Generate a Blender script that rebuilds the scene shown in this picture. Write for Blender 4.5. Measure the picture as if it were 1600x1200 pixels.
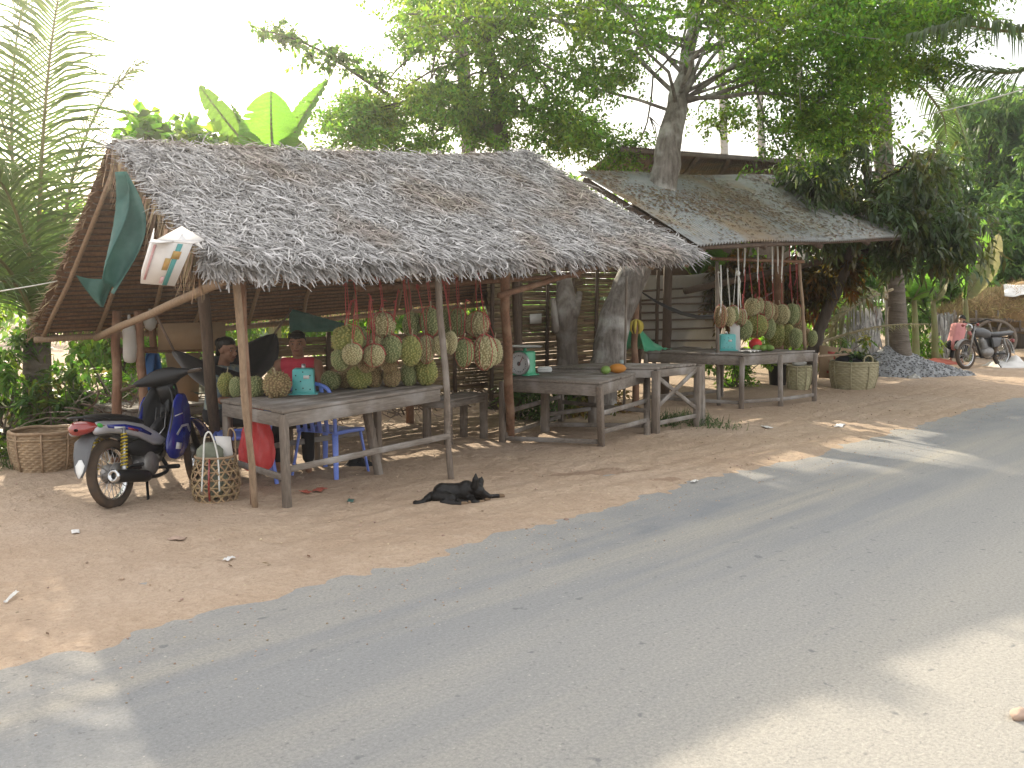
import bpy, math, random
import numpy as np
from mathutils import Vector, Matrix, noise as mnoise
for o in list(bpy.data.objects): bpy.data.objects.remove(o)
SC = bpy.context.scene; COL = SC.collection
R = math.radians
# ---------------------------------------------------------------- camera
CAMH, FPX, HEAD, PITCH = 1.65, 1550.0, R(42), math.atan(140/1550)
cam = bpy.data.objects.new('camera', bpy.data.cameras.new('camera')); COL.objects.link(cam)
cam.location = (0, 0, CAMH); cam.rotation_euler = (R(90)-PITCH, 0, HEAD-R(90))
cam.data.sensor_width = 36; cam.data.lens = 36*FPX/1600; cam.data.clip_end = 2000
SC.camera = cam
# ---------------------------------------------------------------- sky, sun, exposure
SUN_AZ, SUN_EL = R(66), R(25)
w = bpy.data.worlds.new('World'); SC.world = w; w.use_nodes = True
nt = w.node_tree; bg = nt.nodes['Background']
sky = nt.nodes.new('ShaderNodeTexSky'); sky.sky_type = 'NISHITA'; sky.sun_disc = False
sky.sun_elevation = SUN_EL; sky.sun_rotation = R(90)-SUN_AZ
sky.dust_density = 4.0; sky.air_density = 1.0; sky.ozone_density = 1.0
hz = nt.nodes.new('ShaderNodeMix'); hz.data_type = 'RGBA'; hz.inputs['Factor'].default_value = .62
hz.inputs['B'].default_value = (9.9, 9.7, 9.4, 1)          # milky humid haze over the whole sky
nt.links.new(sky.outputs['Color'], hz.inputs['A']); nt.links.new(hz.outputs['Result'], bg.inputs['Color'])
bg.inputs['Strength'].default_value = .11
sl = bpy.data.lights.new('sun', 'SUN'); sl.energy = 4.2; sl.angle = R(.6); sl.color = (1, .88, .68)
so = bpy.data.objects.new('sun', sl); COL.objects.link(so)
sd = Vector((math.cos(SUN_AZ)*math.cos(SUN_EL), math.sin(SUN_AZ)*math.cos(SUN_EL), math.sin(SUN_EL)))
so.rotation_euler = sd.to_track_quat('Z', 'Y').to_euler()
SC.view_settings.view_transform = 'Standard'; SC.view_settings.look = 'None'
SC.view_settings.exposure = 1.19; SC.view_settings.gamma = 1
SC.render.engine = 'CYCLES'
cy = SC.cycles; cy.use_denoising = True; cy.max_bounces = 7; cy.diffuse_bounces = 4; cy.glossy_bounces = 3
cy.transmission_bounces = 4; cy.transparent_max_bounces = 8; cy.caustics_reflective = False; cy.caustics_refractive = False
cy.sample_clamp_indirect = 6
# ---------------------------------------------------------------- picture helpers: a photo pixel (1600x1200) to a place
F0 = Vector((math.cos(HEAD), math.sin(HEAD), 0)); RT = Vector((math.sin(HEAD), -math.cos(HEAD), 0)); UPZ = Vector((0, 0, 1))
FW = F0*math.cos(PITCH)-UPZ*math.sin(PITCH); UP = F0*math.sin(PITCH)+UPZ*math.cos(PITCH); EYE = Vector((0, 0, CAMH))
def ray(px, py): return FW+RT*((px-800)/FPX)+UP*((600-py)/FPX)
def G(px, py, z=0.0):                    # on the level z
    r = ray(px, py); return EYE+r*((z-CAMH)/r.z)
def T(px, py, t):                        # on the upright plane y = t (parallel to the road)
    r = ray(px, py); return EYE+r*(t/r.y)
def D(px, py, d):                        # at horizontal depth d
    r = ray(px, py); return EYE+r*(d/r.dot(F0))
def mpp(p): return (Vector(p)-EYE).dot(FW)/FPX   # metres per photo pixel at p
# ---------------------------------------------------------------- mesh builder
RNG = random.Random(7); NP = np.random.default_rng(7)
OFF = {}                                 # world offset of every built object
def frame(d, up=(0, 0, 1)):
    d = Vector(d).normalized(); up = Vector(up)
    if abs(d.dot(up.normalized())) > .98: up = Vector((1, 0, 0)) if abs(d.x) < .9 else Vector((0, 1, 0))
    x = up.cross(d).normalized(); y = d.cross(x)
    return x, y, d
class MB:
    def __init__(s): s.V = []; s.L = []; s.S = []; s.n = 0
    def add(s, verts, faces):
        v = np.asarray([tuple(p) for p in verts] if not isinstance(verts, np.ndarray) else verts, dtype=np.float32).reshape(-1, 3)
        for f in faces: s.L.append(np.asarray(f, dtype=np.int32)+s.n)
        s.S.append(np.asarray([len(f) for f in faces], dtype=np.int32)); s.V.append(v); s.n += len(v); return s
    def quads(s, a):                     # a: N x 4 x 3
        a = np.asarray(a, dtype=np.float32); k = len(a)
        s.V.append(a.reshape(-1, 3)); s.L.append(np.arange(k*4, dtype=np.int32)+s.n); s.S.append(np.full(k, 4, dtype=np.int32)); s.n += k*4; return s
    def strips(s, a):                    # a: N x K x 2 x 3 ribbons
        a = np.asarray(a, dtype=np.float32); N, K = a.shape[:2]
        idx = np.arange(N*K*2).reshape(N, K, 2)+s.n
        q = np.stack([idx[:, :-1, 0], idx[:, :-1, 1], idx[:, 1:, 1], idx[:, 1:, 0]], -1).reshape(-1, 4)
        s.V.append(a.reshape(-1, 3)); s.L.append(q.reshape(-1).astype(np.int32)); s.S.append(np.full(len(q), 4, dtype=np.int32)); s.n += N*K*2; return s
    def sheet(s, P, close=False):        # P: rows x cols x 3
        P = np.asarray([[tuple(q) for q in r] for r in P] if not isinstance(P, np.ndarray) else P, dtype=np.float32); a, b = P.shape[:2]
        idx = np.arange(a*b).reshape(a, b)+s.n
        if close: idx = np.concatenate([idx, idx[:, :1]], 1)
        q = np.stack([idx[:-1, :-1], idx[:-1, 1:], idx[1:, 1:], idx[1:, :-1]], -1).reshape(-1, 4)
        s.V.append(P.reshape(-1, 3)); s.L.append(q.reshape(-1).astype(np.int32)); s.S.append(np.full(len(q), 4, dtype=np.int32)); s.n += a*b; return s
    def box(s, c, size, rot=None):
        hx, hy, hz = [q/2 for q in size]; c = Vector(c)
        vs = [Vector((x, y, z)) for z in (-hz, hz) for y in (-hy, hy) for x in (-hx, hx)]
        if rot is not None: vs = [rot @ v for v in vs]
        return s.add([c+v for v in vs], [(0, 2, 3, 1), (4, 5, 7, 6), (0, 1, 5, 4), (1, 3, 7, 5), (3, 2, 6, 7), (2, 0, 4, 6)])
    def beam(s, p0, p1, w, h, up=(0, 0, 1), w1=None, h1=None):
        p0, p1 = Vector(p0), Vector(p1); x, y, d = frame(p1-p0, up); w1 = w1 or w; h1 = h1 or h
        vs = [p0-x*w/2-y*h/2, p0+x*w/2-y*h/2, p0+x*w/2+y*h/2, p0-x*w/2+y*h/2, p1-x*w1/2-y*h1/2, p1+x*w1/2-y*h1/2, p1+x*w1/2+y*h1/2, p1-x*w1/2+y*h1/2]
        return s.add(vs, [(3, 2, 1, 0), (4, 5, 6, 7), (0, 1, 5, 4), (1, 2, 6, 5), (2, 3, 7, 6), (3, 0, 4, 7)])
    def tube(s, pts, r, n=8, closed=False, flat=1.0, cap=True):
        pts = [Vector(p) for p in pts]; k = len(pts)
        rs = [r]*k if isinstance(r, (int, float)) else list(r); vs = []; fs = []; px = None
        for i, p in enumerate(pts):
            if closed: d = pts[(i+1) % k]-pts[i-1]
            else: d = pts[min(i+1, k-1)]-pts[max(i-1, 0)]
            if d.length < 1e-9: d = Vector((0, 0, 1))
            d.normalize()
            if px is None: x, y, _ = frame(d)
            else:
                x = px-d*px.dot(d)
                x = x.normalized() if x.length > 1e-6 else frame(d)[0]
                y = d.cross(x)
            px = x
            for j in range(n):
                a = 2*math.pi*j/n; vs.append(p+x*(math.cos(a)*rs[i])+y*(math.sin(a)*rs[i]*flat))
        m = k if closed else k-1
        for i in range(m):
            for j in range(n):
                a, b = i*n+j, i*n+(j+1) % n; c, d2 = ((i+1) % k)*n+(j+1) % n, ((i+1) % k)*n+j; fs.append((a, b, c, d2))
        if cap and not closed: fs.append(tuple(range(n-1, -1, -1))); fs.append(tuple(range((k-1)*n, k*n)))
        return s.add(vs, fs)
    def lathe(s, prof, n=24, o=(0, 0, 0), ax=(0, 0, 1), jit=None, cap=True):
        x, y, d = frame(ax); o = Vector(o); vs = []; fs = []
        if Vector(ax).normalized().z > .98: x, y, d = Vector((1, 0, 0)), Vector((0, 1, 0)), Vector((0, 0, 1))
        for i, (r, z) in enumerate(prof):
            for j in range(n):
                a = 2*math.pi*j/n; rr = r if jit is None else r*jit(a, z)
                vs.append(o+x*(math.cos(a)*rr)+y*(math.sin(a)*rr)+d*z)
        for i in range(len(prof)-1):
            for j in range(n): fs.append((i*n+j, i*n+(j+1) % n, (i+1)*n+(j+1) % n, (i+1)*n+j))
        if cap: fs.append(tuple(range(n-1, -1, -1))); fs.append(tuple(range((len(prof)-1)*n, len(prof)*n)))
        return s.add(vs, fs)
    def ell(s, c, r, rot=None, nu=16, nv=10, fn=None):
        c = Vector(c); vs = []; fs = []
        for i in range(nv+1):
            th = math.pi*(.001+.998*i/nv)
            for j in range(nu):
                a = 2*math.pi*j/nu; u = Vector((math.sin(th)*math.cos(a), math.sin(th)*math.sin(a), math.cos(th)))
                k = fn(u) if fn else 1
                v = Vector((u.x*r[0], u.y*r[1], u.z*r[2]))*k
                if rot is not None: v = rot @ v
                vs.append(c+v)
        for i in range(nv):
            for j in range(nu): fs.append((i*nu+j, (i+1)*nu+j, (i+1)*nu+(j+1) % nu, i*nu+(j+1) % nu))
        fs.append(tuple(range(nu))); fs.append(tuple(range((nv+1)*nu-1, nv*nu-1, -1)))
        return s.add(vs, fs)
    def cap(s, p0, p1, r0, r1=None, n=12):       # tapered limb with round ends
        p0, p1 = Vector(p0), Vector(p1); r1 = r0 if r1 is None else r1; d = (p1-p0).normalized() if (p1-p0).length > 1e-6 else Vector((0, 0, 1))
        pts = []; rs = []
        for q in range(5): a = math.pi/2*(q+.15)/5; pts.append(p0-d*r0*math.cos(a)); rs.append(r0*math.sin(a))
        pts += [p0, p1]; rs += [r0, r1]
        for q in range(4, -1, -1): a = math.pi/2*(q+.15)/5; pts.append(p1+d*r1*math.cos(a)); rs.append(r1*math.sin(a))
        return s.tube(pts, rs, n)
    def prism(s, poly, th, M):           # poly in the xy of M, thickness along z
        k = len(poly); vs = [M @ Vector((x, y, -th/2)) for x, y in poly]+[M @ Vector((x, y, th/2)) for x, y in poly]
        fs = [tuple(range(k-1, -1, -1)), tuple(range(k, 2*k))]+[(i, (i+1) % k, k+(i+1) % k, k+i) for i in range(k)]
        return s.add(vs, fs)
    def xf(s, M):
        for i, v in enumerate(s.V):
            m = np.array(M); s.V[i] = (v @ m[:3, :3].T+m[:3, 3]).astype(np.float32)
        return s
    def build(s, name, mat, parent=None, smooth=False, bevel=0, solid=0, loc=None, mods=()):
        V = np.concatenate(s.V) if s.V else np.zeros((0, 3), np.float32)
        L = np.concatenate(s.L) if s.L else np.zeros(0, np.int32); S = np.concatenate(s.S)
        if parent is not None: off = OFF.get(parent.name, Vector())
        elif loc is not None: off = Vector(loc)
        else:
            lo, hi = V.min(0), V.max(0); off = Vector(((lo[0]+hi[0])/2, (lo[1]+hi[1])/2, lo[2]))
        V = V-np.array(off, dtype=np.float32)
        me = bpy.data.meshes.new(name); me.vertices.add(len(V)); me.vertices.foreach_set('co', V.reshape(-1))
        me.loops.add(len(L)); me.loops.foreach_set('vertex_index', L)
        st = np.zeros(len(S), np.int32); st[1:] = np.cumsum(S)[:-1]
        me.polygons.add(len(S)); me.polygons.foreach_set('loop_start', st)
        if smooth: me.polygons.foreach_set('use_smooth', np.ones(len(S), bool))
        me.update(calc_edges=True); me.validate()
        if not isinstance(mat, (list, tuple)): mat = [mat]
        for m in mat: me.materials.append(m)
        o = bpy.data.objects.new(name, me); COL.objects.link(o)
        if parent is not None: o.parent = parent
        else: o.location = off
        OFF[o.name] = off.copy()
        if solid: q = o.modifiers.new('solid', 'SOLIDIFY'); q.thickness = solid; q.offset = 0
        if bevel: q = o.modifiers.new('bevel', 'BEVEL'); q.width = bevel; q.segments = 1; q.limit_method = 'ANGLE'
        for kind, kw in mods:
            q = o.modifiers.new(kind.lower(), kind)
            for k2, v2 in kw.items(): setattr(q, k2, v2)
        return o
def tag(o, label=None, cat=None, group=None, kind=None):
    if label: o['label'] = label
    if cat: o['category'] = cat
    if group: o['group'] = group
    if kind: o['kind'] = kind
    return o
def thing(name, label, cat, loc=(0, 0, 0), group=None):
    o = bpy.data.objects.new(name, None); COL.objects.link(o); o.location = loc; o.empty_display_size = .1
    OFF[o.name] = Vector(loc); return tag(o, label, cat, group)
def copy_tree(o, parent=None):
    c = o.copy(); COL.objects.link(c)
    if parent is not None: c.parent = parent
    for ch in list(o.children): copy_tree(ch, c)
    return c
def place(o, loc, rz=0, rx=0, ry=0, sc=None):
    o.location = loc; o.rotation_euler = (rx, ry, rz)
    if sc: o.scale = (sc,)*3 if isinstance(sc, (int, float)) else sc
    return o
REM = lambda v: ('REMESH', dict(mode='VOXEL', voxel_size=v, use_smooth_shade=True))
SMO = lambda n, f=.5: ('SMOOTH', dict(iterations=n, factor=f))
def lerp(a, b, t): return a+(b-a)*t
def pl(pts, f):                          # point at fraction f of a polyline
    pts = [Vector(p) for p in pts]; x = min(max(f, 0), .99999)*(len(pts)-1); i = int(x); return pts[i].lerp(pts[i+1], x-i)
def cr(pts, n):                          # smooth curve through points
    P = [Vector(p) for p in pts]; P = [P[0]*2-P[1]]+P+[P[-1]*2-P[-2]]; out = []
    for i in range(1, len(P)-2):
        for k in range(n):
            t = k/n; a, b, c, d = P[i-1], P[i], P[i+1], P[i+2]
            out.append(.5*((2*b)+(c-a)*t+(2*a-5*b+4*c-d)*t*t+(3*b-a-3*c+d)*t**3))
    out.append(P[-2]); return out
# ---------------------------------------------------------------- materials
def mat(name, c1, c2=None, scale=6, rough=.8, bump=0, stretch=(1, 1, 1), metal=0, island=0, transl=0, spec=.3, coat=0, c3=None, s3=1.2, tcol=None, objrand=0, sheen=0, bdist=.01, alpha=1):
    m = bpy.data.materials.new(name); m.use_nodes = True; n = m.node_tree.nodes; l = m.node_tree.links; b = n['Principled BSDF']; out = n['Material Output']
    tc = n.new('ShaderNodeTexCoord'); mp = n.new('ShaderNodeMapping'); mp.inputs['Scale'].default_value = stretch; l.new(tc.outputs['Object'], mp.inputs['Vector'])
    nz = n.new('ShaderNodeTexNoise'); nz.inputs['Scale'].default_value = scale; nz.inputs['Detail'].default_value = 6; nz.inputs['Roughness'].default_value = .62
    l.new(mp.outputs['Vector'], nz.inputs['Vector'])
    if c2 is None: c2 = tuple(x*.72 for x in c1)
    def ramp(sock, lo, hi):
        mr = n.new('ShaderNodeMapRange'); mr.inputs['From Min'].default_value = lo; mr.inputs['From Max'].default_value = hi; l.new(sock, mr.inputs['Value']); return mr.outputs['Result']
    def mix(f, a, bb, mode='MIX'):
        q = n.new('ShaderNodeMix'); q.data_type = 'RGBA'; q.blend_type = mode
        if isinstance(f, (int, float)): q.inputs['Factor'].default_value = f
        else: l.new(f, q.inputs['Factor'])
        for s_, k in ((a, 'A'), (bb, 'B')):
            if isinstance(s_, tuple): q.inputs[k].default_value = (*s_, 1)
            else: l.new(s_, q.inputs[k])
        return q.outputs['Result']
    col = mix(ramp(nz.outputs['Fac'], .3, .7), c1, c2)
    if c3 is not None:
        n3 = n.new('ShaderNodeTexNoise'); n3.inputs['Scale'].default_value = s3; n3.inputs['Detail'].default_value = 4; l.new(tc.outputs['Object'], n3.inputs['Vector'])
        col = mix(ramp(n3.outputs['Fac'], .48, .66), col, c3)
    if island or objrand:
        hs = n.new('ShaderNodeHueSaturation'); l.new(col, hs.inputs['Color'])
        if island: g = n.new('ShaderNodeNewGeometry'); src = g.outputs['Random Per Island']; amp = island
        else: g = n.new('ShaderNodeObjectInfo'); src = g.outputs['Random']; amp = objrand
        mr = n.new('ShaderNodeMapRange'); l.new(src, mr.inputs['Value']); mr.inputs['To Min'].default_value = 1-amp; mr.inputs['To Max'].default_value = 1+amp; l.new(mr.outputs['Result'], hs.inputs['Value'])
        mu = n.new('ShaderNodeMath'); mu.operation = 'MULTIPLY'; mu.inputs[1].default_value = 7.31; l.new(src, mu.inputs[0])
        fr = n.new('ShaderNodeMath'); fr.operation = 'FRACT'; l.new(mu.outputs[0], fr.inputs[0])
        m2 = n.new('ShaderNodeMapRange'); l.new(fr.outputs[0], m2.inputs['Value']); m2.inputs['To Min'].default_value = .5-.035*min(1, amp*2); m2.inputs['To Max'].default_value = .5+.03*min(1, amp*2); l.new(m2.outputs['Result'], hs.inputs['Hue'])
        col = hs.outputs['Color']
    l.new(col, b.inputs['Base Color']); b.inputs['Roughness'].default_value = rough; b.inputs['Metallic'].default_value = metal
    b.inputs['Specular IOR Level'].default_value = spec; b.inputs['Coat Weight'].default_value = coat; b.inputs['Coat Roughness'].default_value = .15; b.inputs['Sheen Weight'].default_value = sheen
    if alpha < 1: b.inputs['Alpha'].default_value = alpha
    if bump:
        bp = n.new('ShaderNodeBump'); bp.inputs['Strength'].default_value = bump; bp.inputs['Distance'].default_value = bdist; l.new(nz.outputs['Fac'], bp.inputs['Height']); l.new(bp.outputs['Normal'], b.inputs['Normal'])
    if transl:
        t = n.new('ShaderNodeBsdfTranslucent'); ms = n.new('ShaderNodeMixShader'); ms.inputs['Fac'].default_value = transl
        if tcol is not None: tm = mix(1.0, col, tcol, 'MULTIPLY'); l.new(tm, t.inputs['Color'])
        else: l.new(col, t.inputs['Color'])
        l.new(b.outputs['BSDF'], ms.inputs[1]); l.new(t.outputs['BSDF'], ms.inputs[2]); l.new(ms.outputs['Shader'], out.inputs['Surface'])
    return m
cy.volume_bounces = 0; cy.volume_max_steps = 64
# ---------------------------------------------------------------- the materials of the place
MT = {}
MT['plank'] = mat('weathered_plank', (.24, .205, .175), (.13, .11, .09), 5, .85, .5, (1.5, 14, 14), c3=(.30, .28, .26), s3=3)
MT['plankx'] = mat('weathered_plank_cross', (.24, .205, .175), (.13, .11, .09), 5, .85, .5, (14, 1.5, 14), c3=(.30, .28, .26), s3=3)
MT['leg'] = mat('weathered_post', (.23, .185, .15), (.12, .10, .08), 5, .85, .5, (14, 14, 1.5), c3=(.28, .25, .22), s3=3)
MT['darkwood'] = mat('dark_wood', (.13, .09, .065), (.07, .05, .038), 5, .85, .4, (9, 9, 1.5))
MT['brownpost'] = mat('brown_post', (.25, .135, .085), (.14, .08, .05), 5, .85, .4, (9, 9, 1.5), c3=(.29, .19, .13), s3=4)
MT['pole'] = mat('peeled_pole', (.34, .245, .165), (.21, .15, .10), 6, .8, .4, (8, 8, 1.5))
MT['bamboo'] = mat('bamboo_slat', (.25, .18, .10), (.14, .10, .058), 7, .7, .2, (1.2, 8, 8), island=.35)
MT['thatch'] = mat('dry_palm_thatch', (.50, .485, .475), (.31, .30, .295), 9, .8, 0, island=.5, transl=.12, c3=(.33, .285, .245), s3=1.3)
MT['fringe'] = mat('dry_leaf_fringe', (.42, .31, .19), (.25, .18, .11), 9, .8, 0, island=.4, transl=.25)
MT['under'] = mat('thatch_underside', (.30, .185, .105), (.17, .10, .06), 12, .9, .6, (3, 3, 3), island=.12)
MT['tin'] = mat('corrugated_iron', (.33, .335, .33), (.24, .25, .25), 3, .6, .05, (.6, 6, 3), metal=.15, spec=.3, c3=(.30, .235, .165), s3=1.1)
MT['rusttin'] = mat('rusty_iron', (.17, .12, .09), (.10, .075, .06), 4, .75, .1, metal=.1, c3=(.24, .15, .09), s3=2)
MT['bark'] = mat('grey_bark', (.25, .215, .185), (.12, .10, .085), 5, .95, 1, (3.5, 3.5, .9), c3=(.36, .34, .31), s3=3, bdist=.04)
MT['palebark'] = mat('lichen_bark', (.27, .245, .22), (.11, .095, .08), 5, .95, 1, (4, 4, .9), c3=(.50, .49, .46), s3=2.6, bdist=.05)
MT['darkbark'] = mat('dark_bark', (.12, .095, .075), (.06, .05, .04), 5, .95, .9, (3, 3, .8), bdist=.03)
MT['palmbark'] = mat('ringed_palm_bark', (.21, .18, .15), (.10, .085, .07), 3, .95, 1, (1, 1, 7), bdist=.03)
MT['pales'] = mat('areca_stem', (.42, .40, .36), (.28, .26, .23), 3, .9, .3, (1, 1, 5))
# foliage
MT['leafA'] = mat('small_leaf', (.095, .175, .036), (.05, .10, .024), 2.2, .45, 0, island=.5, transl=.52, tcol=(3.0, 3.1, 1.2), c3=(.10, .14, .03), s3=.6)
MT['leafB'] = mat('bright_leaf', (.11, .21, .038), (.06, .125, .026), 2.2, .45, 0, island=.5, transl=.5, tcol=(3.0, 3.1, 1.2), c3=(.13, .18, .04), s3=.7)
MT['leafD'] = mat('dark_glossy_leaf', (.075, .118, .056), (.038, .066, .034), 3, .38, 0, island=.45, transl=.34, tcol=(2.6, 2.7, 1.0), spec=.5, c3=(.075, .070, .025), s3=1.6)
MT['leafO'] = mat('backlit_bronze_leaf', (.06, .065, .03), (.035, .045, .022), 3, .45, 0, island=.35, transl=.42, tcol=(4.6, 3.0, .8), spec=.4, c3=(.13, .075, .022), s3=2.0)  # orange of sun shining through is put into this leaf colour
MT['leafF'] = mat('far_leaf', (.11, .18, .065), (.06, .11, .042), 1.0, .6, 0, island=.4, transl=.42, tcol=(2.6, 2.8, 1.3))
MT['palm'] = mat('palm_leaflet', (.085, .125, .055), (.05, .08, .035), 3, .45, 0, island=.3, transl=.36, tcol=(2.4, 2.5, 1.2), spec=.4)
MT['drypalm'] = mat('dry_palm_leaflet', (.30, .28, .16), (.16, .17, .09), 3, .6, 0, island=.35, transl=.35, tcol=(1.5, 1.5, 1.1))
MT['rachis'] = mat('palm_rachis', (.20, .19, .08), (.12, .12, .05), 5, .6)
MT['banana'] = mat('banana_leaf', (.115, .215, .045), (.07, .15, .032), 2, .45, .15, (1, 30, 30), transl=.52, tcol=(2.6, 2.7, 1.1), spec=.4, objrand=.15)
MT['bananastem'] = mat('banana_stem', (.20, .24, .09), (.17, .13, .07), 4, .7)
MT['shrub'] = mat('shrub_leaf', (.07, .135, .035), (.04, .085, .025), 3, .5, 0, island=.45, transl=.42, tcol=(2.8, 2.9, 1.2), c3=(.19, .12, .05), s3=1.4)
MT['dryleaf'] = mat('dry_leaf', (.26, .17, .085), (.15, .10, .055), 4, .8, 0, island=.45, transl=.2)
MT['grassm'] = mat('grass_blade', (.10, .16, .05), (.06, .10, .035), 3, .6, 0, island=.4, transl=.35)
MT['hay'] = mat('hay', (.48, .36, .18), (.30, .215, .10), 8, .9, 0, island=.45, transl=.12)
MT['stick'] = mat('dry_stick', (.22, .17, .13), (.12, .09, .07), 8, .9, 0, island=.3)
# goods
MT['durg'] = mat('green_durian_husk', (.33, .345, .17), (.235, .265, .12), 9, .7, .3, c3=(.36, .33, .17), s3=6)
MT['durp'] = mat('pale_durian_husk', (.52, .45, .28), (.40, .36, .20), 9, .7, .3, c3=(.36, .38, .20), s3=6)
MT['durb'] = mat('ripe_durian_husk', (.40, .29, .155), (.29, .20, .10), 9, .7, .3, c3=(.34, .31, .15), s3=6)
MT['dury'] = mat('yellow_green_durian_husk', (.36, .345, .13), (.23, .26, .09), 9, .7, .3, c3=(.36, .30, .10), s3=6)
MT['stalk'] = mat('fruit_stalk', (.42, .36, .24), (.30, .24, .15), 12, .8)
MT['redstring'] = mat('red_raffia', (.50, .10, .09), (.38, .07, .07), 20, .5, transl=.25)
MT['whitestring'] = mat('white_raffia', (.72, .72, .68), (.55, .55, .5), 20, .5)
MT['teal'] = mat('turquoise_enamel', (.11, .47, .46), (.095, .42, .41), 6, .35, 0, spec=.5, c3=(.12, .43, .41), s3=5)
MT['green'] = mat('green_enamel', (.075, .40, .22), (.06, .34, .19), 6, .35, 0, spec=.5)
MT['steel'] = mat('brushed_steel', (.52, .52, .52), (.40, .40, .41), 12, .35, 0, metal=.8)
MT['dial'] = mat('dial_face', (.55, .56, .56), (.46, .47, .47), 5, .3, spec=.5)
MT['black'] = mat('black_plastic', (.012, .012, .013), (.012, .012, .013), 10, .45, spec=.4)
MT['blackcloth'] = mat('black_cloth', (.016, .016, .02), (.010, .010, .012), 20, .9, .2, sheen=.2)
MT['rubber'] = mat('dusty_rubber', (.055, .045, .038), (.11, .075, .05), 8, .9, .2)
MT['chrome'] = mat('chrome', (.60, .60, .60), (.45, .45, .45), 10, .22, 0, metal=.95)
MT['alu'] = mat('cast_aluminium', (.30, .29, .28), (.19, .18, .17), 10, .5, .1, metal=.6)
MT['bluepaint'] = mat('blue_gloss_paint', (.012, .022, .21), (.010, .018, .17), 5, .25, 0, spec=.5, coat=.6)
MT['silver'] = mat('silver_paint', (.42, .42, .44), (.36, .36, .38), 5, .35, 0, metal=.35, spec=.5, coat=.4)
MT['greyplastic'] = mat('grey_plastic', (.13, .135, .14), (.10, .10, .105), 6, .5)
MT['yellow'] = mat('yellow_spring', (.55, .42, .03), (.42, .32, .03), 10, .4)
MT['redlens'] = mat('red_lens', (.27, .028, .025), (.20, .022, .02), 6, .2, spec=.6, coat=.5)
MT['greenlens'] = mat('green_sticker', (.08, .42, .08), (.06, .35, .07), 6, .35)
MT['white'] = mat('white_plastic', (.74, .74, .72), (.66, .66, .63), 5, .5)
MT['milky'] = mat('milky_plastic', (.66, .64, .60), (.56, .54, .50), 4, .4, transl=.4)
MT['chair'] = mat('blue_plastic', (.19, .28, .76), (.16, .24, .66), 5, .4, spec=.45)
MT['redbag'] = mat('red_plastic_bag', (.85, .20, .19), (.74, .12, .13), 7, .3, .4, transl=.55, tcol=(1.2, 1.0, 1.0), spec=.5)
MT['wicker'] = mat('woven_cane', (.36, .265, .165), (.22, .155, .095), 14, .75, .3, island=.18)
MT['cane'] = mat('tan_bamboo_weave', (.40, .29, .165), (.26, .18, .10), 14, .75, .3, island=.2)
MT['wickerl'] = mat('pale_woven_bamboo', (.40, .36, .23), (.27, .25, .15), 14, .75, .3, island=.18)
MT['greycloth'] = mat('grey_green_cloth', (.24, .25, .19), (.15, .165, .12), 9, .9, .4)
MT['tarpg'] = mat('green_tarp', (.10, .22, .19), (.06, .145, .13), 5, .55, .3, transl=.4, tcol=(1.5, 1.7, 1.6), c3=(.15, .27, .24), s3=3)
MT['tarpw'] = mat('grey_white_tarp', (.46, .44, .40), (.34, .32, .29), 3, .6, .3, transl=.3, c3=(.38, .35, .30), s3=2)
MT['bluecloth'] = mat('blue_plastic_sheet', (.05, .19, .48), (.035, .13, .36), 6, .5, .3, transl=.4)
MT['card'] = mat('brown_cardboard', (.36, .25, .15), (.29, .195, .115), 5, .85, .1)
MT['cardw'] = mat('white_cardboard', (.70, .68, .66), (.60, .58, .56), 4, .8, .05)
MT['cardt'] = mat('teal_print', (.10, .33, .33), (.085, .28, .28), 6, .7)
MT['cardo'] = mat('orange_print', (.50, .27, .09), (.35, .30, .12), 20, .7)
MT['cardr'] = mat('faded_red_print', (.52, .25, .25), (.62, .45, .45), 14, .7)
MT['papaya'] = mat('ripe_papaya', (.52, .22, .04), (.42, .17, .03), 6, .5)
MT['mango'] = mat('green_mango', (.20, .30, .07), (.13, .23, .05), 6, .45)
MT['bananaf'] = mat('ripe_banana', (.56, .47, .09), (.46, .36, .06), 6, .6)
MT['redplastic'] = mat('red_plastic', (.60, .04, .04), (.48, .03, .03), 6, .45)
MT['gravel'] = mat('grey_gravel', (.30, .305, .315), (.22, .225, .23), 30, .9, 0, island=.5)
MT['stone'] = mat('small_stone', (.44, .33, .24), (.30, .23, .17), 14, .9, .3, island=.4)
MT['paper'] = mat('paper_scrap', (.72, .70, .67), (.60, .58, .55), 6, .8)
MT['skin'] = mat('brown_skin', (.28, .145, .085), (.23, .115, .07), 8, .55, .05, spec=.35)
MT['hair'] = mat('black_hair', (.012, .010, .009), (.008, .007, .006), 40, .5, .5)
MT['redshirt'] = mat('red_cotton', (.56, .055, .085), (.43, .04, .065), 7, .85, .3)
MT['darkpants'] = mat('dark_trousers', (.022, .022, .026), (.014, .014, .017), 9, .9, .2)
MT['floral'] = mat('patterned_blouse', (.22, .27, .27), (.10, .13, .16), 16, .85, .2, c3=(.30, .31, .22), s3=22)
MT['pink'] = mat('pink_shirt', (.60, .26, .25), (.48, .20, .20), 8, .85, .2)
MT['dog'] = mat('black_fur', (.006, .0055, .0055), (.014, .012, .011), 40, .42, .9, (1, 1, 1), bdist=.006, spec=.25)
MT['tanfur'] = mat('tan_fur', (.19, .125, .075), (.13, .085, .05), 40, .8, .6)
MT['eyew'] = mat('eye_white', (.30, .26, .23), None, 5, .3)
MT['lips'] = mat('lips', (.25, .09, .07), None, 5, .5)
MT['redtarp'] = mat('faded_red_sheet', (.45, .12, .08), (.32, .09, .06), 3, .7, .3)
MT['cartwood'] = mat('old_cart_wood', (.24, .20, .165), (.15, .12, .10), 6, .85, .4)
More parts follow.
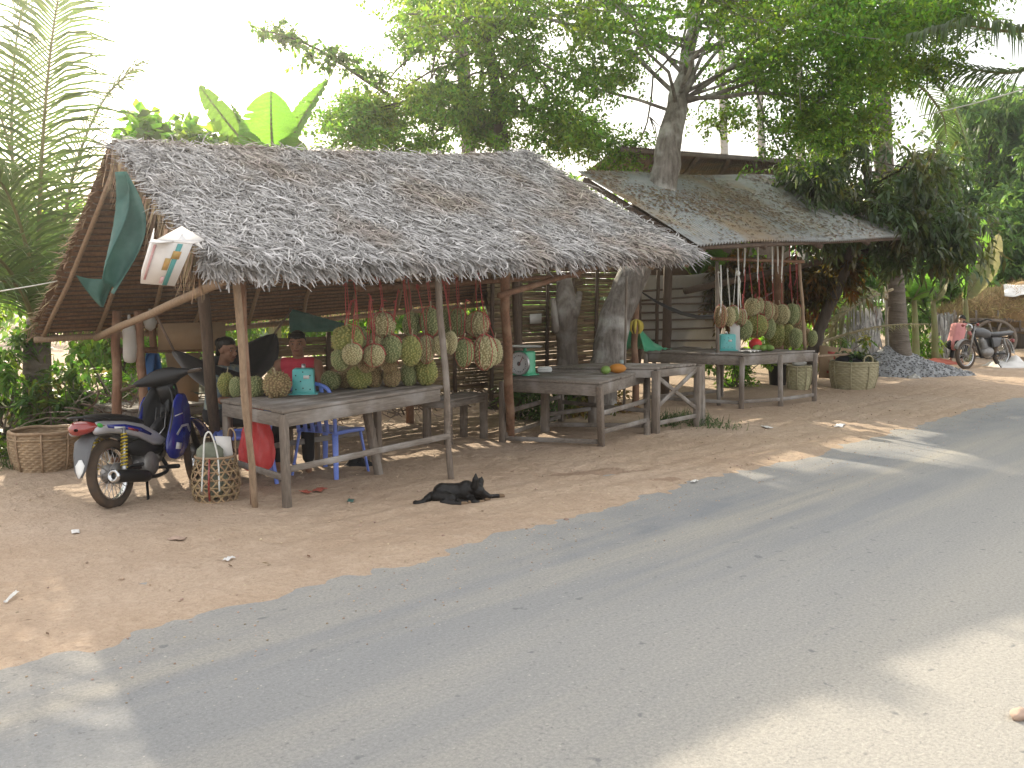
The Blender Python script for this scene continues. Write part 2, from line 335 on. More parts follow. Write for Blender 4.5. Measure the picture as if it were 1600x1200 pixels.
MT['redpaint'] = mat('red_brush_paint', (.36, .07, .05), (.28, .05, .04), 8, .8)
# ---------------------------------------------------------------- ground and road
def lin(*seg): return np.concatenate([np.linspace(a, b, n, endpoint=False) for a, b, n in seg])
def nz3(x, y, s, z=0): return mnoise.noise((x*s, y*s, z))
def dirt_height(x, y):
    h = .014*nz3(x, y, .9)+.011*nz3(x, y, 2.7, 4)+.007*nz3(x, y, 6.5, 2)
    e = 4.40+.16*nz3(x, 3, .55)+.11*nz3(x, y, 1.9, 7)+.09*nz3(x, y, 5, 3)+.05*nz3(x, y, 11, 6)
    k = (y-e)/.42
    if k < -1: return -.05
    base = .034*max(-1.6, min(1, k))
    if y < 5.3: h = h*max(0, min(1, (y-4.3)/1.0))+.006*nz3(x, y, 8, 1)
    return base+h-.012
xs = lin((-160, -4, 24), (-4, 9, 300), (9, 24, 130), (24, 160, 40)); ys = lin((-80, 2.5, 12), (2.5, 5.6, 62), (5.6, 11, 110), (11, 26, 40), (26, 220, 30))
P = np.zeros((len(ys), len(xs), 3), np.float32)
for j, y in enumerate(ys):
    for i, x in enumerate(xs):
        P[j, i] = (x, y, dirt_height(x, y) if (-4.5 < x < 40 and 2.4 < y < 30) else (-.05 if y < 4.3 else 0))
rg_ = random.Random(5); core = (P[..., 0] > -3) & (P[..., 0] < 14) & (P[..., 1] > 4.6) & (P[..., 1] < 10)
for k in range(170):                                    # scuffs and footprints in the dust
    cx_, cy_, a_ = rg_.uniform(-2, 13), rg_.uniform(4.8, 9), rg_.gauss(0, .7)+(1.57 if rg_.random() < .3 else 0); ca, sa = math.cos(a_), math.sin(a_)
    u = ((P[..., 0]-cx_)*ca+(P[..., 1]-cy_)*sa)/.15; v = (-(P[..., 0]-cx_)*sa+(P[..., 1]-cy_)*ca)/.065; d2 = u*u+v*v
    P[..., 2] += np.where(core, -.011*np.exp(-d2)+.006*np.exp(-(np.sqrt(d2)-1.5)**2*4), 0)
for k in range(3):                                      # faint wheel ruts along the verge
    yc = 4.95+.42*k+.15*np.sin(P[..., 0]*.35+k); P[..., 2] += np.where((P[..., 0] > -4) & (P[..., 0] < 20), -.010*np.exp(-((P[..., 1]-yc)/.075)**2)+.005*np.exp(-((np.abs(P[..., 1]-yc)-.14)/.05)**2), 0)
def dirt_material():
    m = mat('dusty_dirt', (.485, .37, .265), (.39, .285, .20), 1.1, .95, 0, c3=(.47, .365, .275), s3=.45)
    n = m.node_tree.nodes; l = m.node_tree.links; b = n['Principled BSDF']; col = b.inputs['Base Color'].links[0].from_socket
    tc = n.new('ShaderNodeTexCoord')
    def noise(sc, det=5, rough=.65):
        q = n.new('ShaderNodeTexNoise'); q.inputs['Scale'].default_value = sc; q.inputs['Detail'].default_value = det; q.inputs['Roughness'].default_value = rough; l.new(tc.outputs['Object'], q.inputs['Vector']); return q.outputs['Fac']
    def rng(s, a, b2, c=0, d=1):
        q = n.new('ShaderNodeMapRange'); l.new(s, q.inputs['Value'])
        for k, v in zip(('From Min', 'From Max', 'To Min', 'To Max'), (a, b2, c, d)): q.inputs[k].default_value = v
        return q.outputs['Result']
    def mix(f, a, c, mode='MIX'):
        q = n.new('ShaderNodeMix'); q.data_type = 'RGBA'; q.blend_type = mode
        if isinstance(f, float): q.inputs['Factor'].default_value = f
        else: l.new(f, q.inputs['Factor'])
        l.new(a, q.inputs['A'])
        if isinstance(c, tuple): q.inputs['B'].default_value = (*c, 1)
        else: l.new(c, q.inputs['B'])
        return q.outputs['Result']
    fine = noise(38, 6, .75); mid = noise(7, 5)
    col = mix(rng(fine, .36, .70, .0, .55), col, (.25, .165, .11))
    col = mix(rng(mid, .52, .72, 0, .45), col, (.53, .41, .31))
    sp = noise(85, 2); col = mix(rng(sp, .66, .72, 0, .75), col, (.10, .075, .06))
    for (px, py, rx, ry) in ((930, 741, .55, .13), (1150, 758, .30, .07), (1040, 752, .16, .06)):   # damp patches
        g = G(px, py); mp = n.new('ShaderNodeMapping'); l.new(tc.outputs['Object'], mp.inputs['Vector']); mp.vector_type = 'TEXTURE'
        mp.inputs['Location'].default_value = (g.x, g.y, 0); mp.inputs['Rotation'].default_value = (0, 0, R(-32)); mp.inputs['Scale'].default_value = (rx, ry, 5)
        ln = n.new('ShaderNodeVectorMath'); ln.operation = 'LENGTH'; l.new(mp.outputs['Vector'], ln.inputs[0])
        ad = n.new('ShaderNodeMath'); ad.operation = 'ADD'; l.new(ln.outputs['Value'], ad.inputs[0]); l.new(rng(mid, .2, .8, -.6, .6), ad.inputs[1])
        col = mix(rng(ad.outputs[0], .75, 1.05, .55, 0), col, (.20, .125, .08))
    l.new(col, b.inputs['Base Color'])
    bp = n.new('ShaderNodeBump'); bp.inputs['Strength'].default_value = .55; bp.inputs['Distance'].default_value = .012; l.new(fine, bp.inputs['Height'])
    b2 = n.new('ShaderNodeBump'); b2.inputs['Strength'].default_value = .7; b2.inputs['Distance'].default_value = .09; l.new(mid, b2.inputs['Height']); l.new(bp.outputs['Normal'], b2.inputs['Normal'])
    l.new(b2.outputs['Normal'], b.inputs['Normal']); return m
tag(MB().sheet(P).build('ground', dirt_material(), smooth=True, loc=(0, 0, 0)), 'bare dusty orange dirt ground beside the paved road', 'ground', kind='structure')
def road_material():
    m = mat('dusty_asphalt', (.285, .29, .295), (.205, .215, .23), .55, .9, 0, (.35, 1.2, 1), c3=(.205, .22, .24), s3=.35)
    n = m.node_tree.nodes; l = m.node_tree.links; b = n['Principled BSDF']; col = b.inputs['Base Color'].links[0].from_socket
    tc = n.new('ShaderNodeTexCoord')
    def noise(sc, st=(1, 1, 1), det=5, rough=.6):
        mp = n.new('ShaderNodeMapping'); mp.inputs['Scale'].default_value = st; l.new(tc.outputs['Object'], mp.inputs['Vector'])
        q = n.new('ShaderNodeTexNoise'); q.inputs['Scale'].default_value = sc; q.inputs['Detail'].default_value = det; q.inputs['Roughness'].default_value = rough; l.new(mp.outputs['Vector'], q.inputs['Vector']); return q.outputs['Fac']
    def rng(s, a, b2, c=0, d=1):
        q = n.new('ShaderNodeMapRange'); l.new(s, q.inputs['Value'])
        for k, v in zip(('From Min', 'From Max', 'To Min', 'To Max'), (a, b2, c, d)): q.inputs[k].default_value = v
        return q.outputs['Result']
    def mix(f, a, c):
        q = n.new('ShaderNodeMix'); q.data_type = 'RGBA'; l.new(f, q.inputs['Factor']); l.new(a, q.inputs['A']); q.inputs['B'].default_value = (*c, 1); return q.outputs['Result']
    st = noise(1.0, (.10, 1.6, 1), 4); col = mix(rng(st, .46, .66, 0, .75), col, (.42, .385, .32))       # dust lying in the wheel tracks
    s2 = noise(2.1, (.14, 1.5, 1), 5); col = mix(rng(s2, .55, .72, 0, .6), col, (.20, .205, .215))
    ed = n.new('ShaderNodeSeparateXYZ'); l.new(tc.outputs['Object'], ed.inputs[0])
    e2 = n.new('ShaderNodeMath'); e2.operation = 'ADD'; l.new(ed.outputs['Y'], e2.inputs[0]); l.new(rng(noise(2.4), 0, 1, -.9, .9), e2.inputs[1])
    col = mix(rng(e2.outputs[0], 3.7, 4.7, 0, .6), col, (.43, .40, .35))
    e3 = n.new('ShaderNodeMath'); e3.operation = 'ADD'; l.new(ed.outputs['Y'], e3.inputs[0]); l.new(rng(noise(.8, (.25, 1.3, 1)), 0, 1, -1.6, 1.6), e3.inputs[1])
    col = mix(rng(e3.outputs[0], 3.9, 1.4, 0, .85), col, (.435, .41, .36))          # sand over the near road, spread and paled to imitate glare
    fine = noise(55, det=6, rough=.8); col = mix(rng(fine, .38, .68, 0, .62), col, (.14, .138, .135))
    sp = noise(9, det=2); col = mix(rng(sp, .68, .74, 0, .7), col, (.14, .145, .15)); s4 = noise(26, det=3); col = mix(rng(s4, .62, .72, 0, .55), col, (.12, .12, .125)); s5 = noise(34, det=2); col = mix(rng(s5, .66, .74, 0, .6), col, (.50, .47, .42))
    big = noise(120, det=2); col = mix(rng(big, .62, .75, 0, .6), col, (.46, .45, .43))
    l.new(col, b.inputs['Base Color'])
    bp = n.new('ShaderNodeBump'); bp.inputs['Strength'].default_value = .9; bp.inputs['Distance'].default_value = .010; l.new(fine, bp.inputs['Height']); l.new(bp.outputs['Normal'], b.inputs['Normal']); return m
rx = lin((-160, 160, 80)); ry = np.linspace(-4.5, 5.4, 12)
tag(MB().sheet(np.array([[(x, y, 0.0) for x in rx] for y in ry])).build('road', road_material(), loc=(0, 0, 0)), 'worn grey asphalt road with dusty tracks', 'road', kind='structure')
# ---------------------------------------------------------------- thatched shelter
RIDGE = [T(x, y, 7.8) for x, y in ((172, 232), (250, 236), (330, 239), (430, 243), (520, 247), (610, 249), (700, 251), (770, 249), (822, 243))]
EAVE = [T(x, y, 6.0) for x, y in ((322, 402), (345, 412), (420, 415), (520, 414), (620, 412), (720, 409), (800, 407), (880, 403), (960, 401), (1030, 401), (1084, 398))]
REAVE = [T(50, 516, 9.9), T(320, 503, 9.9), T(600, 480, 9.9), T(800, 462, 9.9)]
def roof_pt(a, b, sag=.05): p = pl(RIDGE, a).lerp(pl(EAVE, a), b); p.z -= sag*math.sin(math.pi*b); return p
def rear_pt(a, b): p = pl(RIDGE, a).lerp(pl(REAVE, a), b); p.z -= .06*math.sin(math.pi*b); return p
shel = thing('thatched_shelter', 'long open market shelter under a grey palm thatch roof', 'shelter', (6.3, 7.8, 0))
def row_slab(fn, rows, na, up, drop=.05, a0=0.0, a1=1.0):   # overlapping panels of thatch: a saw-tooth sheet
    Pm = []
    for r_ in range(rows):
        for e in (0, 1):
            b = (r_+e*1.0)/rows; lift = up+(drop*(1-e) if up < 0 else drop*e)*(-1 if up < 0 else 1)*1.0
            row = []
            for i in range(na+1):
                p = fn(lerp(a0, a1, i/na), b); p.z += lift+.012*mnoise.noise((i*.9, r_*1.7+e, up*9)); row.append(p)
            Pm.append(row)
    return Pm
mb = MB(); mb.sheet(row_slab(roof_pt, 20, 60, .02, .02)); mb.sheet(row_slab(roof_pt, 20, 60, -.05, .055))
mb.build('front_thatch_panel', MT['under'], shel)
N = 36000
A = NP.random(N); B = NP.random(N)*1.03-.02
pr = np.array([roof_pt(float(a), float(b)) for a, b in zip(A, B)])
down = np.array([roof_pt(float(a), 1.)-roof_pt(float(a), 0.) for a in A]); down /= np.linalg.norm(down, axis=1, keepdims=True)
def ribbons(p, d, nrm, Ln, Wd, ang, curl, lift, K=5):
    """flat leaf strips: start p, direction d turned by ang in the plane of nrm, bending sideways by curl and rising off by lift"""
    side = np.cross(nrm, d); out = []; cur = p.copy(); a = ang.copy()
    for k in range(K):
        f = k/(K-1); dd = d*np.cos(a)[:, None]+side*np.sin(a)[:, None]; sd = np.cross(nrm, dd)
        wv = (Wd*(1-.75*f**2)*.5)[:, None]
        tw = nrm*(np.sin(ang*5+f*2.2)*.5)[:, None]
        out.append(np.stack([cur-(sd+tw)*wv, cur+(sd+tw)*wv], 1)); cur = cur+dd*(Ln/(K-1))[:, None]+nrm*(lift*(1.1-2.0*f)/(K-1))[:, None]; a = a+curl/(K-1)
    return np.stack(out, 1)
al = np.array([roof_pt(min(1, float(a)+.02), .5)-roof_pt(max(0, float(a)-.02), .5) for a in A]); nrm = np.cross(al, down); nrm /= np.linalg.norm(nrm, axis=1, keepdims=True)
nrm *= np.sign(nrm[:, 2:3])
mb = MB(); wild = NP.random(N) < .16
mb.strips(ribbons(pr+nrm*(NP.random((N, 1))*.06+.03), down, nrm, NP.uniform(.10, .22, N)*(1+.6*NP.random(N)**3), NP.uniform(.006, .0155, N), NP.normal(.15, .5, N)+wild*NP.normal(0, .9, N), NP.normal(0, 1.3, N), NP.uniform(.0, .06, N)+wild*.035))
# hanging leaf ends along the front eave and tufts along the ridge
n2 = 2600; A2 = NP.random(n2); p2 = np.array([roof_pt(float(a), 1.0-.05*RNG.random()) for a in A2])+NP.normal(0, .015, (n2, 3)); d2 = np.tile([-.05, -.62, -.76], (n2, 1))+NP.normal(0, .22, (n2, 3)); d2 /= np.linalg.norm(d2, axis=1, keepdims=True)
nn = np.tile([0, -.76, .62], (n2, 1)); mb.strips(ribbons(p2, d2, nn, NP.uniform(.08, .22, n2), NP.uniform(.013, .028, n2), NP.normal(0, .3, n2), NP.normal(0, .8, n2), NP.uniform(-.03, .04, n2)))
n2 = 900; A2 = NP.random(n2); p2 = np.array([roof_pt(float(a), 0) for a in A2])+NP.normal(0, .02, (n2, 3)); d2 = NP.normal(0, 1, (n2, 3))*np.array([1, .5, .12])+np.array([-.3, -.2, .03]); d2 /= np.linalg.norm(d2, axis=1, keepdims=True)
mb.strips(ribbons(p2, d2, np.tile([0, -.3, .95], (n2, 1)), NP.uniform(.1, .25, n2), NP.uniform(.012, .024, n2), NP.normal(0, .3, n2), NP.normal(0, .6, n2), NP.uniform(0, .05, n2)))
# right gable edge
n2 = 700; B2 = NP.random(n2); p2 = np.array([roof_pt(1.0, float(b)) for b in B2])+NP.normal(0, .02, (n2, 3)); d2 = np.tile([.5, -.6, -.45], (n2, 1))+NP.normal(0, .25, (n2, 3)); d2 /= np.linalg.norm(d2, axis=1, keepdims=True)
mb.strips(ribbons(p2, d2, np.tile([.2, -.4, .9], (n2, 1)), NP.uniform(.1, .26, n2), NP.uniform(.013, .026, n2), NP.normal(0, .3, n2), NP.normal(0, .6, n2), NP.uniform(0, .04, n2)))
mb.build('thatch_leaves', MT['thatch'], shel)['kind'] = 'stuff'
# left gable: long strips hanging from the verge
n2 = 520; B2 = NP.random(n2)**.9; p2 = np.array([roof_pt(.002, .04+.9*float(b)) for b in B2])+NP.normal(0, .025, (n2, 3)); d2 = np.tile([-.12, .03, -1], (n2, 1))+NP.normal(0, .10, (n2, 3)); d2 /= np.linalg.norm(d2, axis=1, keepdims=True)
mb = MB().strips(ribbons(p2, d2, np.tile([-1., -.1, .1], (n2, 1)), NP.uniform(.14, .40, n2), NP.uniform(.014, .03, n2), NP.normal(0, .12, n2), NP.normal(0, .3, n2), NP.uniform(-.02, .03, n2)))
n2 = 700; A2 = NP.random(n2); p2 = np.array([rear_pt(float(a), 1.0) for a in A2])+NP.normal(0, .02, (n2, 3)); d2 = np.tile([0, .3, -.9], (n2, 1))+NP.normal(0, .2, (n2, 3)); d2 /= np.linalg.norm(d2, axis=1, keepdims=True)
mb.strips(ribbons(p2, d2, np.tile([0, -.9, .3], (n2, 1)), NP.uniform(.06, .18, n2), NP.uniform(.012, .026, n2), NP.normal(0, .3, n2), NP.normal(0, .5, n2), NP.uniform(-.02, .03, n2)))
n2 = 260; B2 = NP.random(n2); p2 = np.array([rear_pt(0.0, float(b)) for b in B2])+NP.normal(0, .02, (n2, 3)); d2 = np.tile([-.8, .2, -.3], (n2, 1))+NP.normal(0, .35, (n2, 3)); d2 /= np.linalg.norm(d2, axis=1, keepdims=True)
mb.strips(ribbons(p2, d2, np.tile([.2, -.3, .9], (n2, 1)), NP.uniform(.04, .13, n2), NP.uniform(.01, .022, n2), NP.normal(0, .3, n2), NP.normal(0, .5, n2), NP.uniform(-.02, .03, n2)))
mb.build('leaf_fringe', MT['fringe'], shel)['kind'] = 'stuff'
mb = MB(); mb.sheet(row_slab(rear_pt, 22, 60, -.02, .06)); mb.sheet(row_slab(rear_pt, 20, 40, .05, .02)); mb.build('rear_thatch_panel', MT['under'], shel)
# ridge pole and the light pole lying on the thatch
mb = MB(); mb.tube([pl(RIDGE, f/12)+Vector((0, -.05, .045+.012*math.sin(f*2.1))) for f in range(13)], .022, 6); mb.build('ridge_pole', MT['leg'], shel, smooth=True)
for k in range(11):                                                       # rafters under the rear and the front slope
    a = .015+k*.097
    MB().tube([rear_pt(a+.002*math.sin(b*3+k), b/5)+Vector((0, 0, -.10)) for b in range(6)], .022, 7).build('rafter', MT['pole'], shel, smooth=True)
    if k: MB().tube([roof_pt(a, b/5)+Vector((0, 0, -.12)) for b in range(6)], .026, 7).build('rafter', MT['pole'], shel, smooth=True)
mb = MB()
for k in range(34):
    b = (k+.6)/34; mb.tube([rear_pt(a/24, b+.006*mnoise.noise((a*.7, k, 0)))+Vector((0, 0, -.082+.006*mnoise.noise((a*.9, k, 4)))) for a in range(25)], .0075, 5)
for k in range(20):
    b = (k+.6)/20; mb.tube([roof_pt(a/24, b)+Vector((0, 0, -.108)) for a in range(25)], .007, 5)
mb.build('laths', MT['darkwood'], shel)
for b in (.97,): MB().tube([rear_pt(a/8, b)+Vector((0, 0, -.13)) for a in range(9)], .03, 7).build('purlin', MT['pole'], shel, smooth=True)
def wob(p0, p1, r0, r1, amp=.015, n=9, seed=0):
    p0, p1 = Vector(p0), Vector(p1); pts = []; rs = []
    for i in range(n+1):
        f = i/n; p = p0.lerp(p1, f); k = math.sin(math.pi*f)*amp*3
        p += Vector((mnoise.noise((f*3, seed, 0)), mnoise.noise((f*3, seed, 5)), 0))*k; pts.append(p); rs.append(lerp(r0, r1, f)*(1+.1*mnoise.noise((f*7, seed, 9))))
    return MB().tube(pts, rs, 10)
# posts: foot pixel on the ground, head pixel
def post(foot, head, r0, r1, m, seed, name='post'):
    return wob(foot, head, r0, r1, .02, 9, seed).build(name, MT[m], shel, smooth=True)
f1 = G(399, 797); h1 = T(368, 428, 6.12); wob(f1-Vector((0, 0, .05)), h1, .025, .028, .007, 9, 1).build('post', MT['pole'], shel, smooth=True)
wob(f1+Vector((.03, .08, -.04)), T(380, 432, 6.25), .017, .02, .005, 9, 2).build('post', MT['brownpost'], shel, smooth=True)
f2 = G(706, 753); h2 = T(684, 414, 6.12); post(f2-Vector((0, 0, .05)), h2, .027, .03, 'leg', 3)
f3 = T(338, 560, 7.9); f3.z = -.03; post(f3, T(316, 448, 7.7), .05, .052, 'darkwood', 4)
f4 = T(176, 560, 9.3); f4.z = -.03; post(f4, T(183, 486, 9.3), .05, .042, 'brownpost', 5)
f5 = T(222, 580, 9.0); f5.z = -.03; post(f5, T(216, 486, 9.0), .045, .04, 'brownpost', 6)
f6 = G(797, 688); post(f6-Vector((0, 0, .05)), T(789, 418, 6.35), .05, .045, 'brownpost', 7)
f7 = T(810, 560, 8.7); f7.z = -.03; post(f7, T(806, 425, 8.7), .06, .05, 'darkwood', 8)
f8 = T(640, 600, 9.3); f8.z = -.03; post(f8, T(636, 440, 9.0), .05, .045, 'brownpost', 9)
f9 = T(240, 560, 9.6); f9.z = -.03; post(f9, T(238, 500, 9.6), .04, .036, 'brownpost', 10)
def cross(p0, p1, r, m, seed, name='beam'): return wob(p0, p1, r, r*.9, .02, 9, seed).build(name, MT[m], shel, smooth=True)
cross(T(350, 432, 6.15), T(690, 424, 6.15), .036, 'brownpost', 21); cross(T(660, 421, 6.22), T(1050, 408, 6.2), .034, 'brownpost', 22)
cross(T(385, 423, 6.1), T(150, 528, 9.5), .036, 'pole', 23)              # the pale tie pole across the open gable
cross(T(175, 548, 9.35), T(420, 543, 9.35), .032, 'brownpost', 24); cross(T(780, 462, 6.4), T(962, 408, 6.5), .03, 'brownpost', 25)
cross(T(560, 452, 7.2), T(905, 430, 7.2), .03, 'brownpost', 26); cross(T(236, 430, 8.0), T(905, 420, 8.0), .03, 'darkwood', 27)
# ---------------------------------------------------------------- bamboo walls of the shelter
def slat_wall(name, label, x0, x1, y, z0, z1, sh, gap, nb, group=None, missing=.08):
    t = thing(name, label, 'wall', ((x0+x1)/2, y, 0), group); mb = MB(); z = z0
    while z < z1:
        h = sh*RNG.uniform(.75, 1.2); x = x0
        while x < x1:
            e = min(x1, x+RNG.uniform(.5, 1.4))
            if RNG.random() > missing: mb.beam((x, y+RNG.uniform(-.01, .01), z+RNG.uniform(-.006, .006)), (e+.04, y+RNG.uniform(-.01, .01), z+RNG.uniform(-.006, .006)), h, .007, up=(0, 1, 0))
            x = e
        z += h+gap*RNG.uniform(.3, 1.7)
    mb.build('slats', MT['bamboo'], t)
    for k in range(nb):
        x = lerp(x0+.04, x1-.04, k/(nb-1)); MB().beam((x, y-.03, z0-.05), (x+RNG.uniform(-.04, .04), y-.03, z1+.03), .05, .03, up=(0, 1, 0)).build('batten', MT['darkwood'], t)
    return t
wl = T(762, 500, 9.3); wr = T(1000, 500, 9.3); zt = T(880, 405, 9.3).z+.2; zb = .25
slat_wall('bamboo_wall', 'tall split bamboo wall behind the middle tables and tree trunks', wl.x, wr.x, 9.3, zb, zt, .045, .0015, 7, missing=.012)
wl = T(425, 560, 9.7); wr = T(768, 560, 9.7); z1 = T(600, 519, 9.7).z
slat_wall('bamboo_wall', 'low bamboo slat wall behind the man and the front durian table', wl.x, wr.x, 9.7, .35, z1, .042, .005, 6, missing=.03)
# ---------------------------------------------------------------- corrugated iron lean-to
lean = thing('tin_lean_to', 'lean-to with a leaf-strewn corrugated iron roof over the second durian stall', 'shelter', (13.6, 7.3, 0))
LL, LR = T(1092, 384, 6.3), T(1424, 369, 6.3); UL, UR = T(903, 267, 8.3), T(1225, 278, 8.3)
def tin_pt(a, b): p = (LL.lerp(LR, a)).lerp(UL.lerp(UR, a), b); p.z += .02*math.sin(a*9)+.015*math.sin(b*4+a*5); return p
def corrugated(fn, na, nb, amp):
    return [[fn(i/na, j/nb)+Vector((0, 0, amp*math.sin(i*math.pi/2))) for i in range(na+1)] for j in range(nb+1)]
MB().sheet(corrugated(tin_pt, 380, 8, .019)).build('iron_roof', MT['tin'], lean, smooth=True, solid=.004)
n2 = 9000; mb = MB(); q = []
for k in range(n2):                                                      # dry leaflets lying on the iron
    a, b = RNG.random(), RNG.random()**.8
    if mnoise.noise((a*7, b*3, 1)) < RNG.uniform(-.5, .35): continue
    c = tin_pt(a, b)+Vector((0, 0, .026)); s_ = RNG.uniform(.010, .030); th = RNG.random()*6.3; u = Vector((math.cos(th), math.sin(th)*.88, math.sin(th)*.45)); v = Vector((-math.sin(th), math.cos(th)*.88, math.cos(th)*.45))
    q.append([c-u*s_*1.5, c-v*s_*.6, c+u*s_*1.5, c+v*s_*.6])
MB().quads(np.array([[tuple(x) for x in r] for r in q])).build('leaf_litter', MT['dryleaf'], lean)['kind'] = 'stuff'
def lpost(foot, head, r0, r1, m, seed): return wob(foot, head, r0, r1, .015, 8, seed).build('post', MT[m], lean, smooth=True)
f = T(1040, 540, 8.9); f.z = -.03; lpost(f, T(1044, 405, 8.9), .075, .07, 'darkwood', 31)
f = T(1218, 560, 8.4); f.z = -.03; lpost(f, T(1217, 385, 8.0), .085, .075, 'brownpost', 32)
f = T(1400, 560, 8.1); f.z = -.03; lpost(f, T(1402, 380, 7.6), .06, .06, 'darkwood', 33)
wob(T(1070, 455, 9.2), T(1424, 378, 6.9), .06, .05, .01, 8, 34).build('beam', MT['darkwood'], lean, smooth=True)
wob(tin_pt(.01, .03)-Vector((0, 0, .06)), tin_pt(.99, .03)-Vector((0, 0, .06)), .03, .03, .01, 8, 36).build('beam', MT['darkwood'], lean, smooth=True)
wob(tin_pt(.01, .55)-Vector((0, 0, .14)), tin_pt(.99, .55)-Vector((0, 0, .14)), .04, .04, .01, 8, 37).build('beam', MT['darkwood'], lean, smooth=True)
for a in (.02, .25, .5, .75, .98): MB().beam(tin_pt(a, .01)-Vector((0, 0, .10)), tin_pt(a, .99)-Vector((0, 0, .10)), .05, .07).build('rafter', MT['darkwood'], lean)
# ---------------------------------------------------------------- house with an iron roof behind
hs = thing('tin_roofed_house', 'low house behind the tree trunk showing the dark underside of its iron roof', 'house', (15, 11, 0))
a0, a1 = T(972, 229, 8.9), T(1250, 250, 8.9); b0, b1 = T(905, 275, 11.6), T(1250, 300, 11.6)
hp = lambda a, b: a0.lerp(a1, a).lerp(b0.lerp(b1, a), b)
MB().sheet(corrugated(hp, 340, 4, .016)).build('roof', MT['rusttin'], hs, smooth=True, solid=.005)
for a in (.03, .2, .37, .54, .71, .88): MB().beam(hp(a, .02)-Vector((0, 0, .06)), hp(a, .98)-Vector((0, 0, .06)), .05, .08).build('rafter', MT['cartwood'], hs)
MB().beam(hp(0, .01)-Vector((0, 0, .035)), hp(1, .01)-Vector((0, 0, .035)), .03, .07).build('fascia', MT['cartwood'], hs)
MB().beam(T(974, 269, 9.6), T(1262, 291, 9.6), .05, .16, up=(0, 1, 0)).build('tie_beam', MT['plank'], hs)
wz = T(1000, 282, 9.75).z; wx0, wx1 = T(990, 300, 10.6).x, T(1235, 300, 10.6).x
MB().box(((wx0+wx1)/2, 10.6, wz-.9), (wx1-wx0, .08, 1.5)).build('wall', MT['darkwood'], hs)
for x in (wx0+.1, wx1-.1): MB().beam((x, 10.6, -.02), (x, 10.6, wz-1.6), .14, .14).build('post', MT['darkwood'], hs)
# ---------------------------------------------------------------- tables and benches
def zp(p, z): return Vector((p.x, p.y, z))
def table(name, label, corners, feet, stretch, ap=.10, planks=7, th=.028, lw=.062, gap=.004, cat='table', along=0, slat=None, mt='plank', apron=True, group=None):
    """corners: FL, FR, BR, BL of the top; feet: list of (foot, top) pairs; stretch: list of (p0, p1)"""
    FL, FR, BR, BL = [Vector(c) for c in corners]; c0 = (FL+FR+BR+BL)/4
    t = thing(name, label, cat, (c0.x, c0.y, 0), group); mb = MB(); up = Vector((0, 0, 1))
    a0, a1, b0, b1 = (FL, FR, BL, BR) if along == 0 else (FL, BL, FR, BR)
    for k in range(planks):
        f0, f1 = k/planks, (k+1)/planks-(gap if slat is None else (1-slat)/planks)
        e = RNG.uniform(-.012, .012); dr = (a1-a0).normalized()*e; lift = up*RNG.uniform(-.003, .003)
        q = [a0.lerp(b0, f0)+dr, a1.lerp(b1, f0)+dr, a1.lerp(b1, f1)+dr, a0.lerp(b0, f1)+dr]; q = [p+lift for p in q]
        mb.add([p-up*th for p in q]+q, [(3, 2, 1, 0), (4, 5, 6, 7), (0, 1, 5, 4), (1, 2, 6, 5), (2, 3, 7, 6), (3, 0, 4, 7)])
    mb.build('top', MT[mt if along == 0 else 'plankx'], t, bevel=.004)
    if apron:
        ins = lambda p: p.lerp(c0, .02)-up*(th+ap/2+.004)
        for p, q in ((FL, FR), (FR, BR), (BR, BL), (BL, FL)):
            d = (q-p).normalized(); m = MT['plank'] if abs(d.x) > abs(d.y) else MT['plankx']
            MB().beam(ins(p)+d*.02, ins(q)-d*.02, .022, ap).build('apron', m, t, bevel=.003)
    for i, (p, q) in enumerate(feet):
        MB().beam(Vector(p)-up*.04, Vector(q), lw*RNG.uniform(.9, 1.1), lw*RNG.uniform(.9, 1.1), up=(1, .2, 0)).build('leg', MT['leg'], t, bevel=.005)
    for p, q in stretch:
        d = Vector(q)-Vector(p); MB().beam(p, q, .024, .05).build('stretcher', MT['plank'] if abs(d.x) > abs(d.y) else MT['plankx'], t, bevel=.003)
    return t
FL, FR, BL = G(440, 641, .77), G(692, 602, .83), G(343, 624, .77); BR = FR+BL-FL
g1, g2 = G(449, 797), G(356, 735)
t1h = lambda f: lerp(.77, .83, f)
l1 = (g1, zp(FL+(BL-FL)*.03+(FR-FL)*.02, .73)); l2 = (zp(BL+(FR-FL)*.04, 0), zp(BL+(FR-FL)*.04, .73)); l4 = (G(594, 745), FL.lerp(FR, .62)-Vector((0, 0, .05))+(BL-FL)*.35); l3 = (zp(BR, 0), zp(BR, .78))
sp = lambda a, b, f, g: (a[0].lerp(a[1], f), b[0].lerp(b[1], g))
r2 = (f2, h2)
table('market_table', 'long grey plank table in front carrying the first durians', (FL, FR, BR, BL), (l1, l2, l3, l4),
      (sp(l1, l2, .33, .33), (l1[0].lerp(l1[1], .42), f2.lerp(h2, .22)), (l2[0].lerp(l2[1], .42), l3[0].lerp(l3[1], .40))), ap=.105, planks=6)
F, L_, R_ = G(937, 597, .74), G(785, 590, .74), G(1011, 577, .74); B_ = L_+R_-F
lf, ll, lr, lb = (G(940, 700), zp(F, .70)), (zp(L_, 0), zp(L_, .70)), (zp(G(1011, 684), 0), zp(R_, .70)), (zp(B_, 0), zp(B_, .70))
table('market_table', 'plank table holding the green dial scale and a white foam box', (L_, F, R_, B_), (lf, ll, lr, lb),
      (sp(lf, ll, .10, .10), sp(lf, lr, .26, .26), sp(lf, lr, .56, .56), sp(ll, lb, .14, .14), sp(lb, lr, .4, .4), sp(ll, lb, .5, .5)), ap=.12, planks=5)
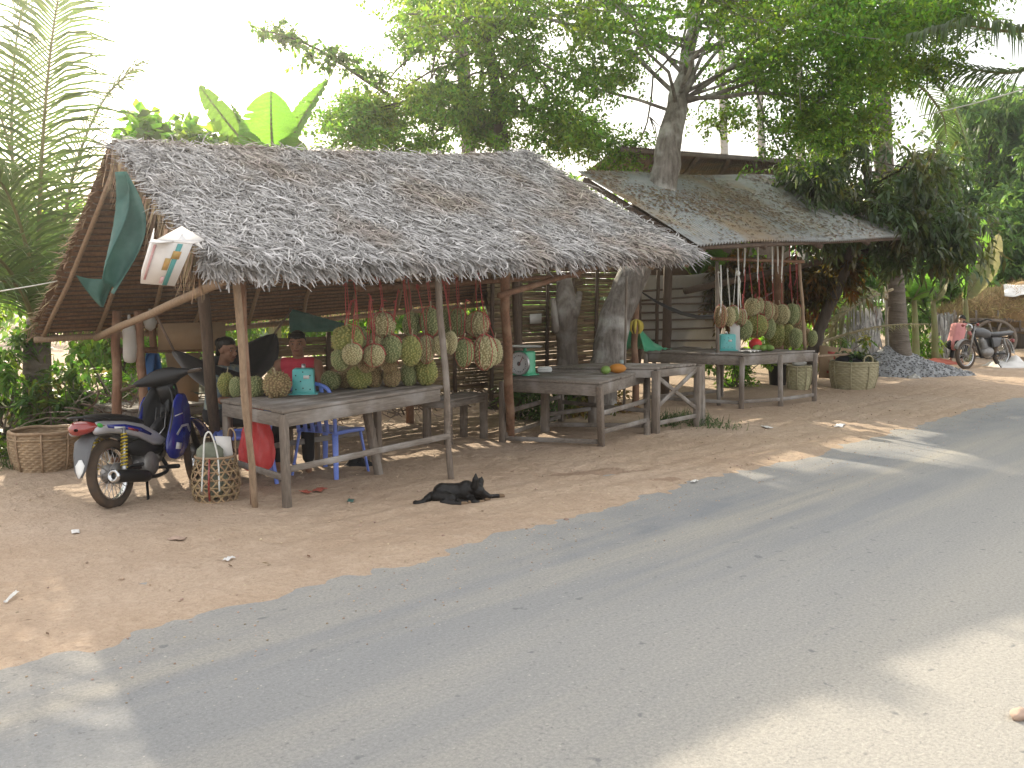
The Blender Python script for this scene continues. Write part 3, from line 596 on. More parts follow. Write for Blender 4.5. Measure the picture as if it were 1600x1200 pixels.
gF, gR = G(1024, 680), G(1089, 668); zz = .80; F3, R3, L3 = zp(gF, zz), zp(gR, zz), G(852, 573, zz); B3 = L3+R3-F3
lf, lr, ll, lb = (gF, zp(gF, .76)), (gR, zp(gR, .76)), (zp(L3, 0), zp(L3, .76)), (zp(B3, 0), zp(B3, .76))
t3 = table('slatted_table', 'weathered slatted display bed with a crossed brace at its end', (L3, F3, R3, B3), (lf, lr, ll, lb, (gR+Vector((.13, .02, 0)), zp(gR+Vector((.09, .02, 0)), .78))),
      (sp(lf, lr, .42, .98), sp(lf, lr, .92, .30), sp(lf, lr, .18, .2), sp(lf, ll, .15, .15), sp(ll, lb, .3, .3)), ap=.09, planks=11, slat=.72, lw=.085, along=0)
gA, gB, gC = G(1158, 641), G(1220, 637), G(1272, 629); zt4 = .80; A4, C4 = zp(gA, zt4), zp(gC, zt4); bk = Vector((-.28, 1.45, 0)); D4, E4 = A4+bk, C4+bk
dn = Vector((0, 0, .04)); q4 = lambda p: (zp(p, 0), p-dn)
la, lb4, lc, ld, le = q4(A4), (gB, A4.lerp(C4, .5)-dn), q4(C4), q4(D4), q4(E4)
table('market_table', 'far plank table under the iron roof with rows of durians', (A4, C4, E4, D4), (la, lb4, lc, ld, le), (sp(la, lb4, .16, .16), sp(lb4, lc, .16, .16), sp(la, ld, .14, .14), sp(ld, le, .14, .14)), ap=.13, planks=7)
p = G(1010, 548, .72); q = G(1120, 547, .74)
table('day_bed', 'low wooden day bed below the black hammock of the second stall', (p, p+Vector((1.5, -.15, 0)), p+Vector((1.9, 1.1, 0)), p+Vector((.3, 1.1, 0))), tuple((zp(p+Vector(v), 0), p+Vector(v)-dn) for v in ((.06, .04, 0), (1.44, -.1, 0), (1.8, 1.05, 0), (.35, 1.05, 0))), (), ap=.12, planks=8)
p = D(700, 624, 10.6); p.z = .52
table('plank_bench', 'narrow plank bench behind the right end of the front table', (p, p+Vector((.75, .10, .02)), p+Vector((.65, .4, .02)), p+Vector((-.1, .3, 0))), tuple((zp(p+Vector(v), 0), p+Vector(v)-Vector((0, 0, .03))) for v in ((.05, .05, 0), (.68, .12, .02), (.6, .36, .02), (-.05, .28, 0))), (), ap=.06, planks=2, lw=.07, cat='bench')
p = D(205, 640, 10.2); p.z = .46
table('low_platform', 'low board platform behind the motorbike under the hammock', (p, p+Vector((1.65, 0, 0)), p+Vector((1.65, .9, 0)), p+Vector((0, .9, 0))), tuple((zp(p+Vector(v), 0), p+Vector(v)-Vector((0, 0, .03))) for v in ((.05, .05, 0), (1.6, .05, 0), (1.6, .85, 0), (.05, .85, 0))), (), ap=.08, planks=6, cat='platform')
# thin prop pole on the second table, drying rack frame on the far table
tag(wob(T(975, 640, 7.0), T(979, 432, 7.0), .016, .014, .006, 8, 41).build('prop_pole', MT['leg'], smooth=True), 'thin upright pole tied to the end of the scale table', 'pole')
fr = thing('pole_rack', 'upright pole rack on which the far durians hang', 'frame', (gA.x, gA.y, 0))
fA = G(1123, 636); fA2 = T(1120, 408, fA.y-.02); fB = zp(C4+Vector((-.1, .12, 0)), zt4); fB2 = T(1249, 408, fB.y)
wob(fA, fA2, .03, .026, .006, 8, 42).build('pole', MT['leg'], fr, smooth=True); wob(fB+Vector((0, 0, .01)), fB2, .026, .024, .006, 8, 43).build('pole', MT['pole'], fr, smooth=True)
wob(T(1112, 404, fA.y-.06), T(1256, 409, fB.y-.06), .024, .024, .008, 8, 44).build('crossbar', MT['brownpost'], fr, smooth=True)
# ---------------------------------------------------------------- durians
for k_, c_ in (('durg', (.15, .18, .075)), ('durp', (.26, .225, .11)), ('durb', (.20, .14, .07)), ('dury', (.17, .185, .05))): MT[k_+'v'] = mat('husk_groove_'+k_, c_, None, 9, .8)
def durian_mesh(name, m, seed, lob=5, nsp=300):
    rg = random.Random(seed); ph = rg.random()*6; mb = MB(); amp = .12
    rad = lambda u: 1+amp*(abs(math.cos(lob/2*math.atan2(u.y, u.x)+ph))-.6)*(1-u.z*u.z)-.10*max(0, u.z)**3+.09*mnoise.noise((u.x*1.5+seed, u.y*1.5, u.z*1.5))
    mb.ell((0, 0, 0), (.5, .5, .62), nu=30, nv=18, fn=rad)
    for k in range(nsp):
        z = max(-.999, min(.999, 1-2*(k+.5)/nsp+rg.uniform(-.035, .035))); a = k*2.399963+rg.uniform(-.11, .11)/max(.25, math.sqrt(1-z*z)); u = Vector((math.sqrt(1-z*z)*math.cos(a), math.sqrt(1-z*z)*math.sin(a), z)); r_ = rad(u)
        c = Vector((u.x*.5, u.y*.5, u.z*.62))*r_; n_ = Vector((u.x/.5, u.y/.5, u.z/.62)).normalized(); x, y, d = frame(n_); b = .050; ang = rg.random()*1.6
        cs, sn = math.cos(ang), math.sin(ang); X, Y = x*cs+y*sn, y*cs-x*sn
        mb.add([c-X*b-n_*.01, c-Y*b-n_*.01, c+X*b-n_*.01, c+Y*b-n_*.01, c+n_*.076+Vector((0, 0, rg.uniform(-.012, .012)))], [(0, 1, 4), (1, 2, 4), (2, 3, 4), (3, 0, 4)])
    nb_ = len(mb.S[0]); o = mb.build(name, list(m)); me = o.data; off = Vector(o.location)
    me.polygons.foreach_set('material_index', np.array([0]*nb_+[1]*(len(me.polygons)-nb_), np.int32))
    for v in me.vertices: v.co += off
    bpy.data.objects.remove(o); return me
HUSK = {k: [durian_mesh('husk', (MT[k+'v'], MT[k]), i*5+j+1, (4, 5, 5, 6)[j]) for j in range(4)] for i, k in enumerate(('durg', 'durp', 'durb', 'dury'))}
def unit_mesh(mb, name, m, smooth=True):
    o = mb.build(name, m, smooth=smooth, loc=(0, 0, 0)); me = o.data; bpy.data.objects.remove(o); return me
STEM = unit_mesh(MB().tube([(0, 0, .55), (.01, 0, .66), (.03, .01, .76), (.035, .015, .86)], [.045, .034, .034, .042], 7), 'stem', MT['stalk'])
mb = MB()
for tl, az in ((.12, .3), (.2, 1.9), (1.35, .8)):
    Mx = Matrix.Rotation(az, 3, 'Z') @ Matrix.Rotation(tl, 3, 'Y'); pts = []
    for k in range(28):
        a = k/28*2*math.pi; v = Vector((math.cos(a)*.5, 0, math.sin(a)*.62)); v = Mx @ v; kk = 1/math.sqrt((v.x/.5)**2+(v.y/.5)**2+(v.z/.62)**2)*1.10; pts.append(v*kk)
    mb.tube(pts, .017, 5, closed=True)
BAND = unit_mesh(mb, 'binding', MT['redstring'])
def child(name, me, par, sc=None, rot=None, loc=None):
    o = bpy.data.objects.new(name, me); COL.objects.link(o); o.parent = par; OFF[o.name] = OFF.get(par.name, Vector()).copy()
    if sc: o.scale = sc
    if rot: o.rotation_euler = rot
    if loc: o.location = loc
    return o
def durian(label, c, w, h, var, group, string=None, band=False, stem=True, tilt=(0, 0), sm='redstring', name=None):
    """c: centre; w, h: real width and height"""
    t = thing(name or ('hanging_durian' if string else 'durian'), label, 'durian', c, group); rz = RNG.random()*6; rot = (tilt[0], tilt[1], rz); sc = (w, w*RNG.uniform(.9, 1), h/1.24)
    child('husk', HUSK[var][RNG.randrange(4)], t, sc, rot)
    if stem: child('stem', STEM, t, (w, w, h/1.24), (tilt[0]+RNG.uniform(-.15, .15), tilt[1]+RNG.uniform(-.15, .15), rz))
    if band and RNG.random() < .65: child('binding', BAND, t, sc, rot)
    if string is not None:
        top = Vector(c)+Vector((0, 0, h*.55)); e = Vector(string); mb = MB()
        mb.tube(cr([top, top.lerp(e, .5)+Vector((RNG.uniform(-.012, .012), 0, 0)), e], 4), .0045, 5)
        if RNG.random() < .6: mb.tube(cr([top+Vector((.012, 0, 0)), top.lerp(e, .5)+Vector((.02, 0, 0)), e+Vector((.01, 0, 0))], 4), .0035, 5)
        for k in range(2):                                             # knot ends
            v = Vector((RNG.uniform(-1, 1), RNG.uniform(-.4, .1), RNG.uniform(-.9, .3)))*.05; mb.tube([e, e+v*.6+Vector((0, 0, .01)), e+v], [.006, .005, .003], 5)
        if band: mb.tube(cr([top, top+Vector((w*.3, -w*.25, -h*.15)), Vector(c)+Vector((w*.5, -w*.32, 0))], 4), .005, 5)
        mb.build('string', MT[sm], t)
    return t
HG = 'durians hanging over the front table'
def hang(px, py, wpx, hpx, t, var, label, top=None, band=False, sy=427, tilt=(0, 0), group=HG, sm='redstring', stem=True):
    c = T(px, py, t); m = mpp(c); return durian(label, c, wpx*m, hpx*m, var, group, T(px if top is None else top, sy, t-.0), band, stem, tilt, sm)
for a in (
 (543, 531, 46, 48, 6.62, 'dury', 'biggest yellow green durian at the left end of the front hanging cluster', 540, True, 440),
 (560, 527, 27, 34, 6.72, 'durg', 'green durian tucked behind the biggest one at the left of the front cluster', 552, False, 436),
 (598, 507, 36, 38, 6.60, 'durp', 'pale round durian with a broad red band hanging high left of centre', 591, True, 430),
 (643, 506, 27, 41, 6.78, 'durg', 'narrow green durian in the upper row behind a dark post', 636, False, 430),
 (672, 502, 29, 45, 6.62, 'durg', 'tall grey green durian in the upper row just left of the leaning pole', 668, True, 440),
 (699, 501, 22, 41, 6.95, 'durg', 'green durian half hidden behind the leaning pole in the upper row', 700, False, 436),
 (716, 503, 27, 43, 6.80, 'durg', 'dark green durian in the upper row right of the leaning pole', 713, True, 430),
 (746, 507, 36, 39, 6.62, 'durp', 'grooved pale green durian at the right end of the upper row', 744, True, 425),
 (532, 561, 28, 36, 6.62, 'durg', 'green durian lowest at the left end of the front cluster', 548, True, 470),
 (550, 553, 30, 34, 6.48, 'durp', 'small pale durian in front of the biggest yellow green one', 556, True, 470),
 (584, 555, 33, 34, 6.46, 'durp', 'pale durian with red netting right beside the small pale one', 578, True, 462),
 (573, 569, 26, 26, 6.60, 'durb', 'brownish durian wedged under the two small pale ones', 577, True, 470),
 (588, 533, 26, 30, 6.66, 'durp', 'pale durian directly below the high banded one', 597, False, 470),
 (612, 545, 31, 42, 6.52, 'durg', 'grey green oval durian at the centre of the lower row', 622, True, 455),
 (608, 569, 25, 26, 6.64, 'durb', 'small brownish durian under the centre of the lower row', 618, True, 470),
 (641, 547, 32, 47, 6.44, 'dury', 'bright green ribbed durian with a long stalk in the middle of the lower row', 629, True, 430),
 (666, 545, 26, 43, 6.50, 'durp', 'pale slim durian right of the bright green ribbed one', 651, True, 444),
 (687, 539, 22, 32, 6.38, 'durp', 'small pale durian hanging in front of the leaning pole', 690, False, 440),
 (704, 535, 21, 36, 6.56, 'durp', 'plain pale durian just right of the leaning pole in the lower row', 692, False, 440),
 (725, 551, 30, 44, 6.54, 'durg', 'green durian with pink ribs second from the right in the lower row', 728, True, 470),
 (757, 550, 36, 52, 6.48, 'durp', 'largest pinkish durian wrapped in red twine at the right end of the lower row', 748, True, 425),
 (772, 549, 24, 42, 6.62, 'durp', 'pale durian peeking out behind the largest pinkish one', 752, False, 470)):
    hang(*a[:7], top=a[7], band=a[8], sy=a[9])
def on_table(px, py, wpx, hpx, z, var, label, group, tilt=(0, 0), band=False, stem=True):
    c = G(px, py+hpx/2, z); m = mpp(c); c.z = z+hpx*m*.5; return durian(label, c, wpx*m, hpx*m, var, group, None, band, stem, tilt)
TG = 'durians lying on the front table'
for a in (
 (354, 600, 25, 38, .77, 'dury', 'spiky yellow green durian at the left end of the front table', (0, .2)),
 (369, 604, 20, 34, .77, 'durg', 'green durian second from the left on the front table', (.1, 0)),
 (399, 604, 34, 34, .77, 'durg', 'grey green durian on the front table behind the two left poles', (.2, .3)),
 (433, 601, 44, 42, .775, 'durb', 'large tan durian with a long stalk beside the turquoise scale', (-.1, -.3)),
 (517, 594, 30, 30, .80, 'durg', 'dark green durian on the table right of the seated man', (.2, 0)),
 (541, 592, 26, 30, .80, 'durb', 'shaded brown durian on the table under the left hanging cluster', (0, .2)),
 (562, 589, 36, 38, .81, 'dury', 'broad ribbed durian on the table under the two small pale ones', (0, 0)),
 (584, 588, 26, 36, .81, 'durb', 'brown durian on the table right of the broad ribbed one', (0, .1)),
 (612, 587, 27, 35, .82, 'durb', 'grey brown upright durian in the middle of the table row', (0, 0)),
 (639, 585, 28, 36, .82, 'durg', 'dark durian on the table left of the bright green upright one', (.1, 0)),
 (666, 580, 33, 44, .825, 'dury', 'bright green upright durian at the right end of the table row', (0, 0))):
    on_table(*a[:7], TG, a[7], stem=(a[2] > 40 or RNG.random() < .3))
H2 = 'durians hanging at the far stall'
for a in (
 (1126, 494, 20, 34, 'durb', 'brownish durian hanging beside the left pole of the far frame', 1122, 425),
 (1140, 494, 18, 30, 'durp', 'pale durian close behind the left pole of the far frame', 1136, 420),
 (1146, 491, 18, 26, 'durg', 'dark green durian left of the white knotted string', 1150, 420),
 (1157, 496, 20, 26, 'durp', 'plain durian under the white knotted string of the far stall', 1153, 425),
 (1175, 479, 22, 28, 'durp', 'pale durian highest at the left of the far cluster', 1170, 414),
 (1186, 477, 14, 26, 'durp', 'narrow pale durian behind the highest left one of the far cluster', 1184, 414),
 (1197, 485, 24, 30, 'durp', 'pale grooved durian in the upper far row left of the brown post', 1190, 412),
 (1208, 488, 16, 28, 'durb', 'brownish durian touching the brown post in the upper far row', 1206, 412),
 (1221, 491, 24, 32, 'durp', 'round durian with red marks in front of the brown post', 1221, 412),
 (1237, 490, 20, 34, 'durg', 'green durian in the upper far row right of the brown post', 1234, 412),
 (1246, 490, 12, 30, 'durg', 'thin green durian by the right pole of the far frame', 1246, 412),
 (1163, 514, 24, 32, 'durg', 'dark green durian lowest at the left of the far cluster', 1160, 460),
 (1182, 508, 32, 36, 'dury', 'broad bright green durian in the middle of the far cluster', 1180, 460),
 (1201, 512, 20, 34, 'durg', 'shaded green durian behind the broad bright one of the far cluster', 1199, 460)):
    c = T(a[0], a[1], 7.15 if a[0] < 1150 else 7.45); m = mpp(c); durian(a[5], c, a[2]*m, a[3]*m, a[4], H2, T(a[6], a[7], c.y), RNG.random() < .3, True, (0, 0), 'redstring' if a[0] > 1160 else 'whitestring')
T2 = 'durians standing on the far table'
for a in (
 (1213, 523, 28, 38, 'dury', 'big ribbed green durian at the front of the far table'),
 (1231, 524, 22, 36, 'dury', 'green durian on the far table right of the big ribbed one'),
 (1243, 528, 20, 32, 'durg', 'grey green durian on the far table under the right pole'),
 (1249, 517, 20, 42, 'durb', 'tall brownish durian on the far table at the right pole'),
 (1259, 526, 16, 28, 'durb', 'brown durian second from the right end of the far table'),
 (1269, 528, 14, 26, 'durg', 'small green durian at the right end of the far table')):
    on_table(a[0], a[1], a[2], a[3], .80, a[4], a[5], T2, stem=False)
# empty strings of the far stall
ES = 'white strings hanging empty at the far stall'
for i, (x, y0, y1, lb) in enumerate(((1153, 376, 478, 'longest white string with a knot left in the far stall'), (1164, 374, 418, 'short white string right of the longest knotted one'), (1184, 372, 428, 'white string third from the left under the far iron roof'), (1206, 371, 430, 'white string just left of the brown post of the far stall'), (1214, 370, 416, 'short white string in front of the brown post of the far stall'), (1223, 370, 430, 'rightmost white string under the far iron roof'), (1126, 414, 480, 'white string doubled beside the left frame pole'))):
    t_ = 6.75; e = T(x, y0, t_); b = T(x+RNG.uniform(-2, 2), y1, t_); mb = MB(); mb.tube(cr([e, e.lerp(b, .5)+Vector((.01, 0, 0)), b], 5), .012, 6)
    for k in range(3): mb.tube([b, b+Vector((RNG.uniform(-.03, .03), 0, -.05-.03*k))], .004, 4)
    if i == 0: mb.ell(e.lerp(b, .5), (.03, .03, .04), nu=8, nv=6); mb.tube([e.lerp(b, .5), e.lerp(b, .6)+Vector((.06, 0, -.02)), e.lerp(b, .72)+Vector((.05, 0, 0))], .006, 5)
    tag(mb.build('white_string', MT['whitestring'], smooth=True), lb, 'string', ES)
RS = 'red strings hanging empty at the far stall'
for i, (x, y0, y1, lb) in enumerate(((1233, 372, 440, 'red string left of a pair under the far iron roof'), (1242, 372, 436, 'red string right of a pair by the right frame pole'), (1164, 420, 462, 'red string end below the short white string'), (1185, 430, 462, 'red string end below the third white string'))):
    t_ = 6.9; e = T(x, y0, t_); b = T(x+RNG.uniform(-3, 3), y1, t_); mb = MB().tube(cr([e, e.lerp(b, .5)+Vector((.015, 0, 0)), b], 5), .007, 5)
    for k in range(3): mb.tube([b, b+Vector((RNG.uniform(-.05, .05), 0, -.04-.03*k))], .004, 4)
    tag(mb.build('red_string', MT['redstring'], smooth=True), lb, 'string', RS)
# ---------------------------------------------------------------- weighing scales
def scale(label, p, rz, m, W=.19, H=.23, dial=True, pan='flat', sticker=False):
    t = thing('weighing_scale', label, 'scale', (0, 0, 0)); w2 = W/2; dp = .16
    MB().prism([(-w2-.01, 0), (w2+.01, 0), (w2, .03), (w2*.98, H-.02), (w2*.9, H), (-w2*.9, H), (-w2*.98, H-.02), (-w2, .03)], dp, Matrix(((1, 0, 0, 0), (0, 0, 1, 0), (0, 1, 0, .012), (0, 0, 0, 1)))).build('body', MT[m], t, bevel=.008)
    MB().box((0, 0, .008), (W+.06, dp+.05, .014)).build('base', MT[m], t, bevel=.004)
    if dial:
        MB().lathe([(.001, 0), (.112, 0), (.118, .006), (.118, .02), (.11, .026), (.105, .024), (.001, .024)], 32, (0, -dp/2-.002, H*.52), (0, -1, 0)).build('dial', MT['dial'], t, smooth=False)
        mb = MB()
        for k in range(24):
            a = k/24*6.283; v = Vector((math.cos(a), 0, math.sin(a))); c = Vector((0, -dp/2-.0285, H*.52)); mb.beam(c+v*.078, c+v*(.098 if k % 3 else .09), .004 if k % 3 else .012, .002, up=(0, 1, 0))
        mb.lathe([(.001, 0), (.022, 0), (.022, .004), (.001, .004)], 16, (0, -dp/2-.0265, H*.52), (0, -1, 0)); mb.build('dial_marks', MT['greyplastic'], t)
        MB().beam((0, -dp/2-.032, H*.52-.02), (.05, -dp/2-.032, H*.52+.07), .006, .002, up=(0, 1, 0)).build('needle', MT['redlens'], t)
        MB().lathe([(.112, 0), (.124, .002), (.124, .024), (.116, .03), (.112, .026)], 32, (0, -dp/2-.002, H*.52), (0, -1, 0), cap=False).build('dial_rim', MT['steel'], t, smooth=True)
    else:
        mb = MB()
        for x, z in ((-.06, .05), (.06, .05), (-.06, .17), (.06, .17), (0, .2), (.0, .06), (-.02, .12)): mb.lathe([(.006, 0), (.006, .003)], 8, (x, -dp/2-.001, z), (0, -1, 0))
        mb.build('vent_marks', MT['black'], t)['kind'] = 'stuff'
        if sticker: MB().box((.03, -dp/2-.003, .155), (.05, .003, .03)).build('sticker', MT['paper'], t)
    MB().tube([(0, 0, H), (0, 0, H+.05)], [.022, .016], 10).build('plunger', MT['green'] if m == 'green' else MT['steel'], t, smooth=True)
    if pan == 'flat': MB().lathe([(.001, 0), (.17, .002), (.185, .012), (.186, .016), (.17, .008), (.001, .006)], 32, (0, 0, H+.05)).build('pan', MT['steel'], t, smooth=True)
    return place(t, p, rz)
p = G(475, 616, .785); scale('turquoise weighing scale seen from behind beside the tan durian', p, R(-48)+.12, 'teal', .185, .215, False, None, True)
p = G(820, 586, .742); place(scale('green weighing scale with a round grey dial on the middle table', p, 0, 'green', .17, .24, True, 'flat'), p, R(-48)-.62, 0, 0, 1.08)
p = G(1135, 548, .802); scale('small turquoise weighing scale behind the left frame pole of the far table', p, R(-48)+.1, 'teal', .24, .24, False, None, True)
# ---------------------------------------------------------------- small goods
p = G(851, 581, .742); t = thing('foam_box', 'closed white foam lunch box beside the green dial scale', 'box', p)
MB().prism([(-.075, 0), (.075, 0), (.09, .03), (-.09, .03)], .13, Matrix.Translation(p) @ Matrix.Rotation(R(-48), 4, 'Z') @ Matrix(((1, 0, 0, 0), (0, 0, 1, 0), (0, 1, 0, 0), (0, 0, 0, 1)))).build('tray', MT['white'], t, bevel=.006)
MB().prism([(-.09, .031), (.09, .031), (.072, .06), (-.072, .06)], .13, Matrix.Translation(p) @ Matrix.Rotation(R(-48), 4, 'Z') @ Matrix(((1, 0, 0, 0), (0, 0, 1, 0), (0, 1, 0, 0), (0, 0, 0, 1)))).build('lid', MT['white'], t, bevel=.006)
def fruit(name, label, cat, c, r, m, rot=None, stalk=True, fn=None, group=None):
    t = thing(name, label, cat, (c[0], c[1], c[2]-r[2]), group); Q = rot.to_3x3() if rot else Matrix.Identity(3)
    MB().ell(c, r, Q, 18, 12, fn or (lambda u: 1+.06*u.x)).build('flesh', MT[m], t, smooth=True)
    if stalk: e = Vector(c)+Q @ Vector((r[0]*.95, 0, 0)); MB().tube([e, e+Q @ Vector((.03, 0, .005))], [.008, .006], 6).build('stalk', MT['stalk'], t)
    return t
p = G(946, 585, .742); fruit('mango', 'green mango lying beside the orange papaya', 'fruit', p+Vector((0, 0, .05)), (.075, .055, .05), 'mango', Matrix.Rotation(.3, 4, 'Z'))
p = G(963, 583, .742); fruit('papaya', 'ripe orange papaya at the right corner of the scale table', 'fruit', p+Vector((0, 0, .055)), (.10, .058, .055), 'papaya', Matrix.Rotation(-.8, 4, 'Z'), fn=lambda u: 1+.14*u.x)
tt = G(972, 575, .742); t = thing('drinking_glass', 'small clear drinking glass behind the orange papaya', 'glass', tt); MB().lathe([(.03, 0), (.036, .10), (.033, .10), (.027, .006)], 16, tt, cap=False).build('bowl', mat('clear_glass', (.62, .74, .72), None, 5, .12, alpha=.45, spec=.6), t, smooth=True)
# bananas on the tree, green sheet
bc = T(994, 508, 8.0); t = thing('banana_bunch', 'yellow banana bunch hanging on the post right of the trunk', 'bananas', bc)
for k in range(7):
    a = k/7*6.28; v = Vector((math.cos(a), math.sin(a), 0)); MB().tube(cr([bc+Vector((0, 0, .08)), bc+v*.07+Vector((0, 0, .03)), bc+v*.085+Vector((0, 0, -.05)), bc+v*.05+Vector((0, 0, -.12))], 4), [.008, .013, .017, .02, .022, .023, .022, .02, .018, .015, .011, .008, .005], 8).build('banana', MT['bananaf'], t, smooth=True)
wob(zp(T(994, 560, 8.2), -.03), T(993, 430, 8.2), .05, .045, .01, 8, 47).build('house_post', MT['brownpost'], smooth=True)
tag(bpy.data.objects['house_post'], 'brown post right of the leaning trunk with bananas on it', 'post')
def drape(name, label, cat, fn, na, nb, m, mod=.004):
    return tag(MB().sheet([[fn(i/na, j/nb) for i in range(na+1)] for j in range(nb+1)]).build(name, MT[m], smooth=True, solid=mod), label, cat)
c = T(1010, 548, 8.6)
drape('green_sheet', 'crumpled green sheet heaped on the day bed', 'sheet', lambda a, b: c+Vector((a*.75-.35, (b-.5)*.4, .02+.42*max(0, 1-a*1.1)**1.3*math.sin(math.pi*b)+.05*mnoise.noise((a*5, b*5, 1)))), 22, 12, 'green')
# goods on the far table
p = G(1185, 548, .802); fruit('red_bowl', 'upturned red plastic bowl under the far hanging durians', 'bowl', p+Vector((.12, .12, .09)), (.10, .10, .09), 'redplastic', stalk=False)
for i, (x, lb) in enumerate(((1183, 'green mango left of the red bowl on the far table'), (1192, 'green mango in front of the red bowl on the far table'), (1202, 'green mango lying right of the red bowl on the far table'))):
    p = G(x, 549, .802); fruit('mango', lb, 'fruit', p+Vector((0, 0, .05)), (.11, .06, .05), 'mango', Matrix.Rotation(i*.5, 4, 'Z'), group='green mangoes on the far table')
p = G(1158, 548, .802); t = thing('white_box', 'upright white carton behind the front left corner of the far table', 'box', p); MB().box(p+Vector((0, .1, .26)), (.20, .14, .52), Matrix.Rotation(.4, 3, 'Z')).build('carton', MT['cardw'], t, bevel=.004); MB().box(p+Vector((.01, .09, .535)), (.21, .15, .02), Matrix.Rotation(.4, 3, 'Z')).build('lid', MT['paper'], t)
p = G(1172, 551, .802); drape('folded_paper', 'creased white paper on the front edge of the far table', 'paper', lambda a, b: p+Vector(((a-.5)*.32, (b-.5)*.2, .012+.025*abs(math.sin(a*9+b*4)))), 14, 8, 'paper', .002)
# ---------------------------------------------------------------- hammocks, tarps, cardboard
def hammock(label, A, B, sag, wid, ropeA, ropeB, side):
    t = thing('hammock', label, 'hammock', A.lerp(B, .5)+Vector((0, 0, -sag))); side = Vector(side)
    def fn(u, v):
        p = A.lerp(B, u); k = math.sin(math.pi*u)**.75; p.z -= sag*4*u*(1-u); w_ = (v-.5)*2
        return p+side*(w_*wid*.5*k)+Vector((0, 0, (abs(w_)**1.7)*min(.26, wid*.3)*k+.012*mnoise.noise((u*14, v*4, 3))))
    MB().sheet([[fn(i/30, j/12) for i in range(31)] for j in range(13)]).build('cloth', MT['blackcloth'], t, smooth=True, solid=.004)
    for p, q in ((A, ropeA), (B, ropeB)): MB().tube([p, Vector(p).lerp(Vector(q), .5)+Vector((0, 0, -.005)), q], .012, 6).build('rope', MT['stick'], t, smooth=True)
    return t
hammock('black hammock slung between posts behind the motorbike with a woman in it', T(272, 548, 8.2), T(429, 521, 9.0), .50, .85, T(243, 490, 8.1), T(456, 482, 9.2), (-.2, 1, .1))
hammock('thin black hammock sagging in front of the pale tarp', T(1002, 456, 8.2), T(1168, 478, 8.4), .30, .17, T(996, 446, 8.2), T(1216, 452, 8.4), (0, 1, .1))
wt = thing('tarp_wall', 'pale grey tarp screen lashed to thin poles behind the second hammock', 'screen', T(1050, 560, 9.6))
def tw(a, b): p = T(985, 428, 9.6).lerp(T(1125, 424, 9.6), a).lerp(T(985, 560, 9.6).lerp(T(1125, 550, 9.6), a), b); return p+Vector((0, .05*mnoise.noise((a*4, b*4+a*3, 2))+.02*mnoise.noise((a*12+b*9, b*3, 5)), -.05*math.sin(a*math.pi)*(1-b)))
MB().sheet([[tw(i/36, j/24) for i in range(37)] for j in range(25)]).build('tarp', MT['tarpw'], wt, smooth=True, solid=.003)
for y0, y1 in ((456, 447), (470, 461), (475, 474), (489, 487), (501, 498), (516, 512), (532, 532)): wob(T(990+RNG.uniform(-6, 8), y0, 9.45), T(1124, y1, 9.45), .018, .016, .008, 8, y0).build('pole', MT['darkwood'], wt, smooth=True)
wob(T(1029, 422, 9.4), T(1026, 545, 9.4), .03, .03, .01, 8, 91).build('pole', MT['darkwood'], wt, smooth=True)
# cardboard and sheets on the back rail of the first stall
def panel(name, label, cat, pts, th, m, bevel=0, parts=()):
    P4 = [Vector(p) for p in pts]; n_ = (P4[1]-P4[0]).cross(P4[3]-P4[0]).normalized(); c0 = sum(P4, Vector())/4; t = thing(name, label, cat, (c0.x, c0.y, min(p.z for p in P4)))
    f = lambda u, v, k: P4[0].lerp(P4[1], u).lerp(P4[3].lerp(P4[2], u), v)+n_*k
    def quad(u0, u1, v0, v1, k0, k1): return MB().add([f(u, v, k) for k in (k0, k1) for u, v in ((u0, v0), (u1, v0), (u1, v1), (u0, v1))], [(3, 2, 1, 0), (4, 5, 6, 7), (0, 1, 5, 4), (1, 2, 6, 5), (2, 3, 7, 6), (3, 0, 4, 7)])
    quad(0, 1, 0, 1, -th/2, th/2).build('sheet', MT[m], t)
    for nm, u0, u1, v0, v1, k, mm in parts: quad(u0, u1, v0, v1, k, k+.002*(1 if k > 0 else -1)).build(nm, MT[mm], t)
    return t
panel('cardboard_screen', 'brown cardboard screen hung along the back rail behind the hammock', 'cardboard', [T(247, 506, 9.25), T(352, 503, 9.25), T(352, 545, 9.25), T(247, 547, 9.25)], .008, 'card', parts=[('print', .20, .28, .55, .80, .006, 'silver'), ('print', .80, .90, .5, .75, .006, 'silver'), ('seam', .34, .35, .02, .98, .006, 'cartwood')])
panel('cardboard_sheet', 'tan cardboard sheet standing behind the sagging hammock', 'cardboard', [T(258, 552, 9.3), T(312, 551, 9.3), T(310, 628, 9.3), T(270, 624, 9.3)], .008, 'card')
drape('blue_sheet', 'crumpled blue plastic sheet hanging under the back rail', 'sheet', lambda a, b: T(lerp(232, 243, a)+b*lerp(-10, 16, a), lerp(552, 612, b), 9.15)+Vector((0, .07*math.sin(a*11+b*3), .02*math.sin(a*9)*b)), 16, 12, 'bluecloth')
drape('grey_sheet', 'grey plastic sheet spread on the low platform', 'sheet', lambda a, b: D(lerp(268, 345, a), 606+b*14, 10.7-b*.5)+Vector((0, 0, -.02+.05*mnoise.noise((a*6, b*6, 2))+.05)), 16, 8, 'greycloth')
drape('canvas_flap', 'grey green canvas corner slung above the seated man', 'canvas', lambda a, b: T(lerp(452, 540, a), lerp(482+a*24, lerp(520, 517, a), b), 9.5)+Vector((0, .06*mnoise.noise((a*5, b*3, 8)), 0)), 16, 8, 'tarpg')
tb = thing('plastic_bottle', 'long white plastic bag hanging from the rear post behind the bike', 'bag', T(204, 570, 9.05)); b0 = T(204, 567, 9.05)
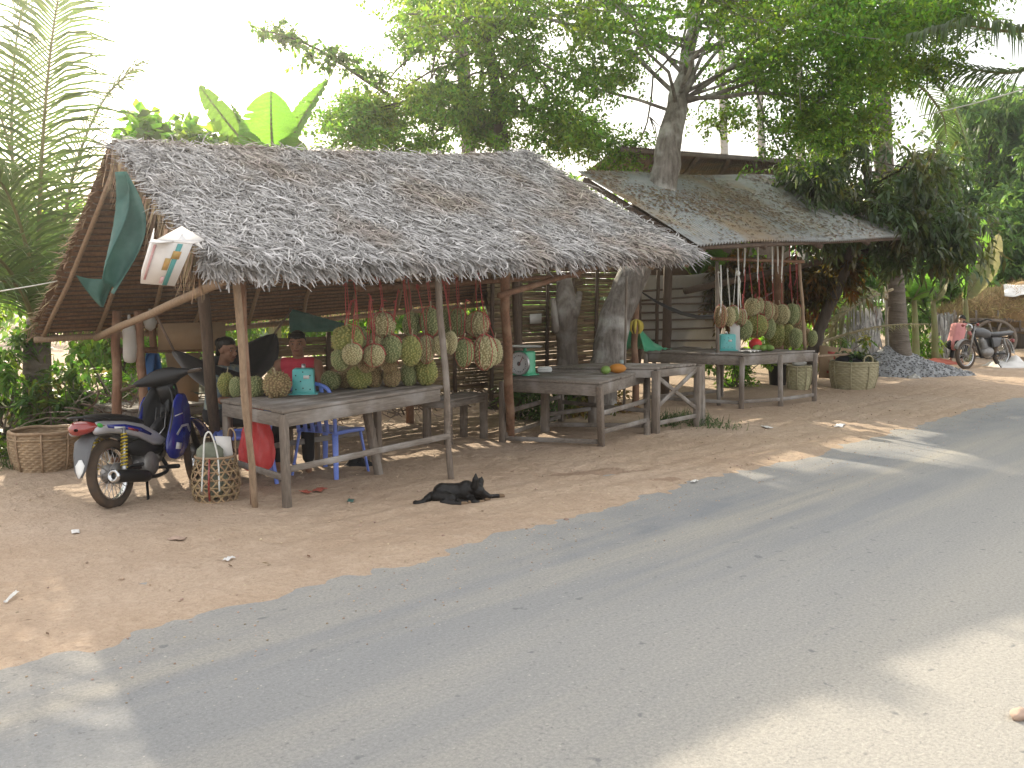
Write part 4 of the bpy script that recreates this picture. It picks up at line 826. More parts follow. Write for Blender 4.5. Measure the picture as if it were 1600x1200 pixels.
MB().lathe([(.02, 0), (.052, .012), (.066, .06), (.068, .16), (.06, .24), (.062, .30), (.045, .37), (.014, .41), (.012, .46)], 18, b0, jit=lambda a, z: 1+.06*math.sin(3*a+z*20)).build('bag', MT['milky'], tb, smooth=True)
tb.name = 'plastic_bag'
t = thing('cloth_bundle', 'small white cloth bundle tied to the rear rail', 'cloth', T(236, 516, 9.3)); MB().lathe([(.01, 0), (.05, .03), (.06, .09), (.03, .16), (.012, .22)], 14, T(235, 517, 9.3), jit=lambda a, z: 1+.12*math.sin(4*a+z*30)).build('cloth', MT['milky'], t, smooth=True)
panel('notice_paper', 'pale paper pinned to the tall bamboo wall', 'paper', [T(828, 491, 9.25), T(846, 490, 9.25), T(846, 505, 9.25), T(828, 506, 9.25)], .004, 'paper')
# green tarp in the gable
drape('green_tarp', 'long torn green tarp hanging in the open gable', 'tarp', lambda a, b: T(lerp(lerp(195, 170, b**1.5), lerp(201, 186, b**3)+20*math.sin(math.pi*min(1, b*.95)), a), lerp(268, lerp(438, 460, a), b), 6.9-.2*b)+Vector((.05*math.sin(a*6+b*5), .12*math.sin(a*3.1), 0)), 10, 26, 'tarpg')
drape('green_tarp', 'slack triangle of green tarp under the rear thatch slope', 'tarp', lambda a, b: T(lerp(119, 186, a)+lerp(0, lerp(36, -26, a), b), lerp(430+6*math.sin(a*3), lerp(477, 480, a), b), 7.8)+Vector((0, .025*math.sin(a*7+b*3), 0)), 14, 10, 'tarpg')
# white printed carton jammed on the verge
p00, p10, p11, p01 = D(240, 376, 6.32), D(301, 382, 6.40), D(273, 447, 6.50), D(220, 443, 6.42)
bx = thing('printed_carton', 'open white printed carton tied upside down at the roof corner', 'box', (p01+p11)/2)
n_ = (p10-p00).cross(p01-p00).normalized(); n_ = n_ if n_.dot(F0) > 0 else -n_; dep = n_*.20
def face(q, name, m, k=.004): MB().add([v for v in q]+[v+n_*k for v in q], [(3, 2, 1, 0), (4, 5, 6, 7), (0, 1, 5, 4), (1, 2, 6, 5), (2, 3, 7, 6), (3, 0, 4, 7)]).build(name, MT[m], bx)
E0 = lambda u, v, k=0.0: p00.lerp(p10, u).lerp(p01.lerp(p11, u), v)-n_*k
face([E0(0, 0), E0(1, 0), E0(1, 1), E0(0, 1)], 'front_panel', 'cardw')
for u0, u1, v0, v1, nm, m, k in ((.62, .76, .01, .99, 'teal_band', 'cardt', .004), (.44, .60, .36, .64, 'fruit_print', 'cardo', .006), (.58, .80, .18, .36, 'fruit_print', 'cardo', .008), (.03, .10, .08, .9, 'faded_print', 'cardr', .004), (.50, .60, .80, .95, 'letters', 'cardr', .006)):
    face([E0(u0, v0, k), E0(u1, v0, k), E0(u1, v1, k), E0(u0, v1, k)], nm, m, .002)
for q in ([E0(1, 0), E0(1, 0)+dep, E0(1, 1)+dep, E0(1, 1)], [E0(0, 0), E0(0, 0)+dep, E0(0, 1)+dep, E0(0, 1)], [E0(0, 1), E0(1, 1), E0(1, 1)+dep, E0(0, 1)+dep]):
    m3 = (q[1]-q[0]).cross(q[3]-q[0]).normalized()*.003; MB().add([v for v in q]+[v+m3 for v in q], [(3, 2, 1, 0), (4, 5, 6, 7), (0, 1, 5, 4), (1, 2, 6, 5), (2, 3, 7, 6), (3, 0, 4, 7)]).build('side_panel', MT['cardw'], bx)
for q in ([E0(.06, -.01), E0(1, -.01), D(320, 376, 6.42), D(284, 354, 6.42)], [E0(0, -.01), E0(.5, -.02), D(250, 380, 6.26), D(232, 379, 6.22)], [E0(1, 0)+dep, E0(.9, 0), D(302, 380, 6.42), D(318, 390, 6.46)]):
    m3 = Vector((0, 0, .004)); MB().add([v for v in q]+[v+m3 for v in q], [(3, 2, 1, 0), (4, 5, 6, 7), (0, 1, 5, 4), (1, 2, 6, 5), (2, 3, 7, 6), (3, 0, 4, 7)]).build('flap', MT['cardw'], bx)
# thin line from the palm to the gable, wire at the upper right
tag(MB().tube(cr([D(0, 455, 9.0), D(60, 445, 9.0), D(125, 432, 9.2)], 6), .006, 5).build('washing_line', MT['whitestring'], smooth=True), 'thin pale line running from the palm to the gable', 'line')
tag(MB().tube(cr([D(1436, 182, 12), D(1520, 162, 10.5), D(1610, 136, 9), D(1750, 92, 7.5)], 8), .007, 5).build('overhead_wire', MT['whitestring'], smooth=True), 'pale wire sloping down across the upper right trees', 'wire')
# ---------------------------------------------------------------- motorbikes (local: x forward, y left, z up, rear axle above the origin)
def side_prism(poly, y0, y1): 
    k = len(poly); vs = [(x, y0, z) for x, z in poly]+[(x, y1, z) for x, z in poly]
    return vs, [tuple(range(k)), tuple(range(2*k-1, k-1, -1))]+[(i, k+i, k+(i+1) % k, (i+1) % k) for i in range(k)]
def wheel(t, x, r, tr, name='wheel', steer=None, z=None, nsp=28, hubr=.05):
    w_ = bpy.data.objects.new(name, None); COL.objects.link(w_); w_.parent = t; w_.location = (x, 0, r if z is None else z); OFF[w_.name] = Vector((0, 0, 0)); w_.empty_display_size = .1
    R0 = r-tr; pts = [Vector((math.cos(a)*R0, 0, math.sin(a)*R0)) for a in [k/40*2*math.pi for k in range(40)]]
    MB().tube(pts, tr, 12, closed=True, flat=1.0).build('tyre', MT['rubber'], w_, smooth=True)
    ri = R0-tr*.75
    MB().lathe([(ri-.012, -.022), (ri+.006, -.026), (ri+.006, .026), (ri-.012, .022), (ri-.012, -.022)], 40, (0, 0, 0), (0, 1, 0), cap=False).build('rim', MT['chrome'], w_, smooth=False)
    mb = MB()
    for k in range(nsp):
        a = k/nsp*6.283; a2 = a+(.5 if k % 2 else -.5); sgn = 1 if k % 4 < 2 else -1
        mb.tube([(math.cos(a2)*hubr, sgn*.03, math.sin(a2)*hubr), (math.cos(a)*ri, 0, math.sin(a)*ri)], .0032, 4)
    mb.build('spokes', MT['steel'], w_)
    MB().lathe([(.015, -.07), (.03, -.068), (hubr+.012, -.045), (hubr+.02, -.03), (hubr+.02, .03), (hubr+.012, .045), (.03, .068), (.015, .07)], 20, (0, 0, 0), (0, 1, 0)).build('hub', MT['alu'], w_, smooth=True)
    return w_
def part(t, name, m, fn, **kw):
    mb = MB(); fn(mb); return mb.build(name, MT[m], t, **kw)
def make_scooter():
    t = thing('motorbike', 'dusty blue and silver motorbike parked at the left end of the thatched stall', 'motorbike', (0, 0, 0))
    wheel(t, 0, .285, .040, nsp=28, hubr=.06); 
    for sy in (-1, 1):
        def spring(mb):
            p0, p1 = Vector((.05, sy*.135, .60)), Vector((-.005, sy*.135, .33)); d = p1-p0; x, y, _ = frame(d); pts = []
            for k in range(91): a = k/90; pts.append(p0+d*a+(x*math.cos(a*2*math.pi*10)+y*math.sin(a*2*math.pi*10))*.024)
            mb.tube(pts, .0065, 6)
        sh = part(t, 'shock_absorber', 'steel', lambda mb: mb.tube([(.058, sy*.135, .64), (-.012, sy*.135, .285)], [.014, .014], 10).tube([(.0, sy*.135, .36), (-.012, sy*.135, .285)], [.022, .018], 10), smooth=True)
        q = MB(); spring(q); q.build('spring', MT['yellow'], sh, smooth=True)
    part(t, 'swing_arm', 'black', lambda mb: [mb.beam((0, s*.085, .285), (.42, s*.07, .30), .03, .045) for s in (-1, 1)])
    part(t, 'drum_cover', 'alu', lambda mb: mb.lathe([(.02, 0), (.075, .006), (.085, .02), (.085, .05), (.06, .06)], 24, (0, -.03, .285), (0, -1, 0)), smooth=True)
    part(t, 'seat', 'black', lambda mb: mb.sheet([[Vector((x, wd*math.sin(a), z+hh*math.cos(a))) for a in [k/10*2*math.pi for k in range(10)]] for x, wd, z, hh in ((-.37, .03, .755, .02), (-.34, .085, .755, .035), (-.2, .115, .745, .05), (0, .125, .73, .055), (.18, .12, .705, .05), (.34, .095, .675, .045), (.46, .06, .645, .035), (.49, .02, .635, .015))], close=True), smooth=True)
    fair = [(-.38, .665), (-.33, .735), (-.2, .735), (.1, .70), (.34, .645), (.52, .56), (.66, .47), (.60, .435), (.46, .45), (.26, .545), (.06, .60), (-.15, .63), (-.36, .635)]
    for s in (-1, 1):
        def fa(mb):
            v, f = side_prism(fair, s*.085, s*.128); mb.add(v, f)
        pn = part(t, 'side_fairing', 'silver', fa, bevel=.012)
        q = MB(); v, f = side_prism([(-.18, .70), (.10, .672), (.30, .62), (.44, .55), (.42, .535), (.24, .60), (.0, .645), (-.16, .672)], s*.129, s*.1305); q.add(v, f).build('stripe', MT['bluepaint'], pn)
        q = MB(); v, f = side_prism([(.12, .645), (.26, .605), (.25, .588), (.12, .625)], s*.131, s*.1325); q.add(v, f).build('decal', MT['redlens'], pn)
        q = MB(); v, f = side_prism([(-.06, .672), (.08, .655), (.08, .64), (-.06, .655)], s*.131, s*.1325); q.add(v, f).build('decal', MT['white'], pn)
    part(t, 'tail_light', 'redlens', lambda mb: mb.sheet([[Vector((x, wd*math.cos(a), z+hh*math.sin(a))) for a in [k/12*2*math.pi for k in range(12)]] for x, wd, z, hh in ((-.475, .02, .69, .012), (-.46, .075, .69, .045), (-.40, .118, .70, .058), (-.30, .133, .70, .045), (-.22, .136, .695, .012))], close=True), smooth=True)
    for s in (-1, 1): part(t, 'indicator', 'greenlens', lambda mb: mb.ell((-.30, s*.131, .705), (.05, .012, .018), Matrix.Rotation(.2, 3, 'Y')), smooth=True)
    part(t, 'grab_rail', 'black', lambda mb: mb.tube(cr([(-.12, -.13, .735), (-.34, -.12, .775), (-.46, -.05, .785), (-.46, .05, .785), (-.34, .12, .775), (-.12, .13, .735)], 5), .011, 8), smooth=True)
    part(t, 'rear_fender', 'greyplastic', lambda mb: mb.sheet([[Vector((x, wd*u, z+dz*(1-u*u))) for u in (-1, -.6, 0, .6, 1)] for x, z, wd, dz in ((.12, .56, .075, .03), (-.08, .62, .08, .03), (-.24, .62, .08, .03), (-.36, .585, .085, .02), (-.43, .49, .075, .0), (-.49, .37, .05, .0), (-.51, .32, .02, .0))]), smooth=True, solid=.008)
    part(t, 'mud_flap_sticker', 'white', lambda mb: mb.sheet([[Vector((x-.012, wd*u, z)) for u in (-1, 0, 1)] for x, z, wd in ((-.452, .455, .012), (-.472, .41, .042), (-.496, .36, .03), (-.516, .315, .005))]), solid=.003)
    part(t, 'engine', 'alu', lambda mb: [mb.ell((.42, 0, .30), (.15, .12, .105), nu=20), mb.lathe([(.09, -.13), (.105, -.11), (.105, .11), (.09, .13)], 24, (.40, 0, .295), (0, 1, 0)), mb.cap((.50, 0, .33), (.70, 0, .37), .07, .062)]+[mb.lathe([(.088, -.004), (.088, .004)], 16, (.56+.022*k, 0, .342+.0044*k), (1, 0, .2)) for k in range(6)], smooth=True)
    part(t, 'engine_cover', 'black', lambda mb: [mb.add(*side_prism([(.08, .50), (.30, .53), (.52, .44), (.66, .42), (.62, .36), (.40, .36), (.18, .40)], s*.07, s*.112)) for s in (-1, 1)], bevel=.012)
    ex = part(t, 'exhaust', 'black', lambda mb: mb.tube(cr([(.66, -.05, .31), (.62, -.12, .21), (.45, -.145, .185), (.25, -.155, .20)], 5), .017, 8).lathe([(.02, 0), (.045, .02), (.052, .06), (.052, .46), (.045, .48)], 18, (.27, -.165, .21), (-.985, -.02, .17)), smooth=True)
    MB().lathe([(.030, 0), (.054, .0), (.054, .03), (.03, .035), (.025, -.02)], 18, (-.19, -.174, .29), (-.985, -.02, .17)).build('tip', MT['chrome'], ex, smooth=True)
    part(t, 'centre_stand', 'black', lambda mb: [mb.tube([(.36, s*.08, .20), (.27, s*.13, .012), (.24, s*.14, .005)], .012, 7) for s in (-1, 1)], smooth=True)
    part(t, 'foot_peg', 'black', lambda mb: mb.tube([(.58, -.24, .235), (.58, .24, .235)], .014, 8).cap((.58, -.25, .235), (.58, -.16, .235), .02).cap((.12, -.22, .33), (.12, -.12, .32), .016), smooth=True)
    part(t, 'frame_tube', 'black', lambda mb: mb.beam((.55, 0, .47), (.90, 0, .66), .075, .10).beam((.90, 0, .64), (.975, 0, .86), .06, .06), bevel=.01)
    part(t, 'carrier_bars', 'chrome', lambda mb: [mb.tube([(.64, s*.05, .50), (.76, s*.05, .56), (.83, s*.05, .74)], .008, 6) for s in (-1, 0, 1)], smooth=True)
    def shield(mb):
        rows = []
        for x, z, wd, cv in ((.70, .34, .10, .02), (.72, .42, .15, .05), (.77, .52, .175, .07), (.83, .64, .18, .075), (.90, .76, .165, .07), (.96, .86, .125, .055), (.985, .92, .09, .04)):
            rows.append([Vector((x+.16*(1-(u*u))-.06*u*u-.08, wd*u, z)) for u in (-1, -.8, -.5, 0, .5, .8, 1)])
        mb.sheet(rows)
    ls = part(t, 'leg_shield', 'black', shield, smooth=True, solid=.014)
    for s in (-1, 1):
        q = MB(); q.add(*side_prism([(.56, .38), (.58, .46), (.65, .56), (.72, .68), (.77, .79), (.84, .85), (.95, .84), (1.0, .74), (1.0, .62), (.97, .50), (.90, .38), (.80, .30), (.68, .28), (.60, .31)], s*.150, s*.184)); q.build('shield_side', MT['bluepaint'], ls, bevel=.014)
        q = MB(); q.add(*side_prism([(.73, .655), (.86, .668), (.86, .676), (.73, .664)], s*.1845, s*.186)); q.build('letters', MT['white'], ls)
        q = MB(); q.add(*side_prism([(.68, .375), (.76, .36), (.79, .41), (.71, .43)], s*.1845, s*.186)); q.build('decal', MT['white'], ls)
        q = MB(); q.add(*side_prism([(.72, .50), (.82, .57), (.93, .57), (.95, .50), (.93, .49), (.90, .55), (.83, .55), (.74, .485)], s*.1845, s*.186)); q.build('decal', MT['silver'], ls)
    hb = bpy.data.objects.new('handlebar', None); COL.objects.link(hb); hb.parent = t; hb.location = (.94, 0, .92); OFF[hb.name] = Vector((0, 0, 0)); hb.rotation_euler = (R(-9), R(-8), R(22))
    MB().sheet([[Vector((x*math.cos(0)+k_*math.cos(a)*dx, y, z+math.sin(a)*dz)) for a in [k/12*2*math.pi for k in range(12)]] for y, x, z, dx, dz, k_ in ((-.25, -.055, .09, .018, .018, 1), (-.22, -.05, .09, .032, .03, 1), (-.15, -.01, .085, .055, .05, 1), (-.10, .01, .08, .075, .075, 1), (-.04, .02, .075, .085, .09, 1), (.04, .02, .075, .085, .09, 1), (.10, .01, .08, .075, .075, 1), (.15, -.01, .085, .055, .05, 1), (.22, -.05, .09, .032, .03, 1), (.25, -.055, .09, .018, .018, 1))], close=True).build('cowl', MT['black'], hb, smooth=True)
    for s in (-1, 1):
        MB().cap((-.055, s*.22, .085), (-.10, s*.345, .08), .0165, .0165).build('grip', MT['rubber'], hb, smooth=True)
        MB().tube(cr([(-.01, s*.20, .09), (.01, s*.27, .085), (-.03, s*.35, .08)], 4), .007, 6).build('lever', MT['steel'], hb, smooth=True)
    MB().ell((.14, 0, .08), (.03, .07, .055)).build('headlight', MT['dial'], hb, smooth=True)
    MB().add(*side_prism([(-.06, .02), (.06, .02), (.02, -.14), (-.03, -.16)], -.085, .085)).build('lock_panel', MT['black'], hb, bevel=.02)
    MB().ell((-.046, -.055, -.02), (.004, .022, .024)).build('sticker', MT['greenlens'], hb, smooth=True)
    for s in (-1, 1): part(t, 'fork', 'black', lambda mb: mb.tube([(1.02, s*.085, .78), (1.215, s*.085, .285)], [.024, .03], 9), smooth=True)
    fw_ = wheel(t, 1.21, .285, .034, nsp=24); fw_.rotation_euler = (0, 0, R(24))
    part(t, 'front_fender', 'bluepaint', lambda mb: mb.sheet([[Vector((1.21+math.cos(a)*.325, .055*u, .285+math.sin(a)*.325-.025*u*u)) for u in (-1, -.6, 0, .6, 1)] for a in [R(20+k*16) for k in range(9)]]), smooth=True, solid=.006)
    return t
b1 = make_scooter()
for o in b1.children_recursive:
    if o.type == 'MESH' and o.name.split('.')[0] in ('seat', 'side_fairing', 'tail_light', 'indicator', 'grab_rail', 'rear_fender', 'mud_flap_sticker', 'stripe', 'decal') and o.parent.name.split('.')[0] != 'leg_shield':
        for v in o.data.vertices:
            if v.co.x < -.08: v.co.x = -.08+(v.co.x+.08)*.70
p = G(180, 793); place(b1, (p.x, p.y, -.005), R(29), R(-6), 0, .95)
def make_motorcycle():
    t = thing('motorbike', 'old dark motorbike parked in the sun by the hay cart', 'motorbike', (0, 0, 0))
    wheel(t, 0, .31, .045, nsp=24); wheel(t, 1.25, .32, .042, nsp=24)
    for s in (-1, 1):
        part(t, 'fork', 'alu', lambda mb: mb.tube([(1.25, s*.09, .32), (1.09, s*.09, .74), (.99, s*.09, .98)], [.026, .022, .02], 9), smooth=True)
        part(t, 'shock_absorber', 'alu', lambda mb: mb.tube([(.0, s*.14, .32), (.12, s*.14, .66)], [.028, .022], 9), smooth=True)
        part(t, 'indicator', 'redlens', lambda mb: mb.ell((1.05, s*.19, .98), (.03, .035, .035)).tube([(1.05, s*.1, .96), (1.05, s*.19, .98)], .008, 6), smooth=True)
    part(t, 'front_fender', 'alu', lambda mb: mb.sheet([[Vector((1.25+math.cos(a)*.36, .06*u, .32+math.sin(a)*.36-.02*u*u)) for u in (-1, 0, 1)] for a in [R(25+k*18) for k in range(8)]]), smooth=True, solid=.006)
    part(t, 'headlight', 'chrome', lambda mb: mb.lathe([(.02, -.10), (.07, -.06), (.088, 0), (.08, .012), (.02, .02)], 20, (1.10, 0, .92), (1, 0, -.05)), smooth=True)
    part(t, 'handlebar', 'black', lambda mb: mb.tube(cr([(.80, -.36, 1.05), (.90, -.28, 1.08), (.98, -.1, 1.02), (.98, .1, 1.02), (.90, .28, 1.08), (.80, .36, 1.05)], 5), .014, 7), smooth=True)
    part(t, 'tank', 'greyplastic', lambda mb: mb.sheet([[Vector((x, wd*math.cos(a), z+hh*math.sin(a))) for a in [k/14*2*math.pi for k in range(14)]] for x, wd, z, hh in ((.42, .05, .74, .05), (.50, .11, .77, .09), (.68, .145, .80, .11), (.84, .13, .82, .10), (.94, .06, .83, .05))], close=True), smooth=True)
    part(t, 'seat', 'greyplastic', lambda mb: mb.sheet([[Vector((x, wd*math.cos(a), z+hh*math.sin(a))) for a in [k/12*2*math.pi for k in range(12)]] for x, wd, z, hh in ((-.32, .06, .79, .02), (-.28, .12, .79, .045), (0, .135, .77, .05), (.25, .125, .76, .05), (.48, .08, .77, .045), (.52, .03, .77, .02))], close=True), smooth=True)
    part(t, 'side_cover', 'greyplastic', lambda mb: [mb.add(*side_prism([(.12, .68), (.46, .68), (.42, .46), (.22, .48)], s*.08, s*.12)) for s in (-1, 1)], bevel=.015)
    part(t, 'engine', 'alu', lambda mb: [mb.ell((.55, 0, .36), (.20, .15, .13)), mb.cap((.62, 0, .42), (.70, 0, .64), .075, .07)]+[mb.lathe([(.10, -.005), (.10, .005)], 16, (.63+.012*k, 0, .47+.028*k), (.3, 0, 1)) for k in range(6)], smooth=True)
    part(t, 'exhaust', 'chrome', lambda mb: mb.tube(cr([(.76, -.06, .58), (.86, -.10, .42), (.72, -.14, .26), (.30, -.16, .27), (-.35, -.17, .36)], 6), [.02]*12+[.03]*7+[.04]*6, 10), smooth=True)
    part(t, 'frame', 'black', lambda mb: mb.beam((1.02, 0, .90), (.45, 0, .70), .05, .05).beam((1.0, 0, .86), (.72, 0, .25), .04, .04).beam((.72, 0, .25), (.30, 0, .27), .05, .04).beam((.30, 0, .27), (.40, 0, .72), .04, .04).beam((0, .09, .31), (.36, .08, .32), .03, .04).beam((0, -.09, .31), (.36, -.08, .32), .03, .04).beam((.40, 0, .70), (-.3, 0, .74), .16, .03))
    part(t, 'rear_fender', 'chrome', lambda mb: mb.sheet([[Vector((math.cos(a)*.365, .07*u, .31+math.sin(a)*.365-.02*u*u)) for u in (-1, 0, 1)] for a in [R(60+k*17) for k in range(8)]]), smooth=True, solid=.006)
    part(t, 'tail_light', 'redlens', lambda mb: mb.box((-.37, 0, .60), (.06, .12, .08)), bevel=.015)
    part(t, 'side_stand', 'black', lambda mb: mb.tube([(.45, .1, .25), (.40, .26, .005)], .012, 6))
    return t
b2 = make_motorcycle(); pr_ = G(1566, 574); pf = pr_+(RT*-.88-F0*.48)*1.2; place(b2, (pr_.x, pr_.y, 0), math.atan2(pf.y-pr_.y, pf.x-pr_.x), R(5))
# ---------------------------------------------------------------- baskets and pails
def woven(name, label, cat, p, r0, r1, h, m, rows=16, st=40, belly=.02, fill=None, handles=0):
    t = thing(name, label, cat, p); nA = st*4; Pm = []; sub = 4
    for i in range(rows*sub+1):
        f = i/(rows*sub); row = i//sub; k = (i % sub)/sub; r_ = lerp(r0, r1, f)+belly*math.sin(math.pi*f); g = -.35 if i % sub == 0 else 1
        Pm.append([Vector(p)+Vector((math.cos(a), math.sin(a), 0))*(r_+.007*g*(1+math.sin(a*st/2+math.pi*row)))+Vector((0, 0, .005+f*h)) for a in [j/nA*2*math.pi for j in range(nA)]])
    MB().sheet(Pm, close=True).build('weave', MT[m], t)
    MB().lathe([(r0*.98, .0), (r0*.98, .012), (.01, .012)], 32, p, cap=False).build('base', MT[m], t)
    pts = lambda z, rr: [Vector(p)+Vector((math.cos(a)*rr, math.sin(a)*rr, z+.004*math.sin(a*5))) for a in [k/48*2*math.pi for k in range(48)]]
    mb = MB(); mb.tube(pts(h+.005, r1+.008), .017, 7, closed=True); mb.tube(pts(h-.055, r1+.016), .010, 6, closed=True); mb.build('rim', MT[m], t, smooth=True)
    for k in range(8):
        a = k/8*6.28+.3; v = Vector((math.cos(a), math.sin(a), 0)); MB().tube([Vector(p)+v*(lerp(r0, r1, f)+belly*math.sin(math.pi*f)+.018)+Vector((0, 0, f*h)) for f in (0, .25, .5, .75, 1)], .010, 5).build('rib', MT[m], t, smooth=True)
    for k in range(handles):
        a = 4.2+k*math.pi; v = Vector((math.cos(a), math.sin(a), 0)); s_ = Vector((-v.y, v.x, 0)); c = Vector(p)+v*r1+Vector((0, 0, h))
        MB().tube(cr([c-s_*.09, c-s_*.08+Vector((0, 0, .09)), c+Vector((0, 0, .13)), c+s_*.08+Vector((0, 0, .09)), c+s_*.09], 4), .014, 7).build('handle', MT[m], t, smooth=True)
    return t
p = G(86, 738); p.y += .2; woven('wicker_basket', 'wide empty cane basket on the ground at the far left', 'basket', p, .245, .29, .37, 'wicker', 15, 44)
p = G(1343, 611); p += F0*.33; woven('bamboo_basket', 'big pale bamboo basket piled with dark cuttings beside the gravel', 'basket', p, .32, .385, .48, 'wickerl', 16, 46, .03, handles=2)
bt = p
for k, (dx, dy, rr, mm, lb) in enumerate(((-.12, -.05, .2, 'leafD', ''), (.12, .0, .2, 'shrub', ''), (0, .1, .24, 'leafD', ''))): pass
p = G(1253, 612); p += F0*.2; woven('bamboo_basket', 'pale bamboo basket under the right end of the far table', 'basket', p, .15, .19, .42, 'wickerl', 14, 30)
c = p+Vector((0, 0, .47)); fruit('white_bag', 'white plastic bag stuffed into the basket under the far table', 'bag', c, (.15, .11, .06), 'milky', stalk=False, fn=lambda u: 1+.25*mnoise.noise(u*2.5))
p = G(1222, 606); p += F0*.3; t = thing('bucket', 'black bucket of tools under the far table', 'bucket', p); MB().lathe([(.14, 0), (.18, .40), (.19, .41), (.175, .40), (.135, .02), (.01, .015)], 28, p, cap=False).build('pail', MT['black'], t, smooth=True)
for k in range(4): MB().tube([p+Vector((.05*k-.08, 0, .1)), p+Vector((.10*k-.12, .05, .62+.05*k))], .012, 6).build('tool_handle', MT['stick'], t, smooth=True)
p = G(1236, 600); p += F0*.5; woven('dark_basket', 'dark woven basket behind the black bucket', 'basket', p, .20, .24, .40, 'wicker', 14, 34)
# open hexagon weave basket in front
bp = G(329, 790); bp += F0*.15; ob = thing('open_weave_basket', 'open weave bamboo carrying basket packed with grey cloth by the front pole', 'basket', bp)
prof = lambda f: lerp(.165, .150, f)+.030*math.sin(math.pi*min(1, f*1.1)); H_ = .36
S = lambda a, f, k=0: bp+Vector((math.cos(a), math.sin(a), 0))*(prof(f)+k)+Vector((0, 0, .01+f*H_))
def strip(pts, wv, n_, th=.003):
    rows = []
    for i, q in enumerate(pts):
        d = (pts[min(i+1, len(pts)-1)]-pts[max(i-1, 0)]).normalized(); nn_ = (q-bp); nn_.z = 0; nn_.normalize(); s_ = nn_.cross(d).normalized()*wv/2; rows.append([q-s_, q+s_])
    n_.sheet(rows)
mb = MB(); NS = 15
for k in range(NS):
    for s in (-1, 1): strip([S(k/NS*6.283+s*f*1.75, f, .003*math.sin(f*40+k)) for f in [i/24 for i in range(25)]], .0135, mb)
for f in (.03, .19, .36, .53, .70, .86): strip([S(a, f, .002*math.sin(a*NS)) for a in [i/60*6.2832 for i in range(61)]], .013, mb)
mb.build('weave', MT['cane'], ob, solid=.003)
MB().tube([S(i/40*6.283, 1, .002) for i in range(40)], .011, 7, closed=True).build('rim', MT['wicker'], ob, smooth=True)
MB().lathe([(.16, .006), (.01, .01)], 30, bp, cap=False).build('base', MT['wicker'], ob)
for a0_, s in ((3.6, 1), (5.9, 1)):
    MB().tube(cr([S(a0_, .3, .012), S(a0_, 1, .012), S(a0_, 1, 0)+Vector((.01, .0, .17)), S(a0_+.35, 1, -.02)+Vector((0, 0, .20)), S(a0_+.7, 1, 0)+Vector((0, 0, .02)), S(a0_+.7, .3, .012)], 5), .007, 6).build('strap', MT['whitestring' if a0_ < 4 else 'wicker'], ob, smooth=True)
MB().tube([S(3.9, f, .012) for f in (.1, .4, .7, 1)], .009, 5).build('red_strap', MT['redlens'], ob)
t = thing('cloth_bundle', 'grey green cloth bundle filling the open weave basket', 'cloth', bp+Vector((0, 0, .05)))
MB().ell(bp+Vector((-.01, 0, .22)), (.105, .105, .19), nu=30, nv=20, fn=lambda u: 1+.16*mnoise.noise(u*2.2)).ell(bp+Vector((-.04, 0, .38)), (.11, .09, .10), nu=26, nv=16, fn=lambda u: 1+.2*mnoise.noise(u*2.6)).build('cloth', MT['greycloth'], t, smooth=True)
q0 = bp+RT*.03+Vector((0, 0, .33)); panel('white_board', 'curled white card sticking out of the open weave basket', 'card', [q0+RT*-.03+Vector((0, 0, .20)), q0+RT*.09+Vector((0, 0, .19))+F0*.03, q0+RT*.11+F0*.03, q0+RT*.02], .006, 'paper')
# ---------------------------------------------------------------- plastic chairs and the red bag
def make_chair(label):
    t = thing('plastic_chair', label, 'chair', (0, 0, 0), 'blue plastic chairs')
    MB().sheet([[Vector((x, y*(1-.10*(x < -.1)), .43-.018*math.cos(x*7)*math.cos(y*6)-.03*max(0, (x-.16)/.06)**2*.35)) for y in (-.22, -.18, -.1, 0, .1, .18, .22)] for x in (-.2, -.14, -.06, .02, .1, .17, .22)]).build('seat', MT['chair'], t, smooth=True, solid=.012)
    MB().tube(cr([(-.2, -.2, .425), (.0, -.225, .43), (.21, -.22, .42), (.24, 0, .405), (.21, .22, .42), (.0, .225, .43), (-.2, .2, .425)], 5), .014, 7, flat=1.4).build('seat_rim', MT['chair'], t, smooth=True)
    for sx, sy in ((1, 1), (1, -1), (-1, 1), (-1, -1)):
        MB().beam((sx*.19, sy*.195, .42), (sx*.25, sy*.245, 0), .055, .022, up=(sx, sy, 0), w1=.04, h1=.022).build('leg', MT['chair'], t, bevel=.006)
    MB().tube(cr([(-.19, -.2, .41), (-.22, -.21, .60), (-.27, -.20, .80), (-.29, -.12, .86), (-.295, 0, .87), (-.29, .12, .86), (-.27, .20, .80), (-.22, .21, .60), (-.19, .2, .41)], 5), .018, 8).build('back_frame', MT['chair'], t, smooth=True)
    for y in (-.12, -.04, .04, .12): MB().beam((-.195, y, .42), (-.288, y, .86), .045, .010, up=(1, 0, .2)).build('back_slat', MT['chair'], t, bevel=.004)
    return t
ch = make_chair('empty blue plastic chair tilted under the middle of the front table'); p = G(520, 744); place(ch, (p.x, p.y+.03, .0), R(16), 0, 0)
c2 = copy_tree(ch); c2['label'] = 'blue plastic chair behind the left poles with a red bag on it'; p = G(404, 762); place(c2, (p.x+.06, p.y+.30, 0), R(-48)+R(200))
bagp = [(.03, 0), (.09, .005), (.128, .05), (.142, .13), (.136, .22), (.118, .31), (.09, .39), (.05, .46), (.035, .48), (.05, .51), (.07, .55), (.055, .56)]
bagp = [tuple(q)[:2] for q in cr([Vector((a, b, 0)) for a, b in bagp], 5)]
rb = D(402, 700, 8.30); rb.z = .17; t = thing('plastic_bag', 'full red plastic bag hanging low beside the blue chair behind the poles', 'bag', rb)
